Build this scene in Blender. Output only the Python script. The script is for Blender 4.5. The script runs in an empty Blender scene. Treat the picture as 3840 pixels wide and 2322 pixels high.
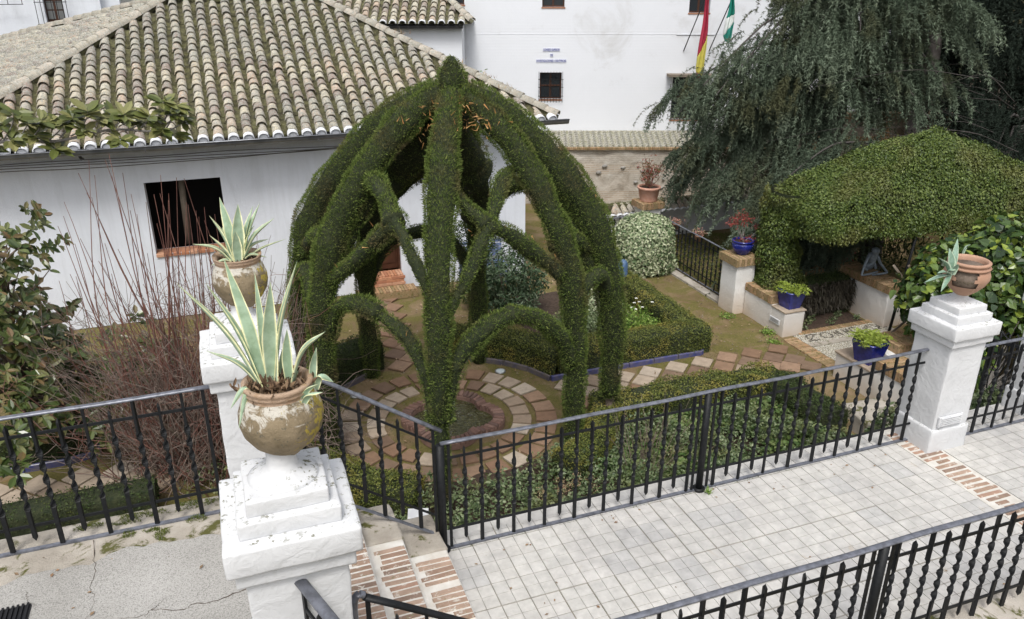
import bpy, bmesh, math, random
import numpy as np
from mathutils import Vector, Matrix, noise as mnoise

R = math.radians
scene = bpy.context.scene
COL = scene.collection
rng = np.random.default_rng(7)
random.seed(7)

# ------------------------------------------------------------------ camera, sky, sun, exposure
cam_data = bpy.data.cameras.new('camera')
cam = bpy.data.objects.new('camera', cam_data)
COL.objects.link(cam)
cam_data.sensor_width = 36.0
cam_data.lens = 28.0
cam_data.clip_start = 0.05
cam_data.clip_end = 600
cam.location = (0, 0, 4.2)
cam.rotation_euler = (R(90 - 22.8), 0, R(-20.2))
scene.camera = cam

SUN_EL, SUN_ROT = 58, 205
world = bpy.data.worlds.new('World')
scene.world = world
world.use_nodes = True
wn = world.node_tree
wn.nodes.clear()
w_out = wn.nodes.new('ShaderNodeOutputWorld')
w_bg = wn.nodes.new('ShaderNodeBackground')
w_sky = wn.nodes.new('ShaderNodeTexSky')
w_sky.sky_type = 'NISHITA'
w_sky.sun_disc = False
w_sky.sun_elevation = R(SUN_EL)
w_sky.sun_rotation = R(SUN_ROT)
w_sky.dust_density = 4.0
w_sky.air_density = 1.0
w_hsv = wn.nodes.new('ShaderNodeHueSaturation')
w_hsv.inputs['Saturation'].default_value = 0.28
w_bg.inputs['Strength'].default_value = 0.14
wn.links.new(w_sky.outputs[0], w_hsv.inputs['Color'])
wn.links.new(w_hsv.outputs[0], w_bg.inputs[0])
wn.links.new(w_bg.outputs[0], w_out.inputs[0])

sun_data = bpy.data.lights.new('sun', 'SUN')
sun_data.energy = 1.5
sun_data.angle = R(16)
sun_data.color = (1.0, 0.97, 0.92)
sun = bpy.data.objects.new('sun', sun_data)
COL.objects.link(sun)
sd = Vector((math.sin(R(SUN_ROT)) * math.cos(R(SUN_EL)), math.cos(R(SUN_ROT)) * math.cos(R(SUN_EL)), math.sin(R(SUN_EL))))
sun.rotation_euler = sd.to_track_quat('Z', 'Y').to_euler()

vs = scene.view_settings
vs.view_transform = 'Standard'
vs.look = 'None'
vs.gamma = 1.0
vs.use_curve_mapping = False
vs.exposure = 0.45

# ------------------------------------------------------------------ materials
def new_mat(name):
    m = bpy.data.materials.new(name)
    m.use_nodes = True
    nt = m.node_tree
    b = nt.nodes['Principled BSDF']
    return m, nt, b

def nd(nt, kind, **kw):
    n = nt.nodes.new(kind)
    for k, v in kw.items():
        n.inputs[k].default_value = v
    return n

def ramp(nt, stops, interp='LINEAR'):
    r = nt.nodes.new('ShaderNodeValToRGB')
    r.color_ramp.interpolation = interp
    el = r.color_ramp.elements
    while len(el) > 1:
        el.remove(el[-1])
    el[0].position = stops[0][0]
    el[0].color = (*stops[0][1], 1)
    for p, c in stops[1:]:
        e = el.new(p)
        e.color = (*c, 1)
    return r

def mixc(nt, fac, a, b, mode='MIX'):
    m = nt.nodes.new('ShaderNodeMix')
    m.data_type = 'RGBA'
    m.blend_type = mode
    for sock, v in ((0, fac), (6, a), (7, b)):
        if hasattr(v, 'is_output'):
            nt.links.new(v, m.inputs[sock])
        elif isinstance(v, (int, float)):
            m.inputs[sock].default_value = v
        else:
            m.inputs[sock].default_value = (*v, 1)
    return m.outputs[2]

def coords(nt, world_space=False):
    if world_space:
        return nt.nodes.new('ShaderNodeNewGeometry').outputs['Position']
    return nt.nodes.new('ShaderNodeTexCoord').outputs['Object']

def noise_tex(nt, scale, detail=4, rough=0.55, vec=None, dist=0.0):
    n = nd(nt, 'ShaderNodeTexNoise', Scale=scale, Detail=detail, Roughness=rough, Distortion=dist)
    if vec is not None:
        nt.links.new(vec, n.inputs['Vector'])
    return n.outputs['Fac']

def add_bump(nt, b, h, strength=0.3, dist=0.01):
    bp = nd(nt, 'ShaderNodeBump', Strength=strength, Distance=dist)
    nt.links.new(h, bp.inputs['Height'])
    nt.links.new(bp.outputs[0], b.inputs['Normal'])

def simple(name, c1, c2=None, scale=6, rough=0.7, metal=0.0, bump=0.0, bscale=None, spec=0.4, bdist=0.01, ws=True, lo=.35, hi=.65):
    m, nt, b = new_mat(name)
    b.inputs['Roughness'].default_value = rough
    b.inputs['Metallic'].default_value = metal
    b.inputs['Specular IOR Level'].default_value = spec
    v = coords(nt, ws)
    if c2 is None:
        b.inputs['Base Color'].default_value = (*c1, 1)
    else:
        f = noise_tex(nt, scale, 5, .6, v)
        r = ramp(nt, [(lo, c1), (hi, c2)])
        nt.links.new(f, r.inputs[0])
        nt.links.new(r.outputs[0], b.inputs['Base Color'])
    if bump:
        add_bump(nt, b, noise_tex(nt, bscale or scale * 4, 5, .65, v), bump, bdist)
    return m

def leafy(name, cols, patch=None, patch_scale=1.5, rough=0.6, trans=0.0, spec=0.3, patch_amt=(.5, .7), attr='rnd'):
    """foliage: every leaf takes its own tone (attribute rnd) plus patches of another colour through the plant"""
    m, nt, b = new_mat(name)
    a = nt.nodes.new('ShaderNodeAttribute')
    a.attribute_name = attr
    n = len(cols)
    r = ramp(nt, [(i / (n - 1), c) for i, c in enumerate(cols)])
    nt.links.new(a.outputs['Fac'], r.inputs[0])
    c = r.outputs[0]
    if patch is not None:
        f = noise_tex(nt, patch_scale, 3, .6, coords(nt, True))
        rr = ramp(nt, [(patch_amt[0], (0, 0, 0)), (patch_amt[1], (1, 1, 1))])
        nt.links.new(f, rr.inputs[0])
        c = mixc(nt, rr.outputs[0], c, patch)
    nt.links.new(c, b.inputs['Base Color'])
    b.inputs['Roughness'].default_value = rough
    b.inputs['Specular IOR Level'].default_value = spec
    if trans:
        t = nt.nodes.new('ShaderNodeBsdfTranslucent')
        nt.links.new(c, t.inputs[0])
        mx = nt.nodes.new('ShaderNodeMixShader')
        mx.inputs[0].default_value = trans
        nt.links.new(b.outputs[0], mx.inputs[1])
        nt.links.new(t.outputs[0], mx.inputs[2])
        nt.links.new(mx.outputs[0], nt.nodes['Material Output'].inputs[0])
    return m

M = {}
def plaster(name, c=(.80, .80, .80), dirt=(.55, .53, .48), bump=.35, bscale=9, foot=None, lumps=2.5, speck=.66, ledge=False):
    m, nt, b = new_mat(name)
    v = coords(nt, True)
    f = noise_tex(nt, 1.3, 6, .65, v)
    r = ramp(nt, [(.35, tuple(x * .93 for x in c)), (.6, c)])
    nt.links.new(f, r.inputs[0])
    f2 = noise_tex(nt, 34, 4, .7, v)
    r2 = ramp(nt, [(speck, (0, 0, 0)), (speck + .05, (1, 1, 1))])
    nt.links.new(f2, r2.inputs[0])
    sp = r2.outputs[0]
    if ledge:                                                   # lichen settles on the upward faces, in patches
        ge = nt.nodes.new('ShaderNodeNewGeometry')
        sx = nt.nodes.new('ShaderNodeSeparateXYZ'); nt.links.new(ge.outputs['True Normal'], sx.inputs[0])
        pn = noise_tex(nt, 5, 4, .6, v)
        pm = ramp(nt, [(.42, (.06, .06, .06)), (.58, (1, 1, 1))]); nt.links.new(pn, pm.inputs[0])
        mm_ = nt.nodes.new('ShaderNodeMath'); mm_.operation = 'MULTIPLY'; mm_.use_clamp = True
        up_ = nt.nodes.new('ShaderNodeMapRange'); up_.inputs['From Min'].default_value = .3; up_.inputs['From Max'].default_value = .8; up_.inputs['To Min'].default_value = .10
        nt.links.new(sx.outputs[2], up_.inputs[0])
        nt.links.new(up_.outputs[0], mm_.inputs[0]); nt.links.new(pm.outputs[0], mm_.inputs[1])
        m3 = nt.nodes.new('ShaderNodeMath'); m3.operation = 'MULTIPLY'
        nt.links.new(mm_.outputs[0], m3.inputs[0]); nt.links.new(r2.outputs[0], m3.inputs[1]); sp = m3.outputs[0]
    col = mixc(nt, sp, r.outputs[0], dirt)
    if name == 'white_lime_plaster':                            # rain streaks and old patching
        mpz = nt.nodes.new('ShaderNodeMapping'); mpz.inputs['Scale'].default_value = (3.2, 3.2, .35); nt.links.new(v, mpz.inputs[0])
        stn = noise_tex(nt, 1.6, 5, .65, mpz.outputs[0], .4)
        srr = ramp(nt, [(.34, (.92, .92, .915)), (.52, (1, 1, 1))]); nt.links.new(stn, srr.inputs[0])
        col = mixc(nt, 1.0, col, srr.outputs[0], 'MULTIPLY')
    if foot:                                                    # earth splashed on the lowest part of the wall
        sep = nt.nodes.new('ShaderNodeSeparateXYZ')
        nt.links.new(v, sep.inputs[0])
        mr = nt.nodes.new('ShaderNodeMapRange')
        mr.inputs['From Min'].default_value = foot[0]
        mr.inputs['From Max'].default_value = foot[1]
        mr.inputs['To Min'].default_value = 1
        mr.inputs['To Max'].default_value = 0
        nt.links.new(sep.outputs[2], mr.inputs[0])
        mu = nt.nodes.new('ShaderNodeMath'); mu.operation = 'MULTIPLY'
        nt.links.new(mr.outputs[0], mu.inputs[0]); nt.links.new(f, mu.inputs[1])
        col = mixc(nt, mu.outputs[0], col, foot[2])
    nt.links.new(col, b.inputs['Base Color'])
    b.inputs['Roughness'].default_value = .85
    b.inputs['Specular IOR Level'].default_value = .25
    h1 = noise_tex(nt, bscale, 6, .6, v, 1.5)
    h2 = noise_tex(nt, lumps, 3, .5, v)
    ad = nt.nodes.new('ShaderNodeMath'); ad.operation = 'ADD'
    nt.links.new(h1, ad.inputs[0]); nt.links.new(h2, ad.inputs[1])
    add_bump(nt, b, ad.outputs[0], bump, .03)
    return m

def brickwork(name, plaster_c=(.78, .78, .78), under=(.62, .58, .53)):
    """limewash over brick courses: fine relief of courses on a wall too far to tell the bricks apart"""
    m, nt, b = new_mat(name)
    v = coords(nt, False)
    mp = nt.nodes.new('ShaderNodeMapping')
    mp.inputs['Rotation'].default_value = (R(90), 0, 0)
    nt.links.new(v, mp.inputs[0])
    br = nt.nodes.new('ShaderNodeTexBrick')
    br.inputs['Scale'].default_value = 1.0
    br.inputs['Brick Width'].default_value = .28
    br.inputs['Row Height'].default_value = .075
    br.inputs['Mortar Size'].default_value = .012
    br.inputs['Mortar Smooth'].default_value = .6
    nt.links.new(mp.outputs[0], br.inputs[0])
    f = noise_tex(nt, .7, 6, .7, v, .6)
    r = ramp(nt, [(.30, plaster_c), (.56, tuple(x * .97 for x in plaster_c)), (.68, tuple(.5 * (x + y) for x, y in zip(plaster_c, under))), (.8, under)])
    nt.links.new(f, r.inputs[0])
    nt.links.new(r.outputs[0], b.inputs['Base Color'])
    b.inputs['Roughness'].default_value = .9
    b.inputs['Specular IOR Level'].default_value = .2
    n2 = noise_tex(nt, 12, 5, .6, v)
    h = mixc(nt, .6, br.outputs['Fac'], n2)
    add_bump(nt, b, h, .14, .015)
    return m

M['wall'] = plaster('white_lime_plaster', (.71, .74, .80), (.5, .5, .5), .22, 14, speck=.74)
M['pillar'] = plaster('whitewashed_masonry', (.63, .638, .65), (.17, .17, .12), .30, 10, lumps=4, speck=.56, ledge=True)
M['pillar_foot'] = plaster('white_wall_earth_splashed', (.73, .725, .71), (.6, .56, .5), .3, 9, foot=(-1.5, -1.0, (.42, .27, .13)), speck=.75)
M['farwall'] = brickwork('limewashed_brickwork', (.74, .76, .80), (.52, .52, .52))
M['concrete'] = None
M['iron'] = simple('black_painted_iron', (.007, .008, .009), (.013, .014, .016), 30, .5, 0, .15, 60, .25)
M['iron_sheen'] = simple('sheen_grey_black_handrail', (.18, .19, .225), (.08, .085, .10), 22, .36, 0.3, .1, 60, .6, lo=.4, hi=.7)  # pale blue-grey sheen on the rails is put into the base colour
M['dark'] = simple('dark_interior', (.012, .010, .009))
M['wood'] = simple('brown_door_wood', (.045, .018, .010), (.075, .03, .016), 8, .45, 0, .2, 30)
M['woodgrey'] = simple('weathered_timber', (.16, .13, .10), (.24, .20, .16), 5, .8, 0, .3, 20)
M['glass'] = simple('dark_window_glass', (.03, .035, .04), None, rough=.08, spec=.8)
M['gutter'] = simple('zinc_gutter', (.16, .17, .19), (.26, .27, .29), 5, .32, .7, .05, 20)
M['black'] = simple('black_paint', (.012, .012, .014), (.02, .02, .02), 8, .5)
M['cable'] = simple('grey_cable', (.12, .11, .10), rough=.6)
M['water'] = None
M['bark'] = simple('grey_brown_bark', (.10, .075, .055), (.19, .15, .12), 14, .9, 0, .7, 40)
M['cedar_bark'] = simple('dark_cedar_bark', (.035, .03, .027), (.10, .09, .085), 4, .9, 0, .5, 40)
M['branch'] = simple('grey_bark', (.17, .16, .15), (.27, .25, .23), 10, .85, 0, .4, 40)
M['twig_red'] = simple('red_brown_twig', (.14, .055, .045), (.25, .13, .10), 3, .55, spec=.3)
M['twig_brown'] = simple('dull_brown_twig', (.13, .095, .08), (.27, .215, .18), 3, .7, spec=.3)
M['soil'] = simple('dark_soil', (.035, .022, .015), (.075, .05, .035), 22, .95, 0, .9, 60)
M['kerb_blue'] = simple('blue_glazed_kerb', (.05, .06, .20), (.13, .12, .16), 9, .3, 0, .15, 30, .5)
M['kerb_dull'] = simple('weathered_blue_kerb', (.08, .075, .11), (.14, .12, .11), 9, .5, 0, .15, 30, .4)
M['blue_glaze'] = simple('cobalt_glaze', (.010, .016, .13), (.018, .028, .24), 10, .14, 0, .12, 20, .7)
M['blue_post'] = simple('grey_blue_paint', (.055, .11, .21), (.09, .15, .26), 14, .55, 0, .35, 25)
M['statue'] = simple('bluish_bronze', (.20, .25, .30), (.34, .40, .46), 16, .5, .25, .5, 30)
M['flower_white'] = simple('white_petal', (.8, .8, .75))
M['rust'] = simple('rust_red', (.25, .03, .02), (.35, .08, .04), 8, .8)
M['lamp_glass'] = simple('frosted_ground_light', (.42, .48, .50), (.55, .6, .62), 8, .3)
M['steel'] = simple('brushed_steel', (.35, .36, .36), (.5, .5, .5), 8, .35, .8)
M['grey_plate'] = simple('grey_white_plate', (.55, .56, .58), (.66, .67, .68), 8, .5)
M['sign'] = simple('glazed_white_tile', (.62, .64, .72), None, rough=.3)
M['letter_blue'] = simple('blue_letter_glaze', (.08, .09, .30), None, rough=.3)
M['sill'] = simple('terracotta_sill', (.30, .13, .07), (.42, .22, .14), 5, .8, 0, .3, 25)
M['curtain'] = simple('net_curtain', (.16, .165, .165), None, rough=.9)
M['rubber'] = simple('black_rubber_mat', (.010, .010, .012), None, rough=.6)

def m_concrete():
    m, nt, b = new_mat('pitted_pale_concrete')
    v = coords(nt, True)
    big = noise_tex(nt, .9, 5, .6, v)
    r = ramp(nt, [(.3, (.29, .28, .26)), (.5, (.355, .345, .325)), (.7, (.42, .41, .39))])
    nt.links.new(big, r.inputs[0])
    fine = noise_tex(nt, 130, 3, .7, v)
    r2 = ramp(nt, [(.33, (.45, .45, .44)), (.5, (1, 1, 1)), (.7, (1.15, 1.15, 1.15))])
    nt.links.new(fine, r2.inputs[0])
    c = mixc(nt, 1.0, r.outputs[0], r2.outputs[0], 'MULTIPLY')
    nt.links.new(c, b.inputs['Base Color'])
    b.inputs['Roughness'].default_value = .9
    add_bump(nt, b, fine, .6, .006)
    return m
M['concrete'] = m_concrete()

def m_mortar():
    m, nt, b = new_mat('mossy_tan_mortar')
    v = coords(nt, True)
    big = noise_tex(nt, 3.2, 5, .6, v)
    r = ramp(nt, [(.3, (.27, .24, .20)), (.5, (.38, .345, .295)), (.65, (.47, .43, .38))])
    nt.links.new(big, r.inputs[0])
    mo = noise_tex(nt, 4.5, 6, .7, v, .5)
    r2 = ramp(nt, [(.55, (0, 0, 0)), (.62, (1, 1, 1))])
    nt.links.new(mo, r2.inputs[0])
    c = mixc(nt, r2.outputs[0], r.outputs[0], (.085, .085, .02))
    fine = noise_tex(nt, 70, 3, .7, v)
    nt.links.new(c, b.inputs['Base Color'])
    b.inputs['Roughness'].default_value = .95
    add_bump(nt, b, fine, .8, .01)
    return m
M['mortar'] = m_mortar()

def m_ground():
    m, nt, b = new_mat('earth_with_moss')
    v = coords(nt, True)
    a = noise_tex(nt, 1.1, 6, .65, v)
    r = ramp(nt, [(.3, (.14, .095, .052)), (.5, (.21, .15, .085)), (.7, (.28, .205, .13))])
    nt.links.new(a, r.inputs[0])
    mo = noise_tex(nt, 1.9, 8, .72, v, .8)
    r2 = ramp(nt, [(.42, (0, 0, 0)), (.56, (1, 1, 1))])
    nt.links.new(mo, r2.inputs[0])
    g = noise_tex(nt, 25, 4, .7, v)
    rg = ramp(nt, [(.3, (.085, .085, .020)), (.7, (.16, .155, .035))])
    nt.links.new(g, rg.inputs[0])
    mf = nt.nodes.new('ShaderNodeMath'); mf.operation = 'MULTIPLY'; mf.inputs[1].default_value = .75
    nt.links.new(r2.outputs[0], mf.inputs[0])
    c = mixc(nt, mf.outputs[0], r.outputs[0], rg.outputs[0])
    nt.links.new(c, b.inputs['Base Color'])
    b.inputs['Roughness'].default_value = .95
    b.inputs['Specular IOR Level'].default_value = .2
    fine = noise_tex(nt, 45, 5, .75, v)
    add_bump(nt, b, fine, .8, .02)
    return m
M['ground'] = m_ground()

def piece_mat(name, cols, lichen=None, lich_amt=(.52, .6), rough=.85, bump=.4, use_attr=False, bscale=50, lscale=22):
    """tile / brick / slab: each piece takes its own tone from the object's random number (or the rnd attribute when joined)"""
    m, nt, b = new_mat(name)
    if use_attr:
        a = nt.nodes.new('ShaderNodeAttribute'); a.attribute_name = 'rnd'
        f = a.outputs['Fac']
    else:
        f = nt.nodes.new('ShaderNodeObjectInfo').outputs['Random']
    r = ramp(nt, [(i / len(cols), c) for i, c in enumerate(cols)], 'CONSTANT')
    nt.links.new(f, r.inputs[0])
    v = coords(nt, True)
    n1 = noise_tex(nt, 9, 5, .65, v)
    rr = ramp(nt, [(.3, (.82, .82, .82)), (.7, (1.15, 1.15, 1.15))])
    nt.links.new(n1, rr.inputs[0])
    c = mixc(nt, 1.0, r.outputs[0], rr.outputs[0], 'MULTIPLY')
    if lichen:
        for k, lc in enumerate(lichen):
            n2 = noise_tex(nt, lscale * (1 + .6 * k), 6, .75, v, .4 + k)
            r2 = ramp(nt, [(lich_amt[0] + .02 * k, (0, 0, 0)), (lich_amt[1] + .02 * k, (1, 1, 1))])
            nt.links.new(n2, r2.inputs[0])
            c = mixc(nt, r2.outputs[0], c, lc)
    nt.links.new(c, b.inputs['Base Color'])
    b.inputs['Roughness'].default_value = rough
    b.inputs['Specular IOR Level'].default_value = .25
    if name == 'pale_grey_terrace_tile':
        st_ = noise_tex(nt, .8, 6, .7, v, .6)
        sr = ramp(nt, [(.32, (.86, .86, .87)), (.5, (1, 1, 1)), (.72, (1.04, 1.035, 1.02))]); nt.links.new(st_, sr.inputs[0])
        c = mixc(nt, 1.0, c, sr.outputs[0], 'MULTIPLY')
        sp_ = noise_tex(nt, 1.7, 4, .6, v, 1.4)
        s2 = ramp(nt, [(.68, (0, 0, 0)), (.76, (.5, .5, .5))]); nt.links.new(sp_, s2.inputs[0])
        c = mixc(nt, s2.outputs[0], c, (.40, .31, .20))
        nt.links.new(c, b.inputs['Base Color'])
    add_bump(nt, b, noise_tex(nt, bscale, 5, .7, v), bump, .006)
    return m

TILE_C = [(0.512, 0.434, 0.316), (0.54, 0.469, 0.351), (0.428, 0.343, 0.26), (0.498, 0.364, 0.267), (0.526, 0.462, 0.358), (0.456, 0.406, 0.33), (0.26, 0.193, 0.159), (0.54, 0.483, 0.365), (0.428, 0.378, 0.309), (0.239, 0.186, 0.159), (0.505, 0.392, 0.295), (0.554, 0.504, 0.393), (0.288, 0.21, 0.176)]
LICH = [(.25, .25, .215), (.47, .475, .44), (.12, .115, .095)]
M['tile'] = piece_mat('lichened_clay_tile', TILE_C, LICH, (.49, .585), .9, .6)
M['tile_far'] = piece_mat('lichened_clay_tile_far', TILE_C, LICH, (.45, .56), .9, .6, True)
M['tile_white'] = simple('whitewashed_tile_end', (.62, .64, .68), (.74, .75, .77), 12, .8, 0, .2, 40)
M['roof_bed'] = simple('mossy_roof_bed', (.05, .045, .028), (.15, .145, .07), 9, .95, 0, .9, 30, bdist=.03)
M['hip'] = piece_mat('lichened_hip_tile', [(.40, .36, .29), (.46, .40, .33), (.36, .32, .26)], LICH[:2], (.48, .6), .9, .6)
M['paver'] = piece_mat('clay_paver', [(.20, .125, .080), (.235, .150, .098), (.175, .115, .080), (.26, .18, .125), (.22, .135, .088), (.28, .185, .125), (.19, .13, .09)], [(.11, .095, .05)], (.58, .72), .8, .3)
M['paver_pale'] = piece_mat('pale_clay_paver', [(.38, .31, .24), (.42, .355, .285), (.35, .28, .215), (.30, .23, .17)], [(.18, .15, .10)], (.58, .72), .8, .3)
M['brick'] = piece_mat('worn_brick', [(.34, .235, .175), (.29, .195, .145), (.39, .28, .215), (.25, .175, .135), (.36, .23, .17)], [(.60, .56, .50), (.25, .21, .13)], (.56, .62), .9, .6, lscale=14)
M['brick_new'] = piece_mat('orange_brick', [(.42, .19, .105), (.48, .24, .14), (.38, .17, .10), (.50, .28, .18)], None, rough=.85)
M['brick_moss'] = piece_mat('mossy_tan_brick', [(.36, .22, .12), (.30, .19, .11), (.40, .27, .16), (.27, .19, .10)], [(.12, .11, .03), (.30, .27, .17)], (.52, .62), .9, .5)
M['brick_fount'] = piece_mat('dull_red_brick', [(.17, .10, .08), (.21, .125, .10), (.15, .095, .08), (.24, .15, .12)], [(.10, .09, .05)], (.6, .7), .75, .5)
M['slab'] = piece_mat('pale_grey_terrace_tile', [(.515, .50, .475), (.50, .488, .465), (.525, .512, .488), (.50, .487, .465), (.515, .50, .478), (.505, .49, .468), (.46, .452, .44)], [(.44, .42, .38)], (.66, .76), .55, .12, bscale=90, lscale=5)
M['joint'] = simple('dirty_joint', (.16, .15, .12), (.27, .25, .21), 5, .95)
M['terracotta'] = simple('terracotta', (.37, .215, .145), (.44, .275, .195), 7, .8, 0, .2, 50)
M['terracotta_pink'] = simple('pale_terracotta', (.52, .27, .19), (.58, .35, .27), 9, .85, 0, .2, 50)

def m_urn():
    m, nt, b = new_mat('lichen_covered_urn')
    v = coords(nt, False)
    a = noise_tex(nt, 9, 5, .6, v)
    r = ramp(nt, [(.35, (.15, .115, .065)), (.6, (.26, .205, .13))])
    nt.links.new(a, r.inputs[0])
    sep = nt.nodes.new('ShaderNodeSeparateXYZ'); nt.links.new(v, sep.inputs[0])
    # limewash crust round the shoulder, yellow lichen on one flank
    n = noise_tex(nt, 13, 6, .72, v, .7)
    mr = nt.nodes.new('ShaderNodeMapRange')
    mr.inputs['From Min'].default_value = .12; mr.inputs['From Max'].default_value = .26
    mr.inputs['To Min'].default_value = -.30; mr.inputs['To Max'].default_value = .09
    nt.links.new(sep.outputs[2], mr.inputs[0])
    ad = nt.nodes.new('ShaderNodeMath'); ad.operation = 'ADD'
    nt.links.new(n, ad.inputs[0]); nt.links.new(mr.outputs[0], ad.inputs[1])
    r2 = ramp(nt, [(.48, (0, 0, 0)), (.56, (1, 1, 1))])
    nt.links.new(ad.outputs[0], r2.inputs[0])
    c = mixc(nt, r2.outputs[0], r.outputs[0], (.55, .52, .46))
    y = noise_tex(nt, 16, 6, .75, v, 1.)
    mr2 = nt.nodes.new('ShaderNodeMapRange')
    mr2.inputs['From Min'].default_value = -.1; mr2.inputs['From Max'].default_value = .17
    mr2.inputs['To Min'].default_value = -.2; mr2.inputs['To Max'].default_value = .11
    nt.links.new(sep.outputs[0], mr2.inputs[0])
    ad2 = nt.nodes.new('ShaderNodeMath'); ad2.operation = 'ADD'
    nt.links.new(y, ad2.inputs[0]); nt.links.new(mr2.outputs[0], ad2.inputs[1])
    r3 = ramp(nt, [(.56, (0, 0, 0)), (.61, (1, 1, 1))])
    nt.links.new(ad2.outputs[0], r3.inputs[0])
    c = mixc(nt, r3.outputs[0], c, (.40, .31, .05))
    k = noise_tex(nt, 40, 5, .7, v)
    r4 = ramp(nt, [(.60, (0, 0, 0)), (.65, (1, 1, 1))])
    nt.links.new(k, r4.inputs[0])
    c = mixc(nt, r4.outputs[0], c, (.12, .11, .08))
    gt_ = nt.nodes.new('ShaderNodeMath'); gt_.operation = 'GREATER_THAN'; gt_.inputs[1].default_value = .284
    nt.links.new(sep.outputs[2], gt_.inputs[0])
    gm_ = nt.nodes.new('ShaderNodeMath'); gm_.operation = 'MULTIPLY'; gm_.inputs[1].default_value = .85
    nt.links.new(gt_.outputs[0], gm_.inputs[0])
    c = mixc(nt, gm_.outputs[0], c, (.36, .235, .15))
    nt.links.new(c, b.inputs['Base Color'])
    b.inputs['Roughness'].default_value = .9
    add_bump(nt, b, noise_tex(nt, 45, 6, .7, v), .9, .010)
    return m
M['urn'] = m_urn()

def m_water():
    m, nt, b = new_mat('rippled_pool_water')
    b.inputs['Base Color'].default_value = (.075, .075, .022, 1)
    b.inputs['Roughness'].default_value = .04
    b.inputs['Specular IOR Level'].default_value = .9
    v = coords(nt, True)
    add_bump(nt, b, noise_tex(nt, 13, 3, .5, v, 1.5), 1.0, .12)
    return m
M['water'] = m_water()

def m_agave(name, mid, pale, edge):
    m, nt, b = new_mat(name)
    a = nt.nodes.new('ShaderNodeAttribute'); a.attribute_name = 'rnd'      # 0 mid-rib .. 1 margin
    r = ramp(nt, [(0, mid), (.66, mid), (.78, pale), (.86, edge), (1, edge)])
    nt.links.new(a.outputs['Fac'], r.inputs[0])
    n = noise_tex(nt, 22, 3, .6, coords(nt, True))
    rr = ramp(nt, [(.4, (.85, .88, .85)), (.65, (1.15, 1.15, 1.2))])
    nt.links.new(n, rr.inputs[0])
    c = mixc(nt, 1.0, r.outputs[0], rr.outputs[0], 'MULTIPLY')
    nt.links.new(c, b.inputs['Base Color'])
    b.inputs['Roughness'].default_value = .5
    b.inputs['Specular IOR Level'].default_value = .35
    return m
M['agave'] = m_agave('variegated_agave', (.33, .44, .31), (.46, .53, .38), (.62, .60, .34))
M['agave_grey'] = m_agave('grey_agave', (.22, .33, .25), (.26, .36, .27), (.38, .45, .33))

M['cypress'] = leafy('clipped_cypress', [(.044, .076, .018), (.082, .122, .027), (.124, .168, .038), (.18, .215, .06)], (.125, .100, .050), 2.3, .75, 0, .15, (.52, .70))
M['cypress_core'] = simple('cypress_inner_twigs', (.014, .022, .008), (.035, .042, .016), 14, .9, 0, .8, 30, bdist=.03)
M['cypress_dead'] = leafy('dead_orange_sprays', [(.34, .17, .05), (.42, .25, .10)])
M['box'] = leafy('box_hedge', [(.038, .056, .010), (.078, .10, .018), (.13, .15, .030), (.21, .21, .05)], (.22, .19, .04), 2.6, .55, 0, .35, (.50, .66))
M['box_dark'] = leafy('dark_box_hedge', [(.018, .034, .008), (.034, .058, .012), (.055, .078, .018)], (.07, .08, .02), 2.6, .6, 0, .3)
M['vine'] = leafy('small_leaved_vine', [(.028, .050, .009), (.058, .092, .016), (.090, .128, .024), (.14, .18, .042)], (.11, .115, .03), 1.2, .5, 0, .4)
M['ivy_var'] = leafy('variegated_ivy', [(.06, .10, .035), (.13, .19, .09), (.38, .42, .25), (.50, .52, .36), (.20, .26, .13)], None, 1, .5, 0, .3)
M['cover'] = leafy('ground_ivy', [(.038, .068, .022), (.075, .115, .042), (.13, .175, .078), (.23, .27, .15)], (.17, .17, .06), 1.6, .45, .1, .45)
M['bright'] = leafy('bright_green_leaves', [(.06, .14, .015), (.12, .22, .03), (.22, .32, .06), (.30, .38, .12)], None, 1, .5, .15, .35)
M['clover'] = leafy('clover_green', [(.04, .08, .018), (.07, .125, .03), (.12, .17, .05), (.17, .21, .08)], (.13, .13, .06), 1.5, .6, .1, .3)
M['bigleaf'] = leafy('glossy_heart_leaves', [(.014, .036, .009), (.030, .062, .014), (.055, .10, .022), (.10, .155, .035), (.24, .30, .04)], None, 1, .32, .08, .5)
M['magnolia'] = leafy('magnolia_leaves', [(.028, .050, .012), (.055, .085, .020), (.10, .13, .04), (.15, .16, .06), (.15, .09, .04)], None, 1, .28, .05, .55)
M['magnolia_olive'] = leafy('olive_magnolia_leaves', [(.06, .08, .02), (.11, .13, .035), (.17, .18, .06), (.25, .24, .10)], None, 1, .3, .1, .5)
M['cedar'] = leafy('weeping_cedar_needles', [(.024, .036, .023), (.062, .086, .056), (.130, .168, .115), (.21, .255, .185)], (.075, .080, .040), .9, .7, 0, .2, (.5, .65))
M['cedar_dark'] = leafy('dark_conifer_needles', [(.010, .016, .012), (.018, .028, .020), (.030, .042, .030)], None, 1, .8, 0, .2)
M['silver'] = leafy('silvery_shrub_leaves', [(.022, .045, .018), (.04, .075, .032), (.08, .125, .06), (.17, .22, .14)], None, 1, .5, .1, .4)
M['red_leaf'] = leafy('red_leaves', [(.14, .02, .02), (.22, .04, .035), (.30, .08, .06)], None, 1, .5, .1, .3)
M['pink_leaf'] = leafy('pink_succulent', [(.32, .14, .12), (.42, .22, .18), (.30, .30, .16)], None, 1, .5, 0, .3)
M['fern'] = leafy('yellow_green_fern', [(.12, .17, .02), (.20, .26, .035), (.27, .32, .07)], None, 1, .5, .1, .3)
M['dry'] = leafy('dry_flower_heads', [(.30, .20, .10), (.42, .32, .20), (.26, .13, .08)])
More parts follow.
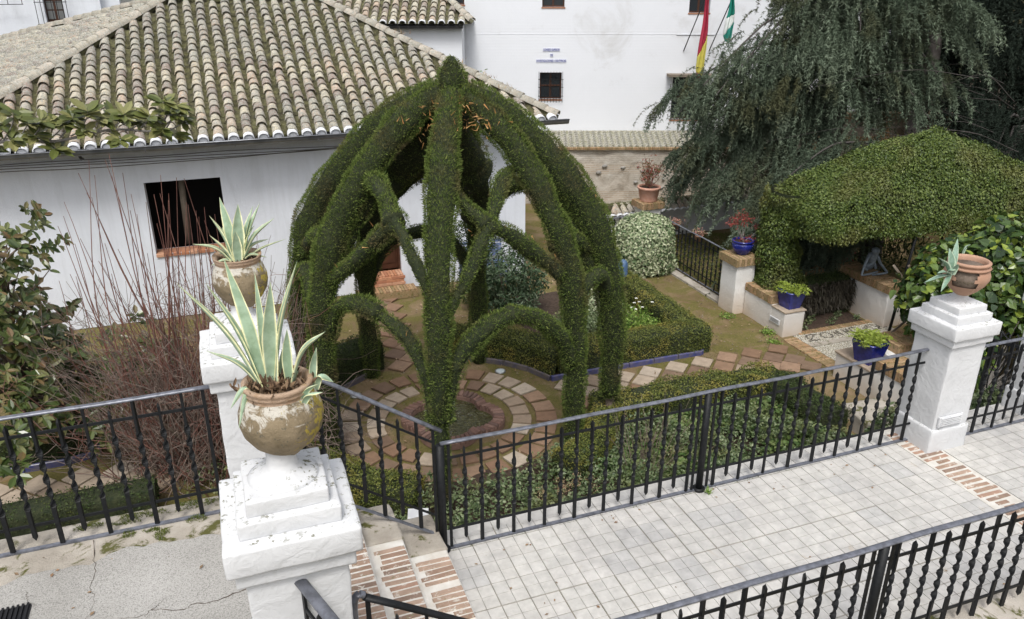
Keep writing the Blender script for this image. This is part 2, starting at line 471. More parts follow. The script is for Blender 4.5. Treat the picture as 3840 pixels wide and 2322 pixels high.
M['strap'] = leafy('strap_leaves', [(.03, .08, .015), (.06, .13, .03), (.11, .19, .06)], None, 1, .4, .1, .4)
M['moss'] = leafy('moss_tuft', [(.05, .07, .008), (.09, .12, .012), (.13, .15, .02)])
M['grass'] = leafy('short_grass', [(.05, .08, .012), (.09, .12, .02), (.12, .14, .03)])
M['debris'] = leafy('dry_agave_fibres', [(.05, .03, .02), (.16, .10, .06), (.30, .20, .12), (.07, .05, .035)])

# ------------------------------------------------------------------ object helpers
def prop(o, label=None, cat=None, group=None, kind=None):
    if label: o['label'] = label
    if cat: o['category'] = cat
    if group: o['group'] = group
    if kind: o['kind'] = kind
    return o

def link(name, me, parent=None, loc=None, rot=None, mat=None):
    o = bpy.data.objects.new(name, me)
    COL.objects.link(o)
    if mat is not None and me is not None and len(me.materials) == 0:
        me.materials.append(mat)
    if parent is not None:
        o.parent = parent
    if loc is not None: o.location = loc
    if rot is not None: o.rotation_euler = rot
    return o

def empty(name, loc, label, cat, group=None, rotz=0):
    o = bpy.data.objects.new(name, None)
    o.empty_display_size = .2
    COL.objects.link(o)
    o.location = loc
    o.rotation_euler = (0, 0, rotz)
    return prop(o, label, cat, group)

def np_mesh(name, V, F, rnd=None, smooth=False, point_attr=False):
    """V (n,3); F (m,k) of one face size, or a list of such arrays"""
    V = np.asarray(V, dtype=np.float32)
    Fs = F if isinstance(F, list) and not isinstance(F[0], tuple) else [F]
    Fs = [np.asarray(f, dtype=np.int32) for f in Fs if len(f)]
    me = bpy.data.meshes.new(name)
    me.vertices.add(len(V))
    me.vertices.foreach_set('co', V.ravel())
    nl = sum(f.size for f in Fs); nf = sum(len(f) for f in Fs)
    me.loops.add(nl)
    me.loops.foreach_set('vertex_index', np.concatenate([f.ravel() for f in Fs]))
    me.polygons.add(nf)
    tot = np.concatenate([np.full(len(f), f.shape[1], dtype=np.int32) for f in Fs])
    st = np.concatenate([[0], np.cumsum(tot)[:-1]]).astype(np.int32)
    me.polygons.foreach_set('loop_start', st)
    me.polygons.foreach_set('loop_total', tot)
    me.polygons.foreach_set('use_smooth', np.full(nf, bool(smooth)))
    if rnd is not None:
        a = me.attributes.new('rnd', 'FLOAT', 'POINT' if point_attr else 'FACE')
        a.data.foreach_set('value', np.asarray(rnd, dtype=np.float32))
    me.update(calc_edges=True)
    return me

class MB:
    """collects simple solids into one mesh"""
    def __init__(s): s.V = []; s.Q = []; s.T = []; s.n = 0
    def add(s, V, Q=(), T=()):
        s.V.append(np.asarray(V, float).reshape(-1, 3))
        if len(Q): s.Q.append(np.asarray(Q) + s.n)
        if len(T): s.T.append(np.asarray(T) + s.n)
        s.n += len(s.V[-1]); return s
    def box(s, x0, x1, y0, y1, z0, z1, rot=0, about=None, bev=0):
        if bev:
            b = bev
            pts = []
            for z, e in ((z0, 0), (z1 - b, 0), (z1, b)):
                pts += [(x0 + e, y0 + e, z), (x1 - e, y0 + e, z), (x1 - e, y1 - e, z), (x0 + e, y1 - e, z)]
            Q = [(3, 2, 1, 0), (8, 9, 10, 11)]
            for k in (0, 4):
                Q += [(k + i, k + (i + 1) % 4, k + 4 + (i + 1) % 4, k + 4 + i) for i in range(4)]
        else:
            pts = [(x, y, z) for z in (z0, z1) for x, y in ((x0, y0), (x1, y0), (x1, y1), (x0, y1))]
            Q = [(3, 2, 1, 0), (4, 5, 6, 7)] + [(i, (i + 1) % 4, 4 + (i + 1) % 4, 4 + i) for i in range(4)]
        P = np.array(pts, float)
        if rot:
            cx, cy = about or ((x0 + x1) / 2, (y0 + y1) / 2)
            c, sn = math.cos(rot), math.sin(rot)
            d = P[:, :2] - (cx, cy)
            P[:, 0] = cx + d[:, 0] * c - d[:, 1] * sn
            P[:, 1] = cy + d[:, 0] * sn + d[:, 1] * c
        return s.add(P, Q)
    def tube(s, pts, rad, n=8, cap=True):
        P = np.asarray(pts, float)
        rad = np.full(len(P), rad) if np.isscalar(rad) else np.asarray(rad)
        V, Q = sweep(P, rad, n)
        T = []
        if cap:
            k = len(V)
            V = np.vstack([V, P[0], P[-1]])
            T = [(k, (i + 1) % n, i) for i in range(n)] + [(k + 1, (len(P) - 1) * n + i, (len(P) - 1) * n + (i + 1) % n) for i in range(n)]
        return s.add(V, Q, T)
    def lathe(s, prof, n=32, center=(0, 0, 0)):
        a = np.arange(n) * 2 * math.pi / n
        V = np.array([(r * math.cos(t), r * math.sin(t), z) for r, z in prof for t in a]) + center
        m = len(prof)
        Q = [(j * n + i, j * n + (i + 1) % n, (j + 1) * n + (i + 1) % n, (j + 1) * n + i) for j in range(m - 1) for i in range(n)]
        return s.add(V, Q)
    def mesh(s, name, smooth=False):
        V = np.vstack(s.V)
        F = []
        if s.Q: F.append(np.vstack(s.Q))
        if s.T: F.append(np.vstack(s.T))
        return np_mesh(name, V, F, smooth=smooth)
    def obj(s, name, mat, parent=None, smooth=False, loc=None, rot=None):
        return link(name, s.mesh(name, smooth), parent, loc, rot, mat)

def frames(P):
    T = np.gradient(P, axis=0)
    T /= np.linalg.norm(T, axis=1)[:, None] + 1e-12
    ref = np.tile([0, 0, 1.], (len(P), 1))
    bad = np.abs(T[:, 2]) > .9
    if bad.mean() > .3: ref[:] = (1, 0, 0)
    U = np.cross(ref, T); U /= np.linalg.norm(U, axis=1)[:, None] + 1e-9
    W = np.cross(T, U)
    return T, U, W

def sweep(P, rad, n=8):
    T, U, W = frames(P)
    a = np.arange(n) * 2 * math.pi / n
    V = P[:, None] + rad[:, None, None] * (np.cos(a)[None, :, None] * U[:, None] + np.sin(a)[None, :, None] * W[:, None])
    m = len(P)
    i = np.arange(n); j = np.arange(m - 1)[:, None]
    Q = np.stack([j * n + i, j * n + (i + 1) % n, (j + 1) * n + (i + 1) % n, (j + 1) * n + i], -1).reshape(-1, 4)
    return V.reshape(-1, 3), Q

def cat_rom(pts, n):
    P = np.asarray(pts, float)
    P = np.vstack([2 * P[0] - P[1], P, 2 * P[-1] - P[-2]])
    m = len(P) - 3
    t = np.linspace(0, m - 1e-6, n); k = t.astype(int); f = (t - k)[:, None]
    p0, p1, p2, p3 = P[k], P[k + 1], P[k + 2], P[k + 3]
    return .5 * ((2 * p1) + (-p0 + p2) * f + (2 * p0 - 5 * p1 + 4 * p2 - p3) * f ** 2 + (-p0 + 3 * p1 - 3 * p2 + p3) * f ** 3)

def vnoise(P, s, seed=0):
    """cheap smooth noise for arrays of points, about -1..1"""
    P = np.asarray(P) * s + seed * 13.7
    return (np.sin(P[:, 0] * 1.7 + 1.3 * np.sin(P[:, 1] * 1.1 + P[:, 2])) + np.sin(P[:, 1] * 1.9 + 1.7 * np.sin(P[:, 2] * 1.3 - P[:, 0])) + np.sin(P[:, 2] * 2.1 + 1.1 * np.sin(P[:, 0] * 1.5 + P[:, 1]))) / 3

def unit(v): return v / (np.linalg.norm(v, axis=-1, keepdims=True) + 1e-9)

def scatter(tv, tf, P, N, S, name, mat, parent=None, spin=True, rnd=None, updir=None, kind='stuff', smooth=False):
    """copies of a small leaf (tv, tf; leaf grows along +x, its face looks along +z) set at P with face normal N, size S"""
    tv = np.asarray(tv, float); tf = np.asarray(tf)
    n = len(P)
    N = unit(np.asarray(N, float))
    if updir is None:
        r = rng.normal(size=(n, 3))
    else:
        r = np.asarray(updir, float)
    X = unit(r - (r * N).sum(1)[:, None] * N)
    Y = np.cross(N, X)
    S = np.broadcast_to(np.asarray(S, float), (n,))
    V = P[:, None] + S[:, None, None] * (tv[None, :, 0, None] * X[:, None] + tv[None, :, 1, None] * Y[:, None] + tv[None, :, 2, None] * N[:, None])
    F = (tf[None] + (np.arange(n) * len(tv))[:, None, None]).reshape(-1, tf.shape[1])
    if rnd is None: rnd = rng.random(n)
    me = np_mesh(name, V.reshape(-1, 3), F, np.repeat(rnd, len(tf)), smooth)
    o = link(name, me, parent, mat=mat)
    if kind: o['kind'] = kind
    return o

BLADE = ([(0, -.10, 0), (0, .10, 0), (1, 0, .05)], [(0, 1, 2)])
OVAL = ([(0, 0, 0), (.45, -.30, .05), (1, 0, -.05), (.45, .30, .05)], [(0, 1, 2, 3)])
HEART = ([(0, 0, 0), (.10, -.38, .03), (.55, -.34, .03), (1.05, 0, -.12), (.55, .34, .03), (.10, .38, .03)], [(0, 1, 2, 3), (0, 3, 4, 5)])
MAGL = ([(0, 0, 0), (.35, -.21, .04), (.70, -.20, .01), (1, 0, -.08), (.70, .20, .01), (.35, .21, .04)], [(0, 1, 2, 3), (0, 3, 4, 5)])
LONG = ([(0, 0, 0), (.35, -.15, .03), (.72, -.14, .0), (1, 0, -.10), (.72, .14, .0), (.35, .15, .03)], [(0, 1, 2, 3), (0, 3, 4, 5)])

def tube_surface(P, rad, count, bulge=.0, seed=0):
    """random points on a swept tube with outward normals and the path direction"""
    seg = np.linalg.norm(np.diff(P, axis=0), axis=1)
    w = seg * (rad[:-1] + rad[1:])
    k = rng.choice(len(seg), size=count, p=w / w.sum())
    f = rng.random(count)
    T, U, W = frames(P)
    c = P[k] + (P[k + 1] - P[k]) * f[:, None]
    r = rad[k] + (rad[k + 1] - rad[k]) * f
    a = rng.random(count) * 2 * math.pi
    n = np.cos(a)[:, None] * U[k] + np.sin(a)[:, None] * W[k]
    pos = c + n * r[:, None]
    pos += n * (vnoise(pos, 6, seed) * bulge)[:, None]
    return pos, n, T[k]

# ------------------------------------------------------------------ ground
G = -1.5
def grid_sheet(name, x0, x1, y0, y1, nx, ny, zf, mat, kind='structure'):
    xs = np.linspace(x0, x1, nx); ys = np.linspace(y0, y1, ny)
    X, Y = np.meshgrid(xs, ys)
    Z = zf(X, Y)
    V = np.stack([X, Y, Z], -1).reshape(-1, 3)
    i = np.arange(nx - 1); j = np.arange(ny - 1)[:, None]
    Q = np.stack([j * nx + i, j * nx + i + 1, (j + 1) * nx + i + 1, (j + 1) * nx + i], -1).reshape(-1, 4)
    o = link(name, np_mesh(name, V, Q, smooth=True), mat=mat)
    o['kind'] = kind
    return o
MB().box(-150, 200, -100, 300, G - 1, G - .05).obj('far_ground', M['ground'])['kind'] = 'structure'
def gz(X, Y):
    P = np.stack([X.ravel(), Y.ravel(), 0 * X.ravel()], 1)
    z = (.006 * vnoise(P, 1.7) + .006 * vnoise(P, 6.1, 2)).reshape(X.shape)
    return G + z - .012
ground = grid_sheet('garden_ground', -9, 26, 5.16, 34, 240, 220, gz, M['ground'])

# ------------------------------------------------------------------ terrace, steps, landing
def rough_block(name, x0, x1, y0, y1, z0, z1, mat, parent=None, bev=.010, amp=.003, step=.05, noise_s=9):
    """a block with softened, slightly wavering edges, like masonry under many coats of limewash"""
    bm = bmesh.new()
    bmesh.ops.create_cube(bm, size=1)
    bmesh.ops.scale(bm, vec=(x1 - x0, y1 - y0, z1 - z0), verts=bm.verts)
    bmesh.ops.bevel(bm, geom=list(bm.edges), offset=bev, segments=2, affect='EDGES', profile=.6)
    for ax, L in ((0, x1 - x0), (1, y1 - y0), (2, z1 - z0)):
        for k in range(1, min(int(L / step), 26)):
            co = [0, 0, 0]; co[ax] = -L / 2 + k * L / min(int(L / step), 26)
            no = [0, 0, 0]; no[ax] = 1
            bmesh.ops.bisect_plane(bm, geom=bm.verts[:] + bm.edges[:] + bm.faces[:], plane_co=co, plane_no=no)
    c = Vector(((x0 + x1) / 2, (y0 + y1) / 2, (z0 + z1) / 2))
    for v in bm.verts:
        v.co += c
        p = v.co * noise_s
        v.co += Vector((mnoise.noise(p), mnoise.noise(p + Vector((7, 0, 0))), mnoise.noise(p + Vector((0, 9, 0))))) * amp
        p = v.co * noise_s * .3
        v.co += Vector((mnoise.noise(p), mnoise.noise(p + Vector((7, 0, 0))), 0)) * amp
    me = bpy.data.meshes.new(name)
    bm.to_mesh(me); bm.free()
    for p in me.polygons: p.use_smooth = True
    return link(name, me, parent, mat=mat)

terrace = MB().box(1.21, 12, 2.66, 5.18, -1.7, -.009).obj('terrace', M['joint'])
terrace['kind'] = 'structure'
# slabs, each scored into four squares
def slab_mesh(p=.233, g=.0035):
    m = MB()
    h = p / 2
    for i in (0, 1):
        for j in (0, 1):
            a, b = .002 + i * (h - .0005), .002 + i * (h - .0005) + h - .004
            c, d = .002 + j * (h - .0005), .002 + j * (h - .0005) + h - .004
            m.box(a, b, c, d, -.012, 0, bev=.0018)
    return m.mesh('paving_slab')
SL = slab_mesh(); SL.materials.append(M['slab'])
PX = 4.545 / 20
xs = [1.25 + PX * i for i in range(20)] + [6.13 + PX * i for i in range(13)]
open_y = {2, 5, 8}                 # rows and runs where the joint has opened up and darkened
for i_x, x in enumerate(xs):
    for j in range(10):
        y = 4.75 - .233 * 9 + .233 * j + .178
        if y + .233 > 5.19: continue
        o = link('paving_slab', SL, terrace, (x, y, random.uniform(-.001, .001)))
        gx_ = .972 if (i_x * 7 + (j // 3) * 5) % 11 in (0, 4, 8) else .990
        gy_ = .970 if (j in open_y and (i_x // 4 + j) % 3) else .990
        o.scale = (gx_ * PX / .233, gy_, 1)
edge_slab = MB()
for x in xs:
    edge_slab.box(x + .002, x + PX - .003, 5.085, 5.178, -.012, -.0005, bev=.002)
edge_slab.obj('edge_strip', M['slab'], terrace)
# strip of bricks set flat across the terrace in line with the far pillar
BR = MB().box(-.135, .135, -.024, .024, -.03, .0, bev=.005).mesh('brick'); BR.materials.append(M['brick'])
mortar_strip = MB().box(5.80, 6.125, 2.9, 5.18, -.03, -.004).obj('mortar_bed', simple('pale_mortar', (.52, .49, .44), (.64, .62, .58), 9, .9, 0, .4, 50), terrace)
for k in range(33):
    o = link('brick', BR, terrace, (5.96 + random.uniform(-.02, .02), 2.96 + .066 * k, .001 + random.uniform(-.002, .003)), (0, 0, random.uniform(-.04, .04)))
    o.scale = (1.0 + random.uniform(-.12, .06), .85, 1)
    if random.random() < .15: o.scale.x *= .5
# low kerb under the near railing
kerb = rough_block('terrace_kerb', 1.3, 9.5, 2.60, 2.99, -1.6, .17, M['mortar'], None, .02, .010, .12, 6)
kerb['kind'] = 'structure'
# garden face of the terrace
rough_block('terrace_wall', 1.22, 12, 5.18, 5.205, -1.6, -.03, M['wall'], terrace, .004, .004, .4)

LZ = .75
landing = MB().box(-14, .29, -1, 4.62, -1.7, LZ - .02).box(-14, .29, 4.62, 5.19, -1.7, LZ - .022).obj('landing', M['mortar'])
landing['kind'] = 'structure'
rough_block('mortar_edge', -9, .28, 4.5, 5.195, LZ - .10, LZ + .004, M['mortar'], landing, .02, .012, .12, 7)
# concrete sheet with the broken edge seen in front of the railing
def concrete_sheet():
    xs = np.linspace(-9, .28, 180)
    key = np.array([(-9, 4.6), (-1.61, 4.66), (-1.58, 4.70), (-1.4, 4.74), (-1.14, 4.70), (-.93, 4.80), (-.63, 4.76), (-.33, 4.74), (.3, 4.72)])
    ye = np.interp(xs, key[:, 0], key[:, 1]) + .010 * np.sin(xs * 41) + .008 * np.sin(xs * 97 + 1)
    V, Q = [], []
    for i, (x, y) in enumerate(zip(xs, ye)):
        z = LZ + .014
        V += [(x, 1.0, z), (x, y - .012, z), (x, y, z - .007), (x, y, LZ - .03)]
        if i:
            a = 4 * (i - 1)
            Q += [(a + k, a + 4 + k, a + 5 + k, a + 1 + k) for k in range(3)]
    return link('concrete_sheet', np_mesh('concrete_sheet', V, Q), landing, mat=M['concrete'])
concrete_sheet()
def crack(pts, w, parent=landing):
    P = cat_rom([(x, y, LZ + .0150) for x, y in pts], 40)
    P[:, :2] += rng.normal(size=(40, 2)) * .004
    T = unit(np.gradient(P, axis=0)); Nn = np.stack([-T[:, 1], T[:, 0], 0 * T[:, 0]], 1)
    ww = w * (.35 + .65 * rng.random(40)) * np.linspace(1, .25, 40)
    V = np.vstack([P + Nn * ww[:, None], P - Nn * ww[:, None]])
    i = np.arange(39)
    link('crack', np_mesh('crack', V, np.stack([i, i + 40, i + 41, i + 1], 1)), parent, mat=M['soil'])
crack([(-.18, 4.13), (-.38, 4.08), (-.5, 4.10), (-.56, 4.07), (-.73, 4.13), (-.77, 4.10), (-.9, 4.12)], .0055)
crack([(-.73, 4.13), (-.70, 4.16), (-.66, 4.21)], .003)
crack([(-1.12, 4.94), (-1.08, 4.62), (-1.09, 4.44), (-1.06, 4.37), (-1.08, 4.2), (-1.2, 4.0)], .0032)
crack([(-1.45, 4.55), (-1.42, 4.45), (-1.36, 4.40)], .002)
# moss cushions on the edge
def moss(cx, cy, rx, ry, z, parent=landing, n=900, h=.02):
    a = rng.random(n) * 2 * math.pi; r = np.sqrt(rng.random(n))
    P = np.stack([cx + rx * r * np.cos(a), cy + ry * r * np.sin(a), z + h * (1 - r ** 2) * rng.random(n)], 1)
    keep = vnoise(P, 20, 3) > -.45
    P = P[keep]
    N = np.stack([rng.normal(size=len(P)) * .6, rng.normal(size=len(P)) * .6, np.ones(len(P))], 1)
    return scatter(*BLADE, P, rng.normal(size=(len(P), 3)), .022, 'moss', M['moss'], parent, updir=N)
for cx, cy, rx, ry, h in ((-.55, 5.13, .22, .045, .035), (-.9, 5.11, .15, .06, .025), (-.48, 4.95, .07, .045, .03), (-.86, 4.92, .09, .025, .02), (-.70, 4.86, .05, .06, .015), (-1.17, 5.11, .10, .035, .02), (-.3, 4.95, .03, .04, .02), (-.92, 4.97, .05, .02, .01), (-.75, 4.93, .04, .02, .01)):
    moss(cx, cy, rx, ry, LZ + .002, h=h, n=int(22000 * rx * ry * 3) + 120)
mat_o = MB().box(-2.6, -1.40, 3.7, 4.42, LZ + .014, LZ + .024)
for k in range(46): mat_o.box(-2.6 + k * .0262, -2.6 + k * .0262 + .012, 3.7, 4.425, LZ + .024, LZ + .036)
prop(mat_o.obj('doormat', M['rubber']), 'black ribbed rubber mat lying on the concrete landing', 'mat')

# brick steps down from the landing to the tiles
steps = empty('brick_steps', (.75, 4, 0), 'worn brick and limewash steps between landing and tiled terrace', 'steps')
M['step_mortar'] = simple('limewashed_step', (.60, .56, .50), (.74, .72, .68), 7, .9, 0, .5, 30)
def world_child(o, parent):
    o.parent = parent
    o.matrix_parent_inverse = Matrix.Translation(-parent.location)
    return o
treads = ((.88, 1.215, .19), (.585, .885, .38), (.29, .59, .565))
for x0, x1, z in treads:
    world_child(rough_block('step', x0 - (.3 if z < .5 else 0), x1, 2.9, 4.74, -.1, z - .006, M['step_mortar'], None, .015, .0025, .09, 8), steps)
    world_child(rough_block('step_end', x0 - .05, x1 + .004, 4.735, 5.19, -1.5, z + .004, M['mortar'], None, .02, .010, .09, 8), steps)
    n = int((4.70 - 2.98) / .0565)
    for k in range(n):
        if random.random() < .03: continue
        ln = (x1 - x0 - .075) * random.uniform(.78, 1)
        if random.random() < .1: ln *= .6
        o = link('brick', BR, steps, (x1 - .008 - ln / 2 - .75, 3.0 + .0565 * k - 4, z + random.uniform(-.0015, .0035)), (0, 0, random.uniform(-.03, .03)))
        o.scale = (ln / .27, random.uniform(.72, .95), 1)

# ------------------------------------------------------------------ iron railings
def twisted_bar(h, pointed, t0, t1, w=.0165, d=.0045, turns=2.25, s=1.0):
    """flat bar with a twisted middle; pointed ones float between the cross rails"""
    zs = np.concatenate([[0, .001], np.linspace(t0, t1, 34), [h - .002, h]])
    V = []; Q = []
    for k, z in enumerate(zs):
        f = min(max((z - t0) / (t1 - t0), 0), 1)
        a = f * turns * 2 * math.pi
        ww, dd = (w * 1.12 if 0 < f < 1 else w * .85), d + (.001 if 0 < f < 1 else .004)
        c, sn = math.cos(a), math.sin(a)
        for x, y in ((-ww, -dd), (ww, -dd), (ww, dd), (-ww, dd)):
            V.append((x * c - y * sn, x * sn + y * c, z))
        if k: Q += [((k - 1) * 4 + i, (k - 1) * 4 + (i + 1) % 4, k * 4 + (i + 1) % 4, k * 4 + i) for i in range(4)]
    T = []
    n = len(V)
    if pointed:
        V += [(0, 0, -.03), (0, 0, h + .03)]
        T = [(n, (i + 1) % 4, i) for i in range(4)] + [(n + 1, n - 4 + i, n - 4 + (i + 1) % 4) for i in range(4)]
    m = MB().add(V, Q, T)
    return m.mesh('bar')
BAR_LONG = twisted_bar(.95, False, .28, .72); BAR_LONG.materials.append(M['iron'])
BAR_SHORT = twisted_bar(.80, True, .205, .645); BAR_SHORT.materials.append(M['iron'])
def railing(label, a, b, za, zb, posts=(), group='black wrought iron railings', n=None, rail_over=(0, 0), name='iron_railing', sc=1.0, worn='iron_sheen', thick=.022):  # worn: handrail and foot rail material, by default with the sheen painted in
    """a, b: (x, y) ends; za, zb: foot height at either end"""
    a = np.array([*a, za], float); b = np.array([*b, zb], float)
    L = float(np.linalg.norm((b - a)[:2])); u = (b - a) / L
    ang = math.atan2(u[1], u[0])
    t = empty(name, tuple(a), label, 'railing', group, ang)
    sl = u[2]
    def rail(nm, z, th, hgt, mat, x0=0, x1=L):
        m = MB()
        V = [(x, y, sl * x + z + zz) for x in (x0, x1) for y, zz in ((-th, 0), (th, 0), (th, hgt), (-th, hgt))]
        m.add(V, [(0, 1, 2, 3), (7, 6, 5, 4)] + [(i, 4 + i, 4 + (i + 1) % 4, (i + 1) % 4) for i in range(4)])
        return m.obj(nm, mat, t)
    H = .97 * sc
    m = MB()
    xs_ = np.linspace(-rail_over[0], L + rail_over[1], max(3, int(L / .12)))
    pts = [(x, .002 * math.sin(x * 3.1), sl * x + H + .008 + .003 * math.sin(x * 5.3 + a[0])) for x in xs_]
    P = np.array(pts); V, Q = sweep(P, np.full(len(P), thick), 10)
    V[:, 2] = P[:, 2].repeat(10) + (V[:, 2] - P[:, 2].repeat(10)) * .55
    k = len(V)
    V = np.vstack([V, P[0], P[-1]])
    T = [(k, (i + 1) % 10, i) for i in range(10)] + [(k + 1, (len(P) - 1) * 10 + i, (len(P) - 1) * 10 + (i + 1) % 10) for i in range(10)]
    m.add(V, Q, T); m.obj('handrail', M[worn], t, True)
    rail('cross_rail', .835 * sc, .005, .020, M['iron'])
    rail('cross_rail', .180 * sc, .005, .020, M['iron'])
    rail('foot_rail', .006, .016, .012, M[worn])
    nb = n or int(round(L / .135)) - 1
    for i in range(1, nb + 1):
        x = L * i / (nb + 1)
        if any(abs(x - p) < .05 for p in posts): continue
        long = i % 2 == 0
        o = link('bar', BAR_LONG if long else BAR_SHORT, t, (x, 0, sl * x + (.018 if long else .10)), (0, 0, random.uniform(-.5, .5)))
        o.scale = (1, 1, sc)
    for x in [.012, L - .012] + [p + d for p in posts for d in (-.075, .075)]:
        MB().box(x - .011, x + .011, -.006, .006, 0, H + .005).obj('frame_bar', M['iron'], t, loc=(0, 0, sl * x))
    for p in posts:
        pm = MB().tube([(p, 0, -.02), (p, 0, H)], .030, 14)
        pm.obj('post', M['iron'], t, True, loc=(0, 0, sl * p))
        MB().tube([(p, 0, .0), (p, 0, .022)], .055, 14).obj('post_foot', M['iron'], t, True, loc=(0, 0, sl * p))
    return t
railing('long black railing along the far edge of the tiled terrace above the fountain garden', (1.30, 4.95), (6.0, 4.95), 0, 0, posts=(2.28,), rail_over=(.05, .03))
t = railing('short black railing sloping down beside the brick steps', (.27, 4.95), (1.21, 4.95), .80, .15, rail_over=(.05, .05), n=6)
post = empty('corner_post', (1.245, 4.95, -.03), 'thick black corner post where the sloping railing meets the long terrace railing', 'post')
MB().tube([(0, 0, 0), (0, 0, 1.0)], .033, 16).obj('shaft', M['iron'], post, True)
MB().tube([(0, 0, .02), (0, 0, .05)], .055, 16).obj('foot', M['iron'], post, True)
railing('black railing on the mossy mortar edge of the concrete landing at far left', (-3.6, 4.98), (-.30, 4.98), LZ, LZ, n=22, rail_over=(0, .06))
railing('near black railing crossing the bottom right corner of the tiled terrace', (1.35, 2.86), (6.6, 2.86), .14, .14, posts=(2.10,), sc=.915, n=37)
t = railing('near sloping black handrail at the foot of the urn pillar, over the brick steps', (.345, 2.86), (1.32, 2.86), .64, 0, rail_over=(.0, .0), n=6, worn='iron')
MB().tube(cat_rom([(0.0, 0, .99), (-.03, 0, 1.0), (-.05, 0, .95), (-.052, 0, .8), (-.052, 0, .3)], 20), .018, 10).obj('curled_end', M['iron_sheen'], t, True)
railing('black railing seen end-on, running from the near urn pillar towards the viewer', (.08, 2.765), (.57, 1.3), .885, .885, n=9, rail_over=(.02, 0), thick=.027)
railing('short black railing between the far urn pillar and the next white pillar', (6.36, 4.82), (7.42, 4.82), 0, 0, rail_over=(.02, .02), n=7)

# ------------------------------------------------------------------ white pillars with urns
def masonry_pillar(cx, cy, z0, zt, label, hw=.21, group='white terrace pillars', foot=None):
    t = empty('masonry_pillar', (cx, cy, z0), label, 'pillar', group)
    def blk(n, h, a, b, **k):
        o = rough_block(n, cx - h, cx + h, cy - h, cy + h, a, b, M['pillar'], None, **k)
        return world_child(o, t)
    blk('shaft', hw, z0 - .05, zt - .20, amp=.006)
    if foot: blk('plinth', hw + .022, z0 - .04, z0 + foot, amp=.006, bev=.02)
    blk('necking', hw + .032, zt - .205, zt - .125, amp=.005)
    blk('cap_slab', hw + .062, zt - .128, zt, amp=.004, bev=.014)
    blk('upper_step', hw - .005, zt - .003, zt + .075, amp=.0035, bev=.009)
    blk('top_step', hw - .045, zt + .072, zt + .145, amp=.0035, bev=.009)
    z = zt + .142
    prof = [(.145, 0), (.147, .006), (.125, .016), (.088, .032), (.066, .055), (.060, .09), (.062, .145), (.0, .148)]
    o = MB().lathe(prof, 40, (0, 0, 0)).obj('pedestal', M['pillar'], t, True, loc=(0, 0, z - z0))
    return t
masonry_pillar(.072, 2.98, LZ + .01, 2.12, 'nearest white pillar with stepped cap, in the foreground under the large lichened urn')
masonry_pillar(.0, 4.74, LZ, 2.12, 'second white pillar, on the landing edge directly behind the nearest one')
masonry_pillar(6.165, 4.92, 0, 1.31, 'white pillar with a grey vent at the far right end of the terrace', foot=.24)
vent = empty('wall_vent', (6.13, 4.69, .33), 'small grey louvred vent on the far right white pillar', 'vent')
MB().box(-.145, .145, -.006, .012, -.052, .052, bev=.004).obj('vent_frame', M['grey_plate'], vent)
for k in range(5):
    MB().box(-.125, .125, -.016, -.004, -.040 + k * .018, -.031 + k * .018).obj('slat', M['grey_plate'], vent)
p6 = masonry_pillar(7.64, 4.92, 0, 1.31, 'partly visible white pillar at the right edge beyond the short railing', foot=.24)

def urn_mesh(r=.168, h=.335, mouth=.128, seed=0):
    prof = [(.0, 0), (.05, 0), (.062, .004), (.075, .02), (r * .74, .065), (r * .93, .115), (r, .165), (r * .985, .205), (r * .90, .250), (r * .83, .275), (mouth * 1.0, .290), (mouth * 1.04, .297), (mouth * 1.08, .306), (mouth * 1.04, .313), (mouth * 1.09, .320), (mouth * 1.10, .330), (mouth * 1.05, h), (mouth * .95, h), (mouth * .90, h - .02), (mouth * .88, h - .05)]
    m = MB().lathe(prof, 56)
    V = np.vstack(m.V)
    V += (V / (np.linalg.norm(V, axis=1)[:, None] + .05)) * (vnoise(V, 14, seed) * .0025)[:, None]
    m.V = [V]
    return m
def soil_disc(r, z, n=500, mat='debris', parent=None, bl=.03):
    o = MB().lathe([(0, z), (r * .5, z + .006), (r, z)], 24).obj('soil', M['soil'], parent)
    a = rng.random(n) * 2 * math.pi; rr = r * np.sqrt(rng.random(n)) * .93
    P = np.stack([rr * np.cos(a), rr * np.sin(a), z + rng.random(n) * .012], 1)
    N = rng.normal(size=(n, 3)); N[:, 2] = np.abs(N[:, 2])
    scatter(*OVAL, P, N, bl * (.4 + rng.random(n)), 'litter', M[mat], parent)

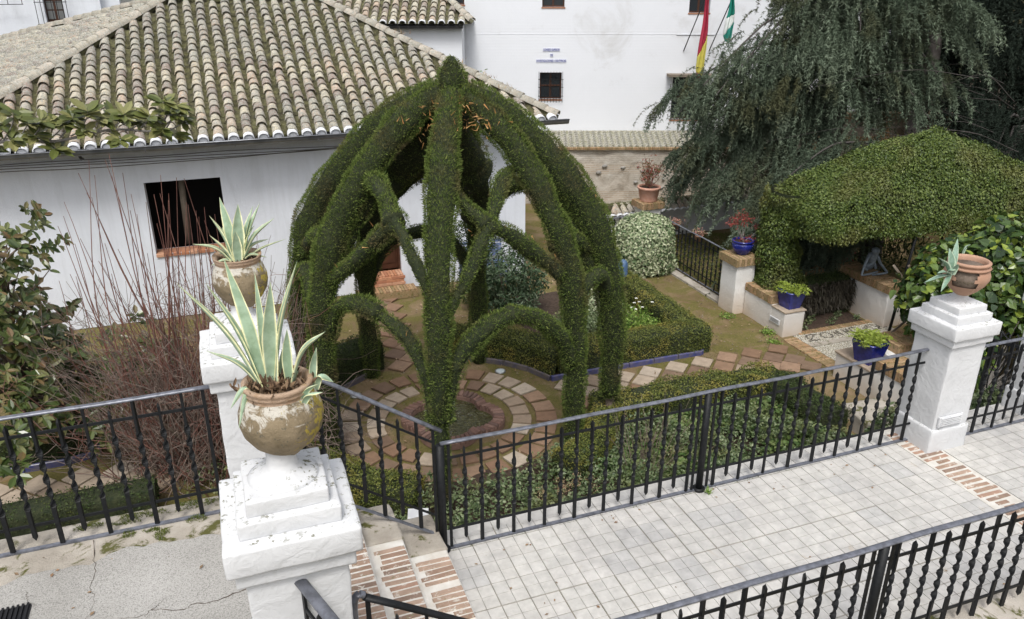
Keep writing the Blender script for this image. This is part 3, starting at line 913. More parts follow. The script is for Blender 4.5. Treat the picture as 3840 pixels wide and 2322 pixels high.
def blade_mesh(base, mid, tip, w, fold=.25, n=18, twist=0.0, side=None):
    """agave leaf: thick trough-shaped blade; rnd = 0 at the middle, 1 at the margin"""
    P = cat_rom([base, mid, tip], n)
    T = unit(np.gradient(P, axis=0))
    out = np.array(tip, float) - np.array(base, float)
    s = side if side is not None else np.cross(out, (0, 0, 1))
    if np.linalg.norm(s) < 1e-3: s = np.array((1., 0, 0))
    X = unit(np.tile(s, (n, 1)) - (np.tile(s, (n, 1)) * T).sum(1)[:, None] * T)
    Nn = np.cross(X, T)
    f = np.linspace(0, 1, n)
    ww = w * np.interp(f, [0, .08, .3, .5, .75, .92, 1], [.62, .72, .9, 1, .66, .22, .0])
    us = np.array([-1, -.72, -.3, .3, .72, 1.])
    V = []; A = []
    for lay, th in ((0, 0), (1, .012)):
        for u in us:
            d = fold * (u * u) - (th * (1 - u * u) / max(w, 1e-3) if lay else 0)
            V.append(P + X * (u * ww)[:, None] + Nn * (ww * d)[:, None])
            A.append(np.full(n, abs(u)))
    V = np.stack(V, 1).reshape(-1, 3); A = np.stack(A, 1).reshape(-1)
    m = len(us)
    Q = []
    for i in range(n - 1):
        for j in range(m - 1):
            Q.append((i * 2 * m + j, i * 2 * m + j + 1, (i + 1) * 2 * m + j + 1, (i + 1) * 2 * m + j))
            Q.append((i * 2 * m + m + j + 1, i * 2 * m + m + j, (i + 1) * 2 * m + m + j, (i + 1) * 2 * m + m + j + 1))
        for j in (0, m - 1):
            a, b, c, d = i * 2 * m + j, i * 2 * m + m + j, (i + 1) * 2 * m + m + j, (i + 1) * 2 * m + j
            Q.append((a, b, c, d) if j else (d, c, b, a))
    return np_mesh('leaf', V, np.array(Q), A, True, True)

def agave(label, loc, leaves, mat='agave', scale=1.3):
    """leaves: (tip dx, dy, dz, width, lift of the middle, [base dx, dy, dz])"""
    t = empty('agave', loc, label, 'agave', 'agaves in the pillar urns')
    for L in leaves:
        tip = np.array(L[:3], float); w = L[3]; lift = L[4]
        b = np.array(L[5], float) if len(L) > 5 else np.array([0, 0, 0.])
        d = tip - b
        h = d.copy(); h[2] = 0
        base = b + unit(h) * .018 if np.linalg.norm(h) > .02 else b
        mid = b + d * .5 + np.array((0, 0, lift)) - h * .05
        side = None
        if np.linalg.norm(h) < .12: side = np.array((1., .25 * np.sign(tip[0] + .01), 0))
        link('leaf', blade_mesh(base, mid, tip, w * scale, side=side), t, mat=M[mat])
    return t

def urn(label, loc, seed, r=.168, h=.335, mouth=.128):
    t = empty('urn', loc, label, 'urn', 'stone urns on the white pillars')
    urn_mesh(r, h, mouth, seed).obj('bowl', M['urn'], t, True)
    soil_disc(mouth * .9, h - .045, 650, parent=t)
    return t
urn('largest lichened clay urn, on the nearest white pillar, holding the tall agave', (.095, 3.0, 2.362), 1, .170)
urn('lichened clay urn on the second white pillar, behind the nearest one', (.015, 4.76, 2.345), 2, .160, .32)
agave('tall variegated agave with yellow edged leaves in the nearest urn', (.06, 3.0, 2.655),
      [(-.275, -.02, .51, .020, .02), (-.175, .02, .48, .021, .015), (-.10, .06, .56, .021, .0), (.005, .05, .49, .013, .0),
       (.055, -.05, .48, .025, .0), (.165, .0, .535, .021, .02), (.035, .08, .34, .012, .0, (.04, .03, .0)), (.24, -.05, .245, .020, .045, (.06, -.01, -.01)), (.095, -.03, .27, .017, .01, (.07, 0, -.01)),
       (-.215, .05, .19, .011, .03), (.07, .03, .16, .010, .0, (.05, .03, 0)), (.205, .03, .145, .014, .0, (.16, .0, -.02)), (.255, -.02, .0, .013, .045, (.165, 0, -.03)),
       (-.155, -.05, -.03, .010, .06, (-.05, -.02, -.01)), (-.135, -.06, -.12, .010, .085, (-.05, -.03, -.01)), (.20, -.12, .015, .013, .02, (.09, -.11, -.05)), (.19, -.10, .045, .011, .02, (.09, -.10, -.05)), (.055, -.125, -.12, .006, .06, (.09, -.11, -.05)),
       (.13, .03, .06, .016, .02, (.07, .0, -.01))])
agave('shorter variegated agave in the second urn, in front of the white house wall', (.015, 4.76, 2.615),
      [(-.12, .0, .31, .023, .02), (-.05, .05, .40, .024, .0), (.045, -.03, .37, .030, .0), (.13, .06, .33, .020, .0), (.17, .04, .35, .022, .0), (.24, .0, .26, .024, .03), (-.135, -.02, .20, .022, .0),
       (-.235, .0, .15, .016, .035), (-.06, .05, .22, .02, .0), (.20, .05, .12, .012, .04), (.17, -.03, .03, .012, .04), (-.15, -.04, .02, .012, .03), (.01, -.05, .22, .024, .0), (.12, .02, .22, .02, .02),
       (.30, .05, .11, .005, .02), (-.10, .04, .06, .012, .04)])
# dead leaf bases of the nearest agave
P = np.array([.085, 2.985, 2.665]) + rng.normal(size=(420, 3)) * (.055, .035, .020)
scatter(*LONG, P, rng.normal(size=(420, 3)), .04 * (.4 + rng.random(420)), 'dry_leaf_bases', M['debris'], None, updir=np.stack([rng.normal(size=420) * .6, rng.normal(size=420) * .6, np.ones(420)], 1))
prop(bpy.data.objects['dry_leaf_bases'], 'tuft of dry brown leaf bases round the tall agave stem', 'dead leaves')

# broken terracotta urn on the far right pillar
t = empty('broken_urn', (6.12, 4.87, 1.545), 'broken terracotta urn with a hole in its side on the far right pillar', 'urn', None)
prof = [(.0, 0), (.055, 0), (.07, .01), (.115, .05), (.165, .11), (.19, .165), (.192, .20), (.18, .232), (.165, .252), (.182, .262), (.185, .272), (.158, .282), (.158, .292), (.176, .300), (.178, .315), (.165, .325), (.150, .323), (.142, .30), (.14, .26)]
m = MB().lathe(prof, 64)
V = m.V[0]; Q = m.Q[0]
c = V[Q].mean(1)
ang = np.arctan2(c[:, 1], c[:, 0])
cut = (np.abs(np.arctan2(np.sin(ang + 2.45), np.cos(ang + 2.45))) < .48 + .12 * np.sin(c[:, 2] * 60)) & (c[:, 2] > .085) & (c[:, 2] < .245)
m.Q = [Q[~cut]]
m.obj('bowl', M['terracotta'], t, True)
MB().lathe([(.0, .02), (.10, .06), (.155, .12), (.168, .18), (.155, .23), (.13, .28), (0, .285)], 32).obj('root_ball', M['bark'], t, True)
n = 1500
a = rng.normal(size=(n, 3)); a = unit(a)
P = a * (.165, .165, .10) + (0, 0, .17); P[:, 2] = np.clip(P[:, 2], .07, .28)
P2 = P * 1.0
scatter(*OVAL, P2, a, .016, 'root_fibres', leafy('root_fibres', [(.07, .05, .035), (.18, .15, .11), (.10, .08, .05)]), t)
agave('small grey-green agave hanging out of the broken terracotta urn', (5.90, 4.84, 1.77),
      [(-.33, -.02, -.03, .020, .015), (-.20, .0, .18, .026, .02), (.10, .10, .29, .022, .0), (-.14, -.05, -.13, .018, .02), (.40, .20, .17, .016, .03, (.30, .2, .06)), (-.05, .02, .22, .026, .01), (-.10, -.06, .07, .026, .02), (.05, .12, .20, .022, .0), (-.22, -.04, .05, .020, .02), (-.02, -.06, .12, .024, .01)], 'agave_grey')

# ------------------------------------------------------------------ house with the tiled hip roof
EZ, EY = 1.70, 14.0            # eave
AX0, AX1, RY, RZ = -.56, 2.25, 17.8, 3.73
EX0, EX1 = -4.36, 6.05
BXL, BYL, BZL = -6.1, 22.3, 2.35     # the left side of the roof is flatter than the front
house = empty('white_house', (1, 16, G), 'low white house with a mossy clay tiled hip roof behind the topiary dome', 'house')
W = 14.5
def hw(x0, x1, z0, z1, y0=W, y1=W + .32, m='wall', n='wall'):
    return world_child(MB().box(x0, x1, y0, y1, z0, z1).obj(n, M[m]), house)
hw(-4.0, -1.27, G, 1.62); hw(-.05, 2.28, G, 1.62); hw(3.04, 5.62, G, 1.62)
hw(-1.27, -.05, G, -.30); hw(-1.27, -.05, .97, 1.62); hw(2.28, 3.04, .55, 1.62)
hw(5.32, 5.62, G, 1.62, W + .32, 21); hw(-4.0, -3.7, G, 1.62, W + .32, 21); hw(-4, 5.62, G, 1.62, 21, 21.3)
world_child(MB().box(-3.69, 5.31, 16.2, 16.3, G, 1.5).obj('inner_wall', M['dark']), house)
win = world_child(MB().box(-1.27, -.05, W + .02, W + .30, -.33, -.297).obj('window', M['sill']), house)
for k in range(9):
    b = MB().box(-1.27 + k * .1365, -1.27 + k * .1365 + .125, W - .03, W + .10, -.345, -.288, bev=.006).obj('sill_brick', M['brick_new'], win)
MB().tube([(-.74, W + .5, -.3), (-.70, W + .48, 1.0)], .055, 10).obj('inner_post', M['woodgrey'], win, True)
# door, reveal, two brick steps
door = world_child(MB().box(2.30, 3.02, W + .16, W + .21, -1.12, .55).obj('door', M['wood']), house)
MB().box(2.36, 2.62, W + .145, W + .16, -1.0, -.45).box(2.70, 2.96, W + .145, W + .16, -1.0, -.45).box(2.36, 2.62, W + .145, W + .16, -.35, .4).box(2.70, 2.96, W + .145, W + .16, -.35, .4).obj('door_panel', M['wood'], door)
MB().box(3.0, 3.038, W + .08, W + .24, -1.12, .55).box(2.28, 2.30, W + .08, W + .24, -1.12, .55).obj('door_frame', M['wood'], door)
ds = empty('door_steps', (2.7, 14.3, G), 'two orange brick steps below the brown door of the white house', 'steps')
MB().box(-.45, .33, -.02, .36, 0, .345).obj('step', M['brick_new'], ds)
MB().box(-.62, .52, -.34, .0, 0, .13).obj('step', M['brick_moss'], ds)
BN = MB().box(-.026, .026, -.14, .14, 0, .035, bev=.004).mesh('brick'); BN.materials.append(M['brick_new'])
BNp = MB().box(-.026, .026, -.15, .15, 0, .035, bev=.004).mesh('brick'); BNp.materials.append(M['brick_moss'])
BNf = MB().box(-.13, .13, -.01, .01, 0, .052, bev=.004).mesh('brick'); BNf.materials.append(M['brick_new'])
for k in range(13):
    link('brick', BN, ds, (-.42 + k * .0595, .12, .345 + random.uniform(0, .003)))
for k in range(19):
    link('brick', BNp, ds, (-.59 + k * .0595, -.18, .13 + random.uniform(0, .003)))
for r_ in range(3):
    for k in range(3):
        link('brick', BNf, ds, (-.32 + k * .27 - (.10 if r_ % 2 else 0), -.025, .175 + r_ * .06))

# roof base planes
roof = world_child(MB().add([(EX0, EY, EZ - .05), (EX1, EY, EZ - .05), (AX1, RY, RZ - .05), (AX0, RY, RZ - .05), (BXL, BYL, BZL - .05), (EX1, 21.6, EZ - .05)],
      [(0, 1, 2, 3), (5, 4, 3, 2)], [(0, 3, 4), (1, 5, 2)]).obj('roof', M['roof_bed']), house)
world_child(MB().box(EX0 + .1, EX1 - .1, EY + .10, 21.4, EZ - .12, EZ - .052).obj('soffit', M['black']), house)
SLOPE = math.atan((RZ - EZ) / (RY - EY))
def barrel(L=.30, r0=.086, r1=.064, n=7, th=.014, up=True):
    """cover tile, wide end down-slope at the origin, running up along +y"""
    V = []; Q = []
    for k, (y, r) in enumerate(((0, r0), (L, r1))):
        for s in (0, 1):
            for i in range(n):
                a = math.pi * i / (n - 1)
                rr = r - th * s
                V.append((-rr * math.cos(a) , y, rr * math.sin(a) * .92))
    o = lambda k, s, i: (k * 2 + s) * n + i
    for i in range(n - 1):
        Q += [(o(0, 0, i), o(0, 0, i + 1), o(1, 0, i + 1), o(1, 0, i)), (o(0, 1, i + 1), o(0, 1, i), o(1, 1, i), o(1, 1, i + 1)),
              (o(0, 1, i), o(0, 1, i + 1), o(0, 0, i + 1), o(0, 0, i))]
    return np.array(V), np.array(Q)
TV, TQ = barrel()
TILE_ME = [np_mesh('tile', *barrel(.30, .087 + d, .063), smooth=True) for d in (0, .005, -.004)]
for me in TILE_ME: me.materials.append(M['tile'])
def tiled_face(p0, along, upslope, ncol, dx, ext, step, z_off=.0, jit=1.0):
    """list of (location, 3x3 axes) for the tiles on one roof face; ext(c) = (start, end) along the slope in column c"""
    along = unit(np.array(along, float)); ups = unit(np.array(upslope, float)); nn = np.cross(along, ups)
    out = []
    for c in range(ncol):
        s0, s1 = ext(c)
        s = s0; wob = random.uniform(-.012, .012)
        while s < s1 - .12:
            st = step * random.uniform(.8, 1.22)
            loc = np.array(p0) + along * (dx * (c + .5) + wob + random.uniform(-.008, .008) * jit) + ups * s + nn * (.045 + random.uniform(-.006, .008))
            tilt = .105 + random.uniform(-.02, .03)
            yaw = random.uniform(-.05, .05) * jit
            u2 = unit(ups * math.cos(yaw) + along * math.sin(yaw) - nn * tilt)
            a2 = unit(np.cross(u2, nn)); n2 = np.cross(a2, u2)
            out.append((loc, np.stack([a2, u2, n2], 1), c, s))
            s += st
    return out
def place_tiles(tiles, parent_obj, single, nm='tile', joined_name='tile_field', origin=(0, 0, 0)):
    o0 = np.array(origin)
    for loc, Rm, c, s in tiles[:single]:
        o = bpy.data.objects.new(nm, random.choice(TILE_ME)); COL.objects.link(o)
        o.parent = parent_obj
        m = Matrix(Rm.tolist()).to_4x4(); m.translation = Vector((loc - o0).tolist())
        o.matrix_local = m
    rest = tiles[single:]
    if rest:
        V = np.concatenate([TV @ Rm.T + (loc - o0) for loc, Rm, _, _ in rest])
        F = np.concatenate([TQ + i * len(TV) for i in range(len(rest))])
        rr = np.repeat(rng.random(len(rest)), len(TQ))
        o = link(joined_name, np_mesh(joined_name, V, F, rr, True), parent_obj, mat=M['tile_far'])
        o['kind'] = 'stuff'
DX = .2365
up_front = np.array((0, RY - EY, RZ - EZ)); SLen = np.linalg.norm(up_front)
def front_ext(c):
    x = EX0 + DX * (c + .5)
    d = min(x - EX0, EX1 - x, RY - EY)
    return (0.02, SLen * min(1, d / (RY - EY)) - .10)
front = tiled_face((EX0, EY, EZ), (1, 0, 0), up_front, int((EX1 - EX0) / DX), DX, front_ext, .185)
pA = np.array((AX0, RY, RZ)); pE = np.array((EX0, EY, EZ)); pB = np.array((BXL, BYL, BZL))
lal = unit(pE - pB); lup = pA - pB; lup = unit(lup - (lup @ lal) * lal); lL = np.linalg.norm(pE - pB); lH = (pA - pB) @ lup; lk = (pA - pB) @ lal
left = tiled_face(pB, lal, lup, int(lL / DX), DX, lambda c: (0, lH * min(DX * (c + .5) / lk, (lL - DX * (c + .5)) / (lL - lk)) - .1), .2)
right = tiled_face((EX1, EY, EZ), (0, 1, 0), (-1, 0, (RZ - EZ) / 3.8), 32, DX, lambda c: (0, SLen * min(1, min(DX * (c + .5), 7.6 - DX * (c + .5)) / 3.8) - .1), .2)
camp = np.array((0, 0, 4.2)); ch = np.array([math.sin(R(20.2)), math.cos(R(20.2))])
def seen(t):
    d = t[0] - camp; f = d[:2] @ ch; l = d[0] * ch[1] - d[1] * ch[0]
    return abs(l / f) < .66 and t[0][2] < 3.72
vis = sorted([t for t in front if seen(t)], key=lambda t: np.linalg.norm(t[0] - camp) + (4 if (1.2 < t[0][0] < 4.2 and t[0][2] < 2.1) else 0))
rest = [t for t in front if not seen(t)]
place_tiles(vis + rest + left + right, roof, 300)
# channel tiles between the covers: one joined bed
ch_t = []
for f, dx0 in ((front, DX / 2),):
    for loc, Rm, c, s in f:
        ch_t.append((loc + np.array((dx0, 0, 0)) - Rm[:, 2] * .015 + Rm[:, 2] * .05, Rm @ np.diag((1., 1, -1.)), c, s))
V = np.concatenate([TV @ Rm.T + loc for loc, Rm, _, _ in ch_t]); F = np.concatenate([TQ[:, ::-1] + i * len(TV) for i in range(len(ch_t))])
o = link('channel_tiles', np_mesh('channel_tiles', V, F, smooth=True), roof, mat=M['roof_bed']); o['kind'] = 'stuff'
# moss and grass growing between the tiles
def roof_moss(n, p0, along, ups, la, name='roof_moss'):
    k = rng.integers(0, len(front), n)
    L = np.array([front[i][0] for i in k]) + np.array((DX / 2, 0, -.02)) + rng.normal(size=(n, 3)) * (.03, .06, .0)
    L[:, 2] = EZ + (L[:, 1] - EY) * (RZ - EZ) / (RY - EY) + .012
    L = L[vnoise(L, 2.3, 4) > -.2]
    N = rng.normal(size=L.shape)
    scatter(*BLADE, L, N, .035, name, leafy('roof_moss_leaves', [(.05, .055, .012), (.10, .11, .03), (.16, .14, .07), (.22, .20, .12)]), roof, updir=np.stack([rng.normal(size=len(L)) * .8, rng.normal(size=len(L)) * .8, np.ones(len(L))], 1))
roof_moss(30000, 0, 0, 0, 0)
# hip and ridge tiles
HT = np_mesh('hip_tile', *barrel(.36, .105, .088, 8, .014), smooth=True); HT.materials.append(M['hip'])
def hip_line(a, b, step=.26):
    a = np.array(a, float); b = np.array(b, float); L = np.linalg.norm(b - a); u = (b - a) / L
    al = unit(np.cross(u, (0, 0, 1))); nn = np.cross(al, u)
    s = 0
    while s < L:
        Rm = np.stack([al, unit(u - nn * .05), nn], 1)
        o = bpy.data.objects.new('hip_tile', HT); COL.objects.link(o); o.parent = roof
        m = Matrix(Rm.tolist()).to_4x4(); m.translation = Vector((a + u * s + nn * .06 + np.array((0, 0, random.uniform(0, .01)))).tolist())
        o.matrix_local = m
        s += step * random.uniform(.92, 1.08)
    MB().tube([a + nn * .01, b + nn * .01], .07, 8).obj('hip_mortar', M['roof_bed'], roof, True)
hip_line((EX1, EY, EZ), (AX1, RY, RZ)); hip_line((EX0, EY, EZ), (AX0, RY, RZ))
hip_line((BXL, BYL, BZL), (AX0, RY, RZ)); hip_line((AX0, RY, RZ), (AX1, RY, RZ))
# white mortared eave ends
EM = np_mesh('eave_tile', *barrel(.14, .092, .082, 8, .02), smooth=True); EM.materials.append(M['tile_white'])
PLUG = MB().add([(0, 0, -.01)] + [(-.066 * math.cos(math.pi * i / 8), .0, .060 * math.sin(math.pi * i / 8) - .004) for i in range(9)] + [(-.066 * math.cos(math.pi * i / 8), .09, .060 * math.sin(math.pi * i / 8) - .004) for i in range(9)], [(1 + i, 2 + i, 11 + i, 10 + i) for i in range(8)], [(0, 2 + i, 1 + i) for i in range(8)]).mesh('mortar_plug')
PLUG.materials.append(M['tile_white'])
for c in range(int((EX1 - EX0) / DX)):
    x = EX0 + DX * (c + .5)
    if x < -3.6: continue
    o = link('eave_tile', EM, roof, (x, EY - .10, EZ + .005), (SLOPE * .6, 0, 0))
    link('mortar_plug', PLUG, roof, (x, EY - .085, EZ + .002), (SLOPE * .6, 0, 0))
    mm = MB().box(-DX / 2, DX / 2, 0, .14, -.05, .008).obj('eave_mortar', M['tile_white'], roof, loc=(x, EY - .085, EZ - .01)) if False else None
MB().box(EX0, EX1, EY - .06, EY + .1, EZ - .05, EZ - .005).obj('eave_board', M['black'], roof)
# gutter, brackets, cables
gut = []
prof = [(-.052, .045), (-.05, 0.01), (-.035, -.025), (0, -.042), (.035, -.025), (.05, .01), (.052, .045)]
V = [(x, EY - .13 + p, EZ - .045 + q - .012 * (5 - x) / 9) for x in (EX0 - .1, EX1 + .18) for p, q in prof]
V += [(x, EY - .13 + p * .9, EZ - .042 + q * .9 - .012 * (5 - x) / 9) for x in (EX0 - .1, EX1 + .18) for p, q in prof]
n = 7
Q = [(i, i + 1, n + i + 1, n + i) for i in range(6)] + [(14 + i + 1, 14 + i, 14 + n + i, 14 + n + i + 1) for i in range(6)]
MB().add(V, Q).obj('gutter', M['gutter'], roof, True)
MB().tube([(EX0 - .1, EY - .188, EZ), (EX1 + .18, EY - .188, EZ + .005)], .011, 8).obj('gutter_bead', M['gutter'], roof, True)
for k in range(8):
    MB().box(-3.8 + k * 1.35, -3.79 + k * 1.35, EY - .185, EY - .075, EZ - .09, EZ - .01).obj('gutter_bracket', M['gutter'], roof)
MB().tube([(-2.05, EY - .1, EZ - .09), (-2.05, EY + .0, EZ - .17), (-2.07, EY + .3, EZ - .22)], .022, 8).obj('downpipe', M['black'], roof, True)
MB().tube([(5.3, EY - .05, EZ - .09), (5.3, EY + .05, EZ - .2)], .02, 8).obj('downpipe', M['black'], roof, True)
cable = MB()
for k in range(4):
    pts = [(x, W - .012 - .006 * k, 1.42 - .03 * k + .012 * math.sin(x * 1.7 + k) - .05 * max(0, math.sin((x + k) * .8))) for x in np.linspace(-3.9, 5.4, 40)]
    cable.tube(pts, .006, 5)
world_child(cable.obj('wall_cable', M['cable'], None, True), house)
# weeds along the hip
def tuft(name, center, spread, n, size, mat, label, cat, group=None, up=.8, shape=BLADE, kind=None, parent=None):
    P = np.array(center) + rng.normal(size=(n, 3)) * np.array(spread)
    D = np.stack([rng.normal(size=n) * (1 - up), rng.normal(size=n) * (1 - up), np.ones(n) * up], 1)
    o = scatter(*shape, P, rng.normal(size=(n, 3)), size * (.5 + rng.random(n)), name, M[mat], parent, updir=D, kind=kind)
    if label: prop(o, label, cat, group)
    return o
for k, (x, y) in enumerate(((5.0, 15.2), (4.5, 15.7), (5.3, 14.9), (3.6, 16.6), (-2.2, 19.7), (-3.0, 20.4))):
    z = EZ + (EX1 - x) * (RZ - EZ) / 3.8 if x > 0 else RZ - (AX0 - x) * (RZ - EZ) / 3.8
    tuft('roof_weed', (x, y, z + .08), (.12, .12, .03), 50, .08, 'dry', ('', '')[0] or None, None, parent=roof, kind='stuff')
#@@PART2
# ------------------------------------------------------------------ buildings behind (turned 20.2 degrees, so they face the garden square on)
HR = R(-20.2)
def far_empty(name, label, cat, group=None):
    return empty(name, (0, 0, 0), label, cat, group, HR)
MAINY = 22.0
main = far_empty('white_building', 'tall whitewashed brick building behind the garden with barred windows and blue lettering', 'building')
def fb(m, x0, x1, y0, y1, z0, z1, **k): return m.box(x0, x1, y0, y1, z0, z1, **k)
cols = [(-7.5, -1.85), (-1.21, .72), (1.34, 4.20), (5.14, 11.2)]
# wall built as piers and bands round the openings
wl = MB()
def wall_with_holes(mb, x0, x1, z0, z1, y0, y1, holes):
    """holes: (hx0, hx1, hz0, hz1)"""
    xs = sorted({x0, x1, *[h[0] for h in holes], *[h[1] for h in holes]})
    zs = sorted({z0, z1, *[h[2] for h in holes], *[h[3] for h in holes]})
    for i in range(len(xs) - 1):
        zz = z0
        runs = []
        for k in range(len(zs) - 1):
            cx, cz = (xs[i] + xs[i + 1]) / 2, (zs[k] + zs[k + 1]) / 2
            if any(h[0] < cx < h[1] and h[2] < cz < h[3] for h in holes):
                if zs[k] > zz: runs.append((zz, zs[k]))
                zz = zs[k + 1]
        if z1 > zz: runs.append((zz, z1))
        for a, b in runs: mb.box(xs[i], xs[i + 1], y0, y1, a, b)
holes = [(.74, 1.33, 1.10, 1.80), (.78, 1.36, 3.43, 4.3), (-1.85, -1.23, 3.49, 4.3), (4.58, 5.12, 3.29, 4.2), (4.30, 5.15, .56, 1.72), (8.2, 9.0, .6, 1.8)]
wall_with_holes(wl, -7.5, 9.9, -1.5, 7.5, MAINY, MAINY + .35, holes)
wl.obj('wall', M['farwall'], main)
MB().box(-7.4, 9.8, MAINY + .9, MAINY + 1, -1.5, 7).obj('inner_wall', M['dark'], main)
for i, (x0, x1, z0, z1) in enumerate(holes):
    f = MB().box(x0 - .02, x1 + .02, MAINY - .015, MAINY + .10, z0 - .035, z0).obj('window_sill', M['sill'], main)
    w = MB()
    t = .035
    for a, b, c, d in ((x0, x0 + t, z0, z1), (x1 - t, x1, z0, z1), (x0 + t, x1 - t, z0, z0 + t), (x0 + t, x1 - t, z1 - t, z1), ((x0 + x1) / 2 - .025, (x0 + x1) / 2 + .025, z0 + t, z1 - t), (x0 + t, (x0 + x1) / 2 - .025, (z0 + z1) / 2 - .02, (z0 + z1) / 2 + .02), ((x0 + x1) / 2 + .025, x1 - t, (z0 + z1) / 2 - .02, (z0 + z1) / 2 + .02)):
        w.box(a, b, MAINY + .16, MAINY + .20, c, d)
    wf = w.obj('window_frame', M['wood'], main)
    xm, zm = (x0 + x1) / 2, (z0 + z1) / 2
    for a, b in ((x0 + t, xm - .025), (xm + .025, x1 - t)):
        for c, d in ((z0 + t, zm - .02), (zm + .02, z1 - t)):
            MB().box(a, b, MAINY + .175, MAINY + .183, c, d).obj('pane', M['glass'], wf)
            if i == 0:
                MB().box(a + .01, (a * 1.3 + b * .7) / 2, MAINY + .20, MAINY + .205, c + .02, d - .01).obj('curtain', M['curtain'], wf)
# projecting iron grille on the ground floor window
gr = MB().box(.70, 1.37, MAINY - .10, MAINY - .085, 1.62, 1.635).obj('window_grille', M['iron'], main)
MB().box(.70, 1.37, MAINY - .10, MAINY - .085, 1.42, 1.435).box(.70, 1.37, MAINY - .10, MAINY - .085, 1.19, 1.205).obj('cross_bar', M['iron'], gr)
for k in range(9):
    MB().tube([(.715 + k * .079, MAINY - .093, 1.03), (.715 + k * .079, MAINY - .093, 1.83)], .006, 5).obj('grille_bar', M['iron'], gr)
# the barred opening under the flags, its lintel shelf and cage
MB().box(4.12, 5.3, MAINY - .35, MAINY, 1.72, 1.78).obj('lintel_shelf', M['woodgrey'], main)
gb = MB().box(4.26, 5.2, MAINY - .30, MAINY - .285, .9, .915).box(4.26, 5.2, MAINY - .30, MAINY - .285, 1.3, 1.315).obj('window_grille', M['iron'], main)
for k in range(12):
    MB().tube([(4.27 + k * .083, MAINY - .29, .50), (4.27 + k * .083, MAINY - .29, 1.72)], .006, 5).obj('grille_bar', M['iron'], gb)
MB().box(4.3, 5.3, MAINY - .02, MAINY + .001, 2.748, 2.755).box(-1.2, 9.9, MAINY - .004, MAINY + .001, 2.76, 2.775).obj('string_course', M['farwall'], main)
# glazed tile lettering
def sign_line(txt, xc, z, h, wtot):
    p = MB().box(xc - wtot / 2 - .012, xc + wtot / 2 + .012, MAINY - .012, MAINY, z - h * .62, z + h * .62).obj('letter_plaque', M['sign'], main)
    cu = bpy.data.curves.new('lettering', 'FONT')
    cu.body = txt; cu.size = h * 1.25; cu.align_x = 'CENTER'; cu.align_y = 'CENTER'; cu.extrude = .002
    cu.offset = .0012
    cu.materials.append(M['letter_blue'])
    tmp = bpy.data.objects.new('tmp_text', cu); COL.objects.link(tmp)
    bpy.context.view_layer.update()
    me = bpy.data.meshes.new_from_object(tmp.evaluated_get(bpy.context.evaluated_depsgraph_get()))
    wx = tmp.dimensions.x
    bpy.data.objects.remove(tmp)
    o = link('lettering', me, p, (xc, MAINY - .015, z), (R(90), 0, 0))
    if wx > 0: o.scale.x = wtot / wx
    return o
sign_line('CONSEJO SUPERIOR', 1.04, 2.375, .066, .43)
sign_line('DE', 1.045, 2.24, .066, .065)
sign_line('INVESTIGACIONES  CIENTIFICAS', 1.04, 2.095, .066, .78)
# flags on raking poles
def flag(label, u, topz, bands, foot, width, green=False):
    t = far_empty('flag', label, 'flag')
    P0 = np.array((foot, MAINY - .02, 2.35)); P1 = np.array((foot + .30, MAINY - 1.1, 3.95))
    MB().tube([P0, P1], .014, 8).obj('pole', M['black'], t, True)
    # cloth hanging in folds from the pole head
    nz, nx = 46, 15
    zs = np.linspace(topz, bands[-1][0], nz)
    V = []
    for k, z in enumerate(zs):
        f = k / (nz - 1)
        wloc = width * (.35 + .65 * min(1, f * 1.8)) * (1 if f < .86 else max(.25, 1 - (f - .86) * 4))
        for j in range(nx):
            g = j / (nx - 1)
            V.append((u - wloc / 2 + g * wloc + .02 * math.sin(f * 5), MAINY - .95 + .035 * math.sin(g * 13 + f * 3) + .02 * math.sin(g * 6 - f * 5), z - .05 * g * (f > .5)))
    V = np.array(V)
    lo = 0
    for b, (zb, col, skew) in enumerate(bands):
        m_ = simple('flag_cloth_%s' % col[0], col[1], tuple(x * 1.15 for x in col[1]), 10, .8, spec=.1)
        Q = []
        for k in range(nz - 1):
            for j in range(nx - 1):
                zc = (zs[k] + zs[k + 1]) / 2 + skew * ((j + .5) / (nx - 1) - .5)
                zprev = 99 if b == 0 else bands[b - 1][0] 
                zc2 = (zs[k] + zs[k + 1]) / 2 + (bands[b - 1][2] if b else 0) * ((j + .5) / (nx - 1) - .5)
                if zc >= zb and (b == 0 or zc2 < zprev):
                    Q.append((k * nx + j, k * nx + j + 1, (k + 1) * nx + j + 1, (k + 1) * nx + j))
        if Q:
            o = link('cloth_band', np_mesh('cloth_band', V, np.array(Q), smooth=True), t, mat=m_)
            sm = o.modifiers.new('thick', 'SOLIDIFY'); sm.thickness = .004
    return t
flag('red and yellow flag hanging limp from the left wall pole', 4.80, 3.72, ((2.55, ('red', (.36, .04, .07)), -.55), (1.86, ('yellow', (.50, .45, .10)), .12), (1.72, ('red', (.36, .04, .07)), 0)), 4.52, .20)
flag('green and white flag hanging from the right wall pole, half behind the weeping tree', 5.42, 3.72, ((3.25, ('green', (.02, .20, .15)), -.1), (2.98, ('white', (.62, .66, .64)), -.4), (2.66, ('green', (.03, .20, .16)), 0)), 5.19, .22)
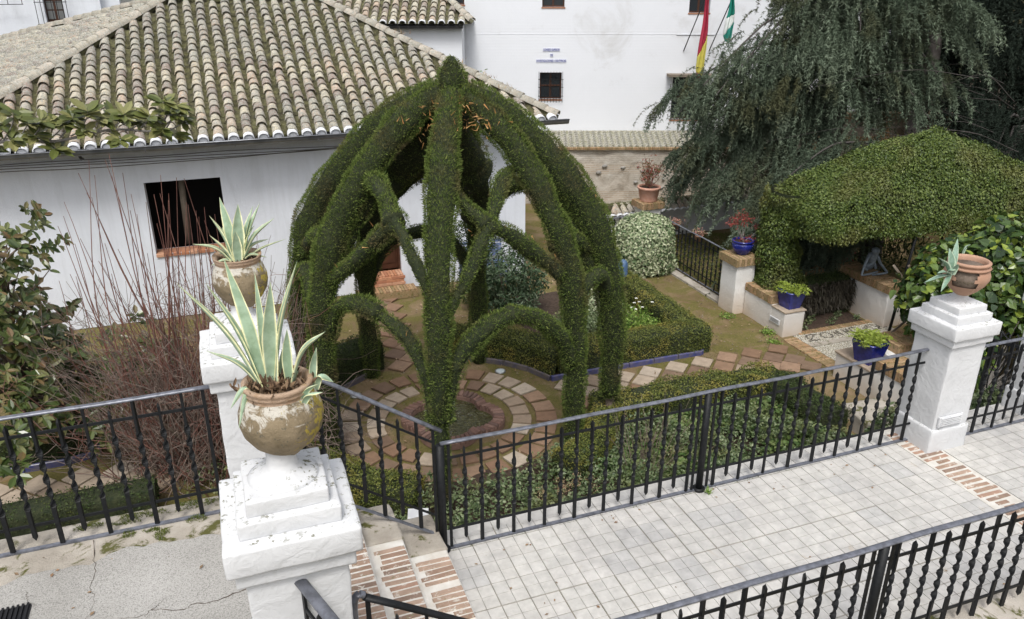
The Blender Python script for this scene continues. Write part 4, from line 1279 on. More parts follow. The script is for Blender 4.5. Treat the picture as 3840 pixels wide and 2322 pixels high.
# old masonry wall with its tiled ledge, in front of the white building
old = far_empty('old_wall', 'long ruinous rubble and brick wall with a mossy sloping tile ledge along its top', 'wall')
def m_rubble():
    m, nt, b = new_mat('rubble_and_brick')
    v = coords(nt, False)
    mp = nt.nodes.new('ShaderNodeMapping'); mp.inputs['Rotation'].default_value = (R(90), 0, 0); nt.links.new(v, mp.inputs[0])
    n = noise_tex(nt, 2.2, 7, .7, v, .8)
    r = ramp(nt, [(.3, (.30, .26, .21)), (.45, (.45, .40, .34)), (.6, (.54, .50, .44)), (.72, (.62, .61, .57))])
    nt.links.new(n, r.inputs[0])
    br = nt.nodes.new('ShaderNodeTexBrick'); br.inputs['Scale'].default_value = 1; br.inputs['Brick Width'].default_value = .26; br.inputs['Row Height'].default_value = .055; br.inputs['Mortar Size'].default_value = .010
    br.inputs['Color1'].default_value = (.42, .34, .27, 1); br.inputs['Color2'].default_value = (.50, .43, .35, 1); br.inputs['Mortar'].default_value = (.50, .46, .40, 1)
    nt.links.new(mp.outputs[0], br.inputs[0])
    sep = nt.nodes.new('ShaderNodeSeparateXYZ'); nt.links.new(v, sep.inputs[0])
    wv = nt.nodes.new('ShaderNodeMath'); wv.operation = 'SINE'
    ml = nt.nodes.new('ShaderNodeMath'); ml.operation = 'MULTIPLY'; ml.inputs[1].default_value = 8.5
    nt.links.new(sep.outputs[2], ml.inputs[0]); nt.links.new(ml.outputs[0], wv.inputs[0])
    ad = nt.nodes.new('ShaderNodeMath'); ad.operation = 'ADD'; nt.links.new(wv.outputs[0], ad.inputs[0]); nt.links.new(noise_tex(nt, 3, 4, .6, v), ad.inputs[1])
    rr = ramp(nt, [(.85, (0, 0, 0)), (1.0, (1, 1, 1))]); nt.links.new(ad.outputs[0], rr.inputs[0])
    c = mixc(nt, rr.outputs[0], r.outputs[0], br.outputs['Color'])
    nt.links.new(c, b.inputs['Base Color']); b.inputs['Roughness'].default_value = .95
    h = mixc(nt, .5, noise_tex(nt, 9, 6, .7, v), br.outputs['Fac'])
    add_bump(nt, b, h, .9, .05)
    return m
M['rubble'] = m_rubble()
xs_ = np.linspace(-2, 12.5, 150); zs_ = np.linspace(-1.55, -.045, 26)
X, Z = np.meshgrid(xs_, zs_)
PP = np.stack([X.ravel(), Z.ravel(), 0 * X.ravel()], 1)
Y = 20.98 + .03 * vnoise(PP, 2.3) + .022 * vnoise(PP, 7.7, 2)
V = np.stack([X.ravel(), Y, Z.ravel()], 1)
i_ = np.arange(149); j_ = np.arange(25)[:, None]
Q = np.stack([j_ * 150 + i_, j_ * 150 + i_ + 1, (j_ + 1) * 150 + i_ + 1, (j_ + 1) * 150 + i_], -1).reshape(-1, 4)
link('rubble_face', np_mesh('rubble_face', V, Q, smooth=True), old, mat=M['rubble'])
MB().box(-2, 12.5, 21.05, 21.9, -1.5, -.05).obj('core', M['rubble'], old)
CB = MB().box(-.022, .022, -.07, .07, -.03, .03, bev=.004).mesh('brick'); CB.materials.append(M['brick_moss'])
for k in range(250):
    link('brick', CB, old, (-.6 + k * .052, 20.96 + random.uniform(-.008, .008), -.01 + random.uniform(-.004, .004)))
stones = rng.random((70, 2)) * (11, .9) + (.8, -1.15)
for k, (x, z) in enumerate(stones):
    bm = bmesh.new(); bmesh.ops.create_icosphere(bm, subdivisions=1, radius=1)
    me = bpy.data.meshes.new('stone') if k % 10 == 0 else me
    if k % 10 == 0:
        for v in bm.verts: v.co = Vector((v.co.x * .06, v.co.y * .03, v.co.z * .035)) * (1 + .3 * mnoise.noise(v.co * 2 + Vector((k, 0, 0))))
        bm.to_mesh(me)
        for p in me.polygons: p.use_smooth = True
        me.materials.append(M['concrete'])
    bm.free()
    o = link('stone', me, old, (x, 20.955, z)); s_ = random.uniform(.5, 1.5); o.scale = (s_, 1, s_)
MB().add([(-1.5, 21.0, .02), (12.4, 21.0, .02), (12.4, 21.99, .27), (-1.5, 21.99, .27)], [(0, 1, 2, 3)]).obj('tile_ledge', simple('mossy_pale_tiles', (.15, .15, .08), (.40, .38, .33), 28, .95, 0, .9, 60, lo=.42, hi=.56), old)
lt = MB()
for r_ in range(7):
    for k in range(86):
        x = -.9 + k * .155; y = 21.02 + r_ * .137; z = .025 + (y - 21) * .252
        lt.add([(x - .06, y, z), (x, y, z + .035), (x + .06, y, z), (x - .05, y + .15, z + .02), (x, y + .15, z + .045), (x + .05, y + .15, z + .02)], [(0, 1, 4, 3), (1, 2, 5, 4)])
o = lt.obj('ledge_tiles', simple('pale_mossy_ledge_tile', (.24, .235, .16), (.47, .45, .40), 14, .95, 0, .7, 50, lo=.38, hi=.55), old); o['kind'] = 'stuff'
# annex with its own small tiled roof
ann = far_empty('white_annex', 'white annex with a small clay tiled hip roof above the ridge of the white house', 'building')
AY = 20.5
MB().box(-7.0, -1.24, AY + .25, 21.9, -1.5, 3.02).obj('wall', M['farwall'], ann)
MB().box(-7.3, -1.2, AY + .02, AY + .25, 2.99, 3.06).obj('eave_board', M['black'], ann)
ar = MB().add([(-7.6, AY, 3.10), (-.98, AY, 3.10), (-.98, 21.98, 3.10), (-2.0, 21.98, 3.9), (-7.6, 21.98, 3.9)], [(0, 1, 3, 4)], [(1, 2, 3)]).obj('roof', M['roof_bed'], ann)
at_ = tiled_face((-7.5, AY, 3.10), (1, 0, 0), (0, 1.48, .8), 27, .2365, lambda c: (0.0, min(1.68, max(.2, (6.5 - .2365 * (c + .5)) * 1.55))), .2)
at_ = sorted(at_, key=lambda q: -q[0][0])
place_tiles(at_, ar, 150)
for c in range(27):
    link('eave_tile', EM, ar, (-7.5 + .2365 * (c + .5), AY - .09, 3.11), (SLOPE * .6, 0, 0))
def hip2(a, b, par):
    a = np.array(a, float); b = np.array(b, float); L = np.linalg.norm(b - a); u = (b - a) / L
    al = unit(np.cross(u, (0, 0, 1))); nn = np.cross(al, u); s = 0
    while s < L:
        o = bpy.data.objects.new('hip_tile', HT); COL.objects.link(o); o.parent = par
        m = Matrix(np.stack([al, unit(u - nn * .05), nn], 1).tolist()).to_4x4(); m.translation = Vector((a + u * s + nn * .05).tolist()); o.matrix_local = m
        s += .26
hip2((-.98, AY, 3.12), (-2.0, 21.98, 3.92), ar)
# buildings at the upper left
lb = empty('white_wing', (-3, 22, -1.5), 'white building at the upper left with a tall barred dark wooden balcony window', 'building')
def wc(o): return world_child(o, lb)
m = MB(); wall_with_holes(m, -9, -2.15, -1.5, 8, 22.0, 22.3, [(-3.33, -2.93, 2.9, 4.6), (-4.45, -3.83, 3.68, 5)])
wc(m.obj('wall', M['wall']))
wc(MB().box(-2.15, -1.75, 22.25, 22.6, -1.5, 8).obj('wall', M['wall']))
w = wc(MB().box(-3.33, -2.93, 22.16, 22.2, 2.9, 4.6).obj('window', M['wood']))
for x in (-3.29, -3.10):
    for z in (3.25, 3.46, 3.67):
        MB().box(x, x + .14, 22.145, 22.16, z, z + .18).obj('pane', M['curtain'], w)
wc(MB().box(-4.45, -3.83, 22.16, 22.2, 3.68, 5).obj('window', M['wood']))
g = MB()
for x in (-3.47, -3.36, -3.25, -3.14, -3.03, -2.92, -2.84): g.tube([(x, 21.82, 2.85), (x, 21.82, 4.7)], .007, 5)
for z in (3.15, 3.62): g.box(-3.49, -2.82, 21.81, 21.83, z, z + .014)
for x in (-4.6, -4.4, -4.2, -4.0, -3.72): g.tube([(x, 21.82, 3.58), (x, 21.82, 4.9)], .007, 5)
g.box(-4.6, -3.7, 21.81, 21.83, 3.58, 3.594)
wc(g.obj('window_grille', M['iron']))
tw = empty('grey_tower', (-.5, 25, -1.5), 'grey weathered stucco wall with a small arched opening behind the roof apex', 'building')
gm = plaster('grey_stucco', (.42, .42, .41), (.2, .19, .17), .5, 6, speck=.6)
world_child(MB().box(-2.2, 1.6, 24.6, 26.5, -1.5, 8).obj('wall', gm), tw)
world_child(MB().lathe([(0, 0), (.17, 0)], 20).obj('arched_opening', M['dark'], rot=(R(90), 0, 0), loc=(-1.30, 24.585, 3.45)), tw)
world_child(MB().box(-1.47, -1.13, 24.575, 24.595, 3.0, 3.45).obj('arched_opening', M['dark']), tw)
# far garden wall under the dark trees
fw = far_empty('garden_wall', 'tan stuccoed garden wall with brick bands in the gloom behind the weeping tree', 'wall')
tanw = plaster('tan_stucco', (.34, .29, .24), (.16, .13, .11), .4, 5, speck=.6)
MB().box(6.4, 22, 19.6, 19.95, -1.5, .98).box(11.0, 22, 21.9, 22.2, -1.5, 1.9).obj('wall', tanw, fw)
MB().box(6.4, 22, 19.55, 20.0, .98, 1.10).box(6.4, 22, 19.58, 19.6, .45, .56).obj('brick_band', M['brick_moss'], fw)
for k in range(6):
    MB().box(7.2 + k * 1.7, 7.5 + k * 1.7, 19.54, 19.6, -1.5, .97).obj('pier', M['brick_moss'], fw)
tuft('wall_top_shrub', (2.9 * math.cos(HR) - 0, 0, 0), (0, 0, 0), 1, .01, 'bright', None, None) if False else None

# ------------------------------------------------------------------ fountain and paving
FC = np.array((2.50, 9.32))
ft = empty('fountain', (FC[0] + .03, FC[1] - .08, G), 'low brick rimmed lobed pool with a small jet at the centre of the paved circle', 'fountain')
def lobe(a):
    p_ = (a - R(65) + math.pi / 4) % (math.pi / 2) - math.pi / 4
    return (.30 * math.cos(p_) + math.sqrt(max(.30 ** 2 - (.30 * math.sin(p_)) ** 2, 0))) / .60 * .80 + .20
A_ = np.linspace(0, 2 * math.pi, 96, endpoint=False)
V = []; 
for r_, z in ((.72, .0), (.72, .085), (.71, .095), (.57, .095), (.56, .085), (.56, -.02)):
    V += [(r_ * lobe(a) * math.cos(a), r_ * lobe(a) * math.sin(a), z) for a in A_]
Q = [(j * 96 + i, j * 96 + (i + 1) % 96, (j + 1) * 96 + (i + 1) % 96, (j + 1) * 96 + i) for j in range(5) for i in range(96)]
MB().add(V, Q).obj('basin', M['brick_fount'], ft)
for k in range(58):
    a = 2 * math.pi * k / 58
    r_ = .64 * lobe(a)
    bmsh = MB().box(-.075, .075, -.026, .026, .06, .122, bev=.008).mesh('brick') if k == 0 else bmsh
    if k == 0: bmsh.materials.append(M['brick_fount'])
    link('brick', bmsh, ft, (r_ * math.cos(a), r_ * math.sin(a), random.uniform(-.003, .003)), (0, 0, a + random.uniform(-.04, .04)))
nw = 60
V = [(0, 0, .035)]; rr = np.linspace(.02, .565, 24)
for r_ in rr:
    V += [(r_ * lobe(a) * math.cos(a), r_ * lobe(a) * math.sin(a), .035 + .0045 * math.sin(r_ * 95 + 2 * math.sin(a * 3)) + .003 * math.sin(a * 9 + r_ * 60)) for a in np.linspace(0, 2 * math.pi, nw, endpoint=False)]
Q = [(1 + j * nw + i, 1 + j * nw + (i + 1) % nw, 1 + (j + 1) * nw + (i + 1) % nw, 1 + (j + 1) * nw + i) for j in range(23) for i in range(nw)]
MB().add(V, Q, [(0, 1 + i, 1 + (i + 1) % nw) for i in range(nw)]).obj('water', M['water'], ft, True)
MB().lathe([(.06, .02), (.055, .07), (.03, .10), (.012, .11), (.010, .15), (0, .15)], 16).obj('spout', M['black'], ft, True)
jet = MB()
for k in range(26):
    a = random.random() * 6.28; h = random.uniform(.10, .26)
    jet.tube(cat_rom([(0, 0, .19), (.012 * math.cos(a), .012 * math.sin(a), .19 + h), (.03 * math.cos(a), .03 * math.sin(a), .19 + h * .75)], 6), .0022, 4)
jm, nt, b = new_mat('water_drops'); b.inputs['Base Color'].default_value = (.7, .75, .78, 1); b.inputs['Roughness'].default_value = .1
jet.obj('water_jet', jm, ft, True)

paving = empty('garden_paving', (FC[0], FC[1], G), 'clay pavers set in moss, two rings round the pool and diagonal rows along the paths', 'paving')
paving['kind'] = 'structure'
del paving['category']
def sector_paver(r0, r1, a0, a1, nm='paver'):
    pts = [(r0, a0), (r1, a0), (r1, (a0 + a1) / 2), (r1, a1), (r0, a1), (r0, (a0 + a1) / 2)]
    V = [(r * math.cos(a), r * math.sin(a), z) for z in (0, .022) for r, a in pts] + [((r + (r0 + r1) / 2 * .012 * (1 if r < (r0 + r1) / 2 else -1) * .5) * math.cos(a), (r) * math.sin(a), .026) for r, a in pts]
    c = np.array([((r0 + r1) / 2) * math.cos((a0 + a1) / 2), ((r0 + r1) / 2) * math.sin((a0 + a1) / 2), .026])
    V = np.array(V); V[12:] = c + (V[6:12] + (0, 0, .004) - c) * (.965, .965, 1)
    Q = []; 
    for k in (0, 6): Q += [(k + i, k + (i + 1) % 6, k + 6 + (i + 1) % 6, k + 6 + i) for i in range(6)]
    Q += [(12, 13, 14, 17), (14, 15, 16, 17)]
    return np_mesh(nm, V, np.array(Q))
for ring, (r0, r1, n) in enumerate(((.89, 1.14, 25), (1.22, 1.50, 29))):
    for k in range(n):
        a0 = 2 * math.pi * (k + .05) / n + .03; a1 = 2 * math.pi * (k + .86) / n + .03
        d = math.degrees((a0 + a1) / 2) % 360
        pale = (ring == 0 and (d < 38 or 108 < d < 185 or d > 325)) or (ring == 1 and (24 < d < 40 or 150 < d < 200 or 285 < d < 297)) or random.random() < .12
        if 60 < d < 105: pale = False
        me = sector_paver(r0 + random.uniform(-.01, .01), r1 + random.uniform(-.012, .012), a0, a1)
        o = link('paver', me, paving, (0, 0, random.uniform(-.004, .004)), (random.uniform(-.006, .006), random.uniform(-.006, .006), 0), M['paver_pale'] if pale else M['paver'])
SQ = MB().box(-.145, .145, -.145, .145, 0, .026, bev=.005).mesh('paver'); SQ.materials.append(M['paver'])
SQp = MB().box(-.145, .145, -.145, .145, 0, .026, bev=.005).mesh('paver'); SQp.materials.append(M['paver_pale'])
def diag(x, y, pale=False, s=1.0, rot=None):
    o = link('paver', SQp if pale else SQ, paving, (x - FC[0], y - FC[1], random.uniform(-.003, .004)), (random.uniform(-.01, .01), random.uniform(-.01, .01), (R(45) if rot is None else rot) + random.uniform(-.05, .05)))
    o.scale = (s, s, 1)
for k in range(8):                       # path to the right
    diag(4.42 + k * .47, 9.62 + random.uniform(-.02, .02), k < 6)
    diag(4.65 + k * .47, 9.38 + random.uniform(-.02, .02), k in (0, 1, 2))
    diag(4.42 + k * .47, 9.14, random.random() < .3)
for x, y in ((8.22, 9.62), (8.22, 9.2), (7.98, 9.0), (8.3, 8.9)): diag(x, y)
for k in range(9):                       # path to the left
    diag(.62 - k * .46, 9.55, k > 2); diag(.39 - k * .46, 9.32, k > 1); diag(.62 - k * .46, 9.09, k > 2)
for k in range(7):                       # path to the door
    diag(2.22 + k * .035, 11.15 + k * .44); diag(2.46 + k * .035, 11.37 + k * .44)
# ground lights round the circle
for k, (x, y, lab) in enumerate(((2.52, 10.96, 'round white ground light at the back of the paved circle, left of the front cypress'), (3.65, 10.45, 'round ground light at the back of the paved circle, by the curved blue kerb'), (1.40, 10.45, 'round ground light at the left edge of the paved circle'))):
    t = empty('ground_light', (x, y, G + .002), lab, 'ground light', 'ground lights round the circle')
    MB().lathe([(.085, 0), (.085, .012), (.075, .016), (.066, .014)], 28).obj('steel_ring', M['steel'], t, True)
    MB().lathe([(.067, .013), (.03, .018), (0, .019)], 28).obj('lens', M['lamp_glass'], t, True)

# ------------------------------------------------------------------ kerbs and clipped box hedges
def kerb_line(pts, mat, closed=False, seg=.42, label=None):
    P = np.array([(x, y, G) for x, y in pts], float)
    d = np.concatenate([[0], np.cumsum(np.linalg.norm(np.diff(P, axis=0), axis=1))])
    n = max(1, int(d[-1] / seg))
    t = empty('kerb', tuple(P[0]), label or 'low glazed blue kerb edging the clipped hedge', 'kerb', None)
    t['kind'] = 'structure'
    del t['category']
    for k in range(n):
        a, b = [np.array([np.interp(s, d, P[:, i]) for i in range(3)]) for s in (d[-1] * (k + .015) / n, d[-1] * (k + .985) / n)]
        L = np.linalg.norm(b - a)
        o = MB().box(0, L, -.022, .022, -.03, .075, bev=.008).obj('kerb_stone', M[mat], t, loc=a - P[0], rot=(0, random.uniform(-.01, .01), math.atan2(b[1] - a[1], b[0] - a[0])))
def arc(c, r, a0, a1, n=14): return [(c[0] + r * math.cos(R(a)), c[1] + r * math.sin(R(a))) for a in np.linspace(a0, a1, n)]
kerb_line(arc(FC, 1.86, 74, 18.5), 'kerb_dull', label='weathered blue kerb curving behind the paved circle')
kerb_line([(4.28, 9.91), (7.14, 9.89), (7.14, 13.2)], 'kerb_blue', label='bright blue glazed kerb under the right hand box hedge')
kerb_line([(1.93, 11.33)] + arc(FC, 1.86, 108, 165), 'kerb_dull', label='weathered kerb curving left of the paved circle')
kerb_line([(-1.98, 10.5), (-1.98, 9.95), (-6, 9.95)], 'kerb_blue', label='blue kerb under the dark hedge at far left')

def hedge(name, pts, w, h, n_leaf, label, mat='box', leaf=.026, parent=None, group=None, z0=G, lump=.03, cat='hedge', shape=OVAL, top_mat=None):
    """clipped hedge along a line: rounded box section, dark twiggy core and a skin of small leaves"""
    P = cat_rom([(x, y, z0) for x, y in pts], max(8, int(6 * len(pts)))) if len(pts) > 2 else np.linspace((*pts[0], z0), (*pts[1], z0), 12)
    T = unit(np.gradient(P, axis=0)); S_ = np.stack([T[:, 1], -T[:, 0], 0 * T[:, 0]], 1)
    sec = []
    for a in np.linspace(0, math.pi, 15):
        c, s = math.cos(a), math.sin(a)
        e = .32
        sec.append((math.copysign(abs(c) ** e, c) * w / 2, abs(s) ** e * h))
    sec = np.array(sec); m = len(sec); n = len(P)
    V = P[:, None] + S_[:, None] * sec[None, :, 0, None] + np.array((0, 0, 1.))[None, None] * sec[None, :, 1, None]
    C = P + (0, 0, h * .5)
    i = np.arange(m - 1); j = np.arange(n - 1)[:, None]
    Q = np.stack([j * m + i, j * m + i + 1, (j + 1) * m + i + 1, (j + 1) * m + i], -1).reshape(-1, 4)
    Vs = (C[:, None] + (V - C[:, None]) * .93).reshape(-1, 3)
    t = empty(name, tuple(P[0]), label, cat, group)
    o0 = P[0]
    core = MB().add(Vs - o0, Q)
    for e in (0, n - 1):
        c = len(Vs); core.add(np.vstack([Vs[e * m:(e + 1) * m], C[e]]) - o0, T=[(k, k + 1, m) for k in range(m - 1)])
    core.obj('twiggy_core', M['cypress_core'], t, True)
    # leaf skin
    f = V[Q[:, 0] // m, Q[:, 0] % m]
    a_, b_, c_, d_ = [V.reshape(-1, 3)[Q[:, k]] for k in range(4)]
    ends = []
    for e in (0, n - 1):
        for k in range(m - 1): ends.append((V[e, k], V[e, k + 1], C[e], C[e]))
    E = np.array(ends)
    a_ = np.vstack([a_, E[:, 0]]); b_ = np.vstack([b_, E[:, 1]]); c_ = np.vstack([c_, E[:, 2]]); d_ = np.vstack([d_, E[:, 3]])
    nr = np.cross(c_ - a_, d_ - b_)
    cen = np.vstack([np.repeat(C[:-1], m - 1, 0), C[[0] * (m - 1) + [n - 1] * (m - 1)] + T[[0] * (m - 1) + [n - 1] * (m - 1)] * (np.array([1] * (m - 1) + [-1] * (m - 1))[:, None])])
    area = np.linalg.norm(nr, axis=1)
    nr = unit(nr); mid = (a_ + b_ + c_ + d_) / 4
    flip = ((mid - cen) * nr).sum(1) < 0
    nr[flip] *= -1
    k = rng.choice(len(area), size=n_leaf, p=area / area.sum())
    u, v = rng.random((2, n_leaf, 1))
    Pt = (a_[k] * (1 - u) + b_[k] * u) * (1 - v) + (d_[k] * (1 - u) + c_[k] * u) * v
    nn = nr[k]
    Pt = Pt + nn * (lump * vnoise(Pt, 5) + rng.normal(size=n_leaf) * .014)[:, None]
    N = nn + rng.normal(size=Pt.shape) * .8
    # leaves on upward faces lean to the lighter, yellower tones
    rnd = np.clip(rng.random(n_leaf) * .75 + .25 * (nn[:, 2] > .5) * rng.random(n_leaf), 0, 1)
    scatter(*shape, Pt - o0, N, leaf * (.6 + .7 * rng.random(n_leaf)), 'leaf_skin', M[mat], t, rnd=rnd)
    return t
hedge('box_hedge', arc(FC, 2.12, 74, 20, 7), .46, .46, 17000, 'low clipped box hedge curving round the back right of the paved circle')
hedge('box_hedge', [(4.45, 10.16), (7.1, 10.14)], .46, .46, 20000, 'straight clipped box hedge behind the blue kerb, right of the arbour', leaf=.025)
hedge('box_hedge', [(6.92, 10.3), (6.95, 13.2)], .44, .45, 20000, 'clipped box hedge running away beside the earth path by the grey blue post')
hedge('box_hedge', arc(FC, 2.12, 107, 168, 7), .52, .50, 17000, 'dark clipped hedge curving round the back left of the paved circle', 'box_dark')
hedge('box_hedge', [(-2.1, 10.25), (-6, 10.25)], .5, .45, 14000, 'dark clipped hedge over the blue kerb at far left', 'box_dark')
hedge('box_hedge', arc(FC, 2.15, -18, -66, 7), .42, .42, 17000, 'yellowish box hedge curving between the two right hand cypress trunks', leaf=.024, lump=.05)
hedge('box_hedge', [(4.6, 8.42), (5.9, 8.45), (7.2, 8.35)], .5, .42, 17000, 'loose yellowish box hedge along the near side of the paver path', leaf=.028, lump=.07)
hedge('box_hedge', [(7.1, 8.3), (7.15, 7.1)], .5, .42, 9000, 'dark rounded end of the low hedge beside the bare earth', 'box_dark', lump=.06)
hedge('box_hedge', arc(FC, 2.15, -115, -160, 7), .46, .48, 16000, 'box hedge below the sloping railing, between the pillar and the front cypress', lump=.05)
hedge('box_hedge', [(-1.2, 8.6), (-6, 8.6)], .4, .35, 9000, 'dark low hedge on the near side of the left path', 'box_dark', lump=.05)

# ------------------------------------------------------------------ cypress arbour
CC = np.array((2.65, 9.25))
PROF = [(-1.5, 1), (-.8, 1), (0, 1), (.8, .95), (1.3, .88), (1.6, .80), (2.1, .62), (2.5, .42), (2.75, .25), (2.92, .08)]
def cypress_skin(P, rad, name, parent, dens=9800, o0=(0, 0, 0), seed=0, core=True):
    o0 = np.array(o0)
    if core:
        V, Q = sweep(P, rad * .80, 14)
        nrm = unit(V - P.repeat(14, 0))
        V = V + nrm * (vnoise(V, 7, seed) * .02 + vnoise(V, 21, seed) * .01)[:, None]
        k = len(V); V = np.vstack([V, P[0], P[-1]])
        T = [(k, (i + 1) % 14, i) for i in range(14)] + [(k + 1, (len(P) - 1) * 14 + i, (len(P) - 1) * 14 + (i + 1) % 14) for i in range(14)]
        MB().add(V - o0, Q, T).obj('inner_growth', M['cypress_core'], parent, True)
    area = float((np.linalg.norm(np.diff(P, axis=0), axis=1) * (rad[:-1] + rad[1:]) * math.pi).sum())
    n = int(area * dens)
    pos, nn, tt = tube_surface(P, rad, n, .022, seed)
    pos += nn * (rng.normal(size=n) * .009 - .010)[:, None]
    D = nn * (.75 + .5 * rng.random(n))[:, None] + np.array((0, 0, .45)) + rng.normal(size=(n, 3)) * .45
    side = np.cross(D, nn) + rng.normal(size=(n, 3)) * .5
    N = np.cross(D, side)
    o = scatter([(0, -.13, 0), (0, .13, 0), (.6, .10, .02), (1, 0, 0), (.6, -.10, .02)], [(0, 1, 2, 3, 4)], pos - o0, N, .023 * (.5 + .8 * rng.random(n) + 1.0 * (rng.random(n) > .985)), name, M['cypress'], parent, updir=D)
    return o
def dead_sprays(center, spread, n, parent, o0):
    P = np.array(center) + rng.normal(size=(n, 3)) * spread - np.array(o0)
    scatter(*BLADE, P, rng.normal(size=(n, 3)), .07 * (.4 + rng.random(n)), 'dead_sprays', M['cypress_dead'], parent)
TREES = {
 'T1': ((1.86, 7.30), .066, .172, 'front clipped cypress of the arbour, standing straight before the pool'),
 'T2': ((3.75, 7.95), .125, .165, 'right front clipped cypress of the arbour, arching down to the flower bed'),
 'T3': ((4.42, 8.28), .120, .215, 'outermost right clipped cypress of the arbour, with a bare foot of trunk'),
 'F': ((3.45, 10.9), .12, .17, 'back right clipped cypress of the arbour, in shade beyond the pool'),
 'G': ((1.75, 11.0), .13, .17, 'back left clipped cypress of the arbour, in front of the door'),
 'A': ((.74, 10.1), .16, .215, 'outermost left clipped cypress of the arbour, against the white house wall'),
 'B': ((.84, 8.92), .14, .185, 'left front clipped cypress of the arbour, behind the second urn pillar'),
}
tree_obj = {}
def spine(b, z_from=-1.15, n=34):
    b = np.array(b)
    pts = [(*(CC + (b - CC) * f), z) for z, f in PROF]
    P = cat_rom(pts, n)
    return P[P[:, 2] >= z_from]
for key, (b, r0, r1, lab) in TREES.items():
    t = empty('cypress_tree', (b[0], b[1], G), lab, 'cypress', 'cypresses trained into a domed arbour')
    tree_obj[key] = t
    o0 = (b[0], b[1], G)
    P = spine(b, -1.5 if key not in ('T3',) else -1.02)
    f = np.clip((P[:, 2] + 1.5) / 3.2, 0, 1)
    rad = (r0 + (r1 - r0) * f) * (1 + .06 * np.sin(P[:, 2] * 4 + b[0] * 3) + .04 * np.sin(P[:, 2] * 9 + b[1]))
    rad[P[:, 2] > 2.7] *= .85
    cypress_skin(P, rad, 'foliage', t, o0=o0, seed=b[0])
    MB().tube([(0, 0, -.02), (.01, 0, .3), (0, .01, .62)], [.065, .05, .045], 10).obj('trunk', M['bark'], t, True)
# the arms are deeper than wide: a looser inner fringe hangs under the upper half of each
for key, off, r_, z0_, z1_ in (('B', .17, .12, .9, 2.2), ('T3', .20, .15, .7, 2.3), ('A', .22, .15, .8, 2.3)):
    b = np.array(TREES[key][0]); P = spine(b, z0_); P = P[P[:, 2] < z1_]
    inw = unit(np.append(CC - b, 0.)); P = P + inw * off * .8 - np.array((0, 0, off * .6))
    P = cat_rom(P[::max(1, len(P) // 6)], 18)
    cypress_skin(P, r_ * np.interp(np.linspace(0, 1, 18), [0, .2, .8, 1], [.5, 1, 1, .7]) * (1 + .18 * np.sin(np.linspace(0, 17, 18))), 'inner_fringe', tree_obj[key], 6500, (b[0], b[1], G), seed=b[1])
# side branches trained as arches; each belongs to the tree it grows from
def branch(key, pts, r, n=22, dens=7400, end=.7):
    t = tree_obj[key]; b = TREES[key][0]
    P = cat_rom(pts, n)
    rad = r * (1 + .12 * np.sin(np.linspace(0, 9, n) + pts[0][0])) * np.interp(np.linspace(0, 1, n), [0, .15, .85, 1], [1.25, 1, .95, end + .3])
    cypress_skin(P, rad, 'side_branch', t, dens, (b[0], b[1], G), seed=pts[0][0] + r)
# lower arches
branch('T1', [(1.86, 7.32, -.25), (2.05, 7.37, .28), (2.35, 7.47, .62), (2.75, 7.6, .74)], .115)
branch('T2', [(3.70, 7.93, -.15), (3.50, 7.86, .22), (3.20, 7.76, .55), (2.75, 7.6, .74)], .115)
branch('T1', [(1.84, 7.32, -.35), (1.74, 7.5, .30), (1.60, 7.78, .62), (1.42, 8.1, .74)], .085)
branch('B', [(.90, 8.95, .20), (1.05, 8.75, .60), (1.22, 8.45, .76), (1.42, 8.1, .76)], .11)
branch('T2', [(3.74, 7.97, .30), (3.86, 8.02, .72), (4.04, 8.10, .86), (4.22, 8.18, .78), (4.36, 8.26, .35)], .095)
branch('B', [(.84, 8.95, .25), (.82, 9.3, .72), (.80, 9.7, .78), (.76, 10.0, .35)], .12)
branch('F', [(3.45, 10.9, -.1), (3.05, 10.95, .55), (2.6, 11.0, .72), (2.1, 11.0, .55), (1.75, 11.0, -.05)], .11, dens=5200)
branch('A', [(.80, 10.15, .2), (1.1, 10.5, .65), (1.5, 10.85, .6), (1.75, 11.0, .1)], .11, dens=5200)
# upper pointed arches
branch('T1', [(1.92, 7.42, .85), (2.20, 7.46, 1.20), (2.42, 7.60, 1.50), (2.58, 7.75, 1.72)], .078)
branch('T2', [(3.62, 8.05, .95), (3.20, 7.95, 1.28), (2.90, 7.85, 1.55), (2.58, 7.75, 1.74)], .105)
branch('T1', [(1.88, 7.42, .95), (1.78, 7.55, 1.35), (1.68, 7.72, 1.65), (1.62, 7.95, 1.85)], .065)
branch('B', [(.98, 8.98, .85), (1.20, 8.60, 1.15), (1.42, 8.25, 1.50), (1.62, 7.95, 1.80)], .095)
branch('T2', [(2.58, 7.75, 1.70), (2.75, 8.0, 1.86), (2.95, 8.35, 2.05), (3.15, 8.60, 2.10)], .085)
branch('B', [(1.62, 7.95, 1.80), (1.62, 8.3, 1.95), (1.60, 8.7, 2.05), (1.55, 9.1, 2.0)], .11)
branch('T1', [(2.58, 7.75, 1.74), (2.42, 8.05, 1.9), (2.28, 8.4, 2.08), (2.2, 8.6, 2.2)], .085)
branch('T3', [(4.32, 8.35, .95), (4.15, 8.6, 1.3), (3.95, 8.8, 1.6), (3.7, 8.7, 1.95)], .10)
branch('T2', [(3.50, 8.10, 1.25), (3.72, 8.25, 1.35), (3.98, 8.35, 1.2), (4.25, 8.35, .95)], .085)
branch('F', [(3.40, 10.8, .9), (3.0, 10.6, 1.45), (2.6, 10.5, 1.75), (2.2, 10.6, 1.45), (1.85, 10.75, .95)], .13, dens=5200)
branch('G', [(1.8, 10.8, 1.0), (1.5, 10.4, 1.55), (1.3, 10.0, 1.7), (1.1, 9.9, 1.4)], .13, dens=5200)
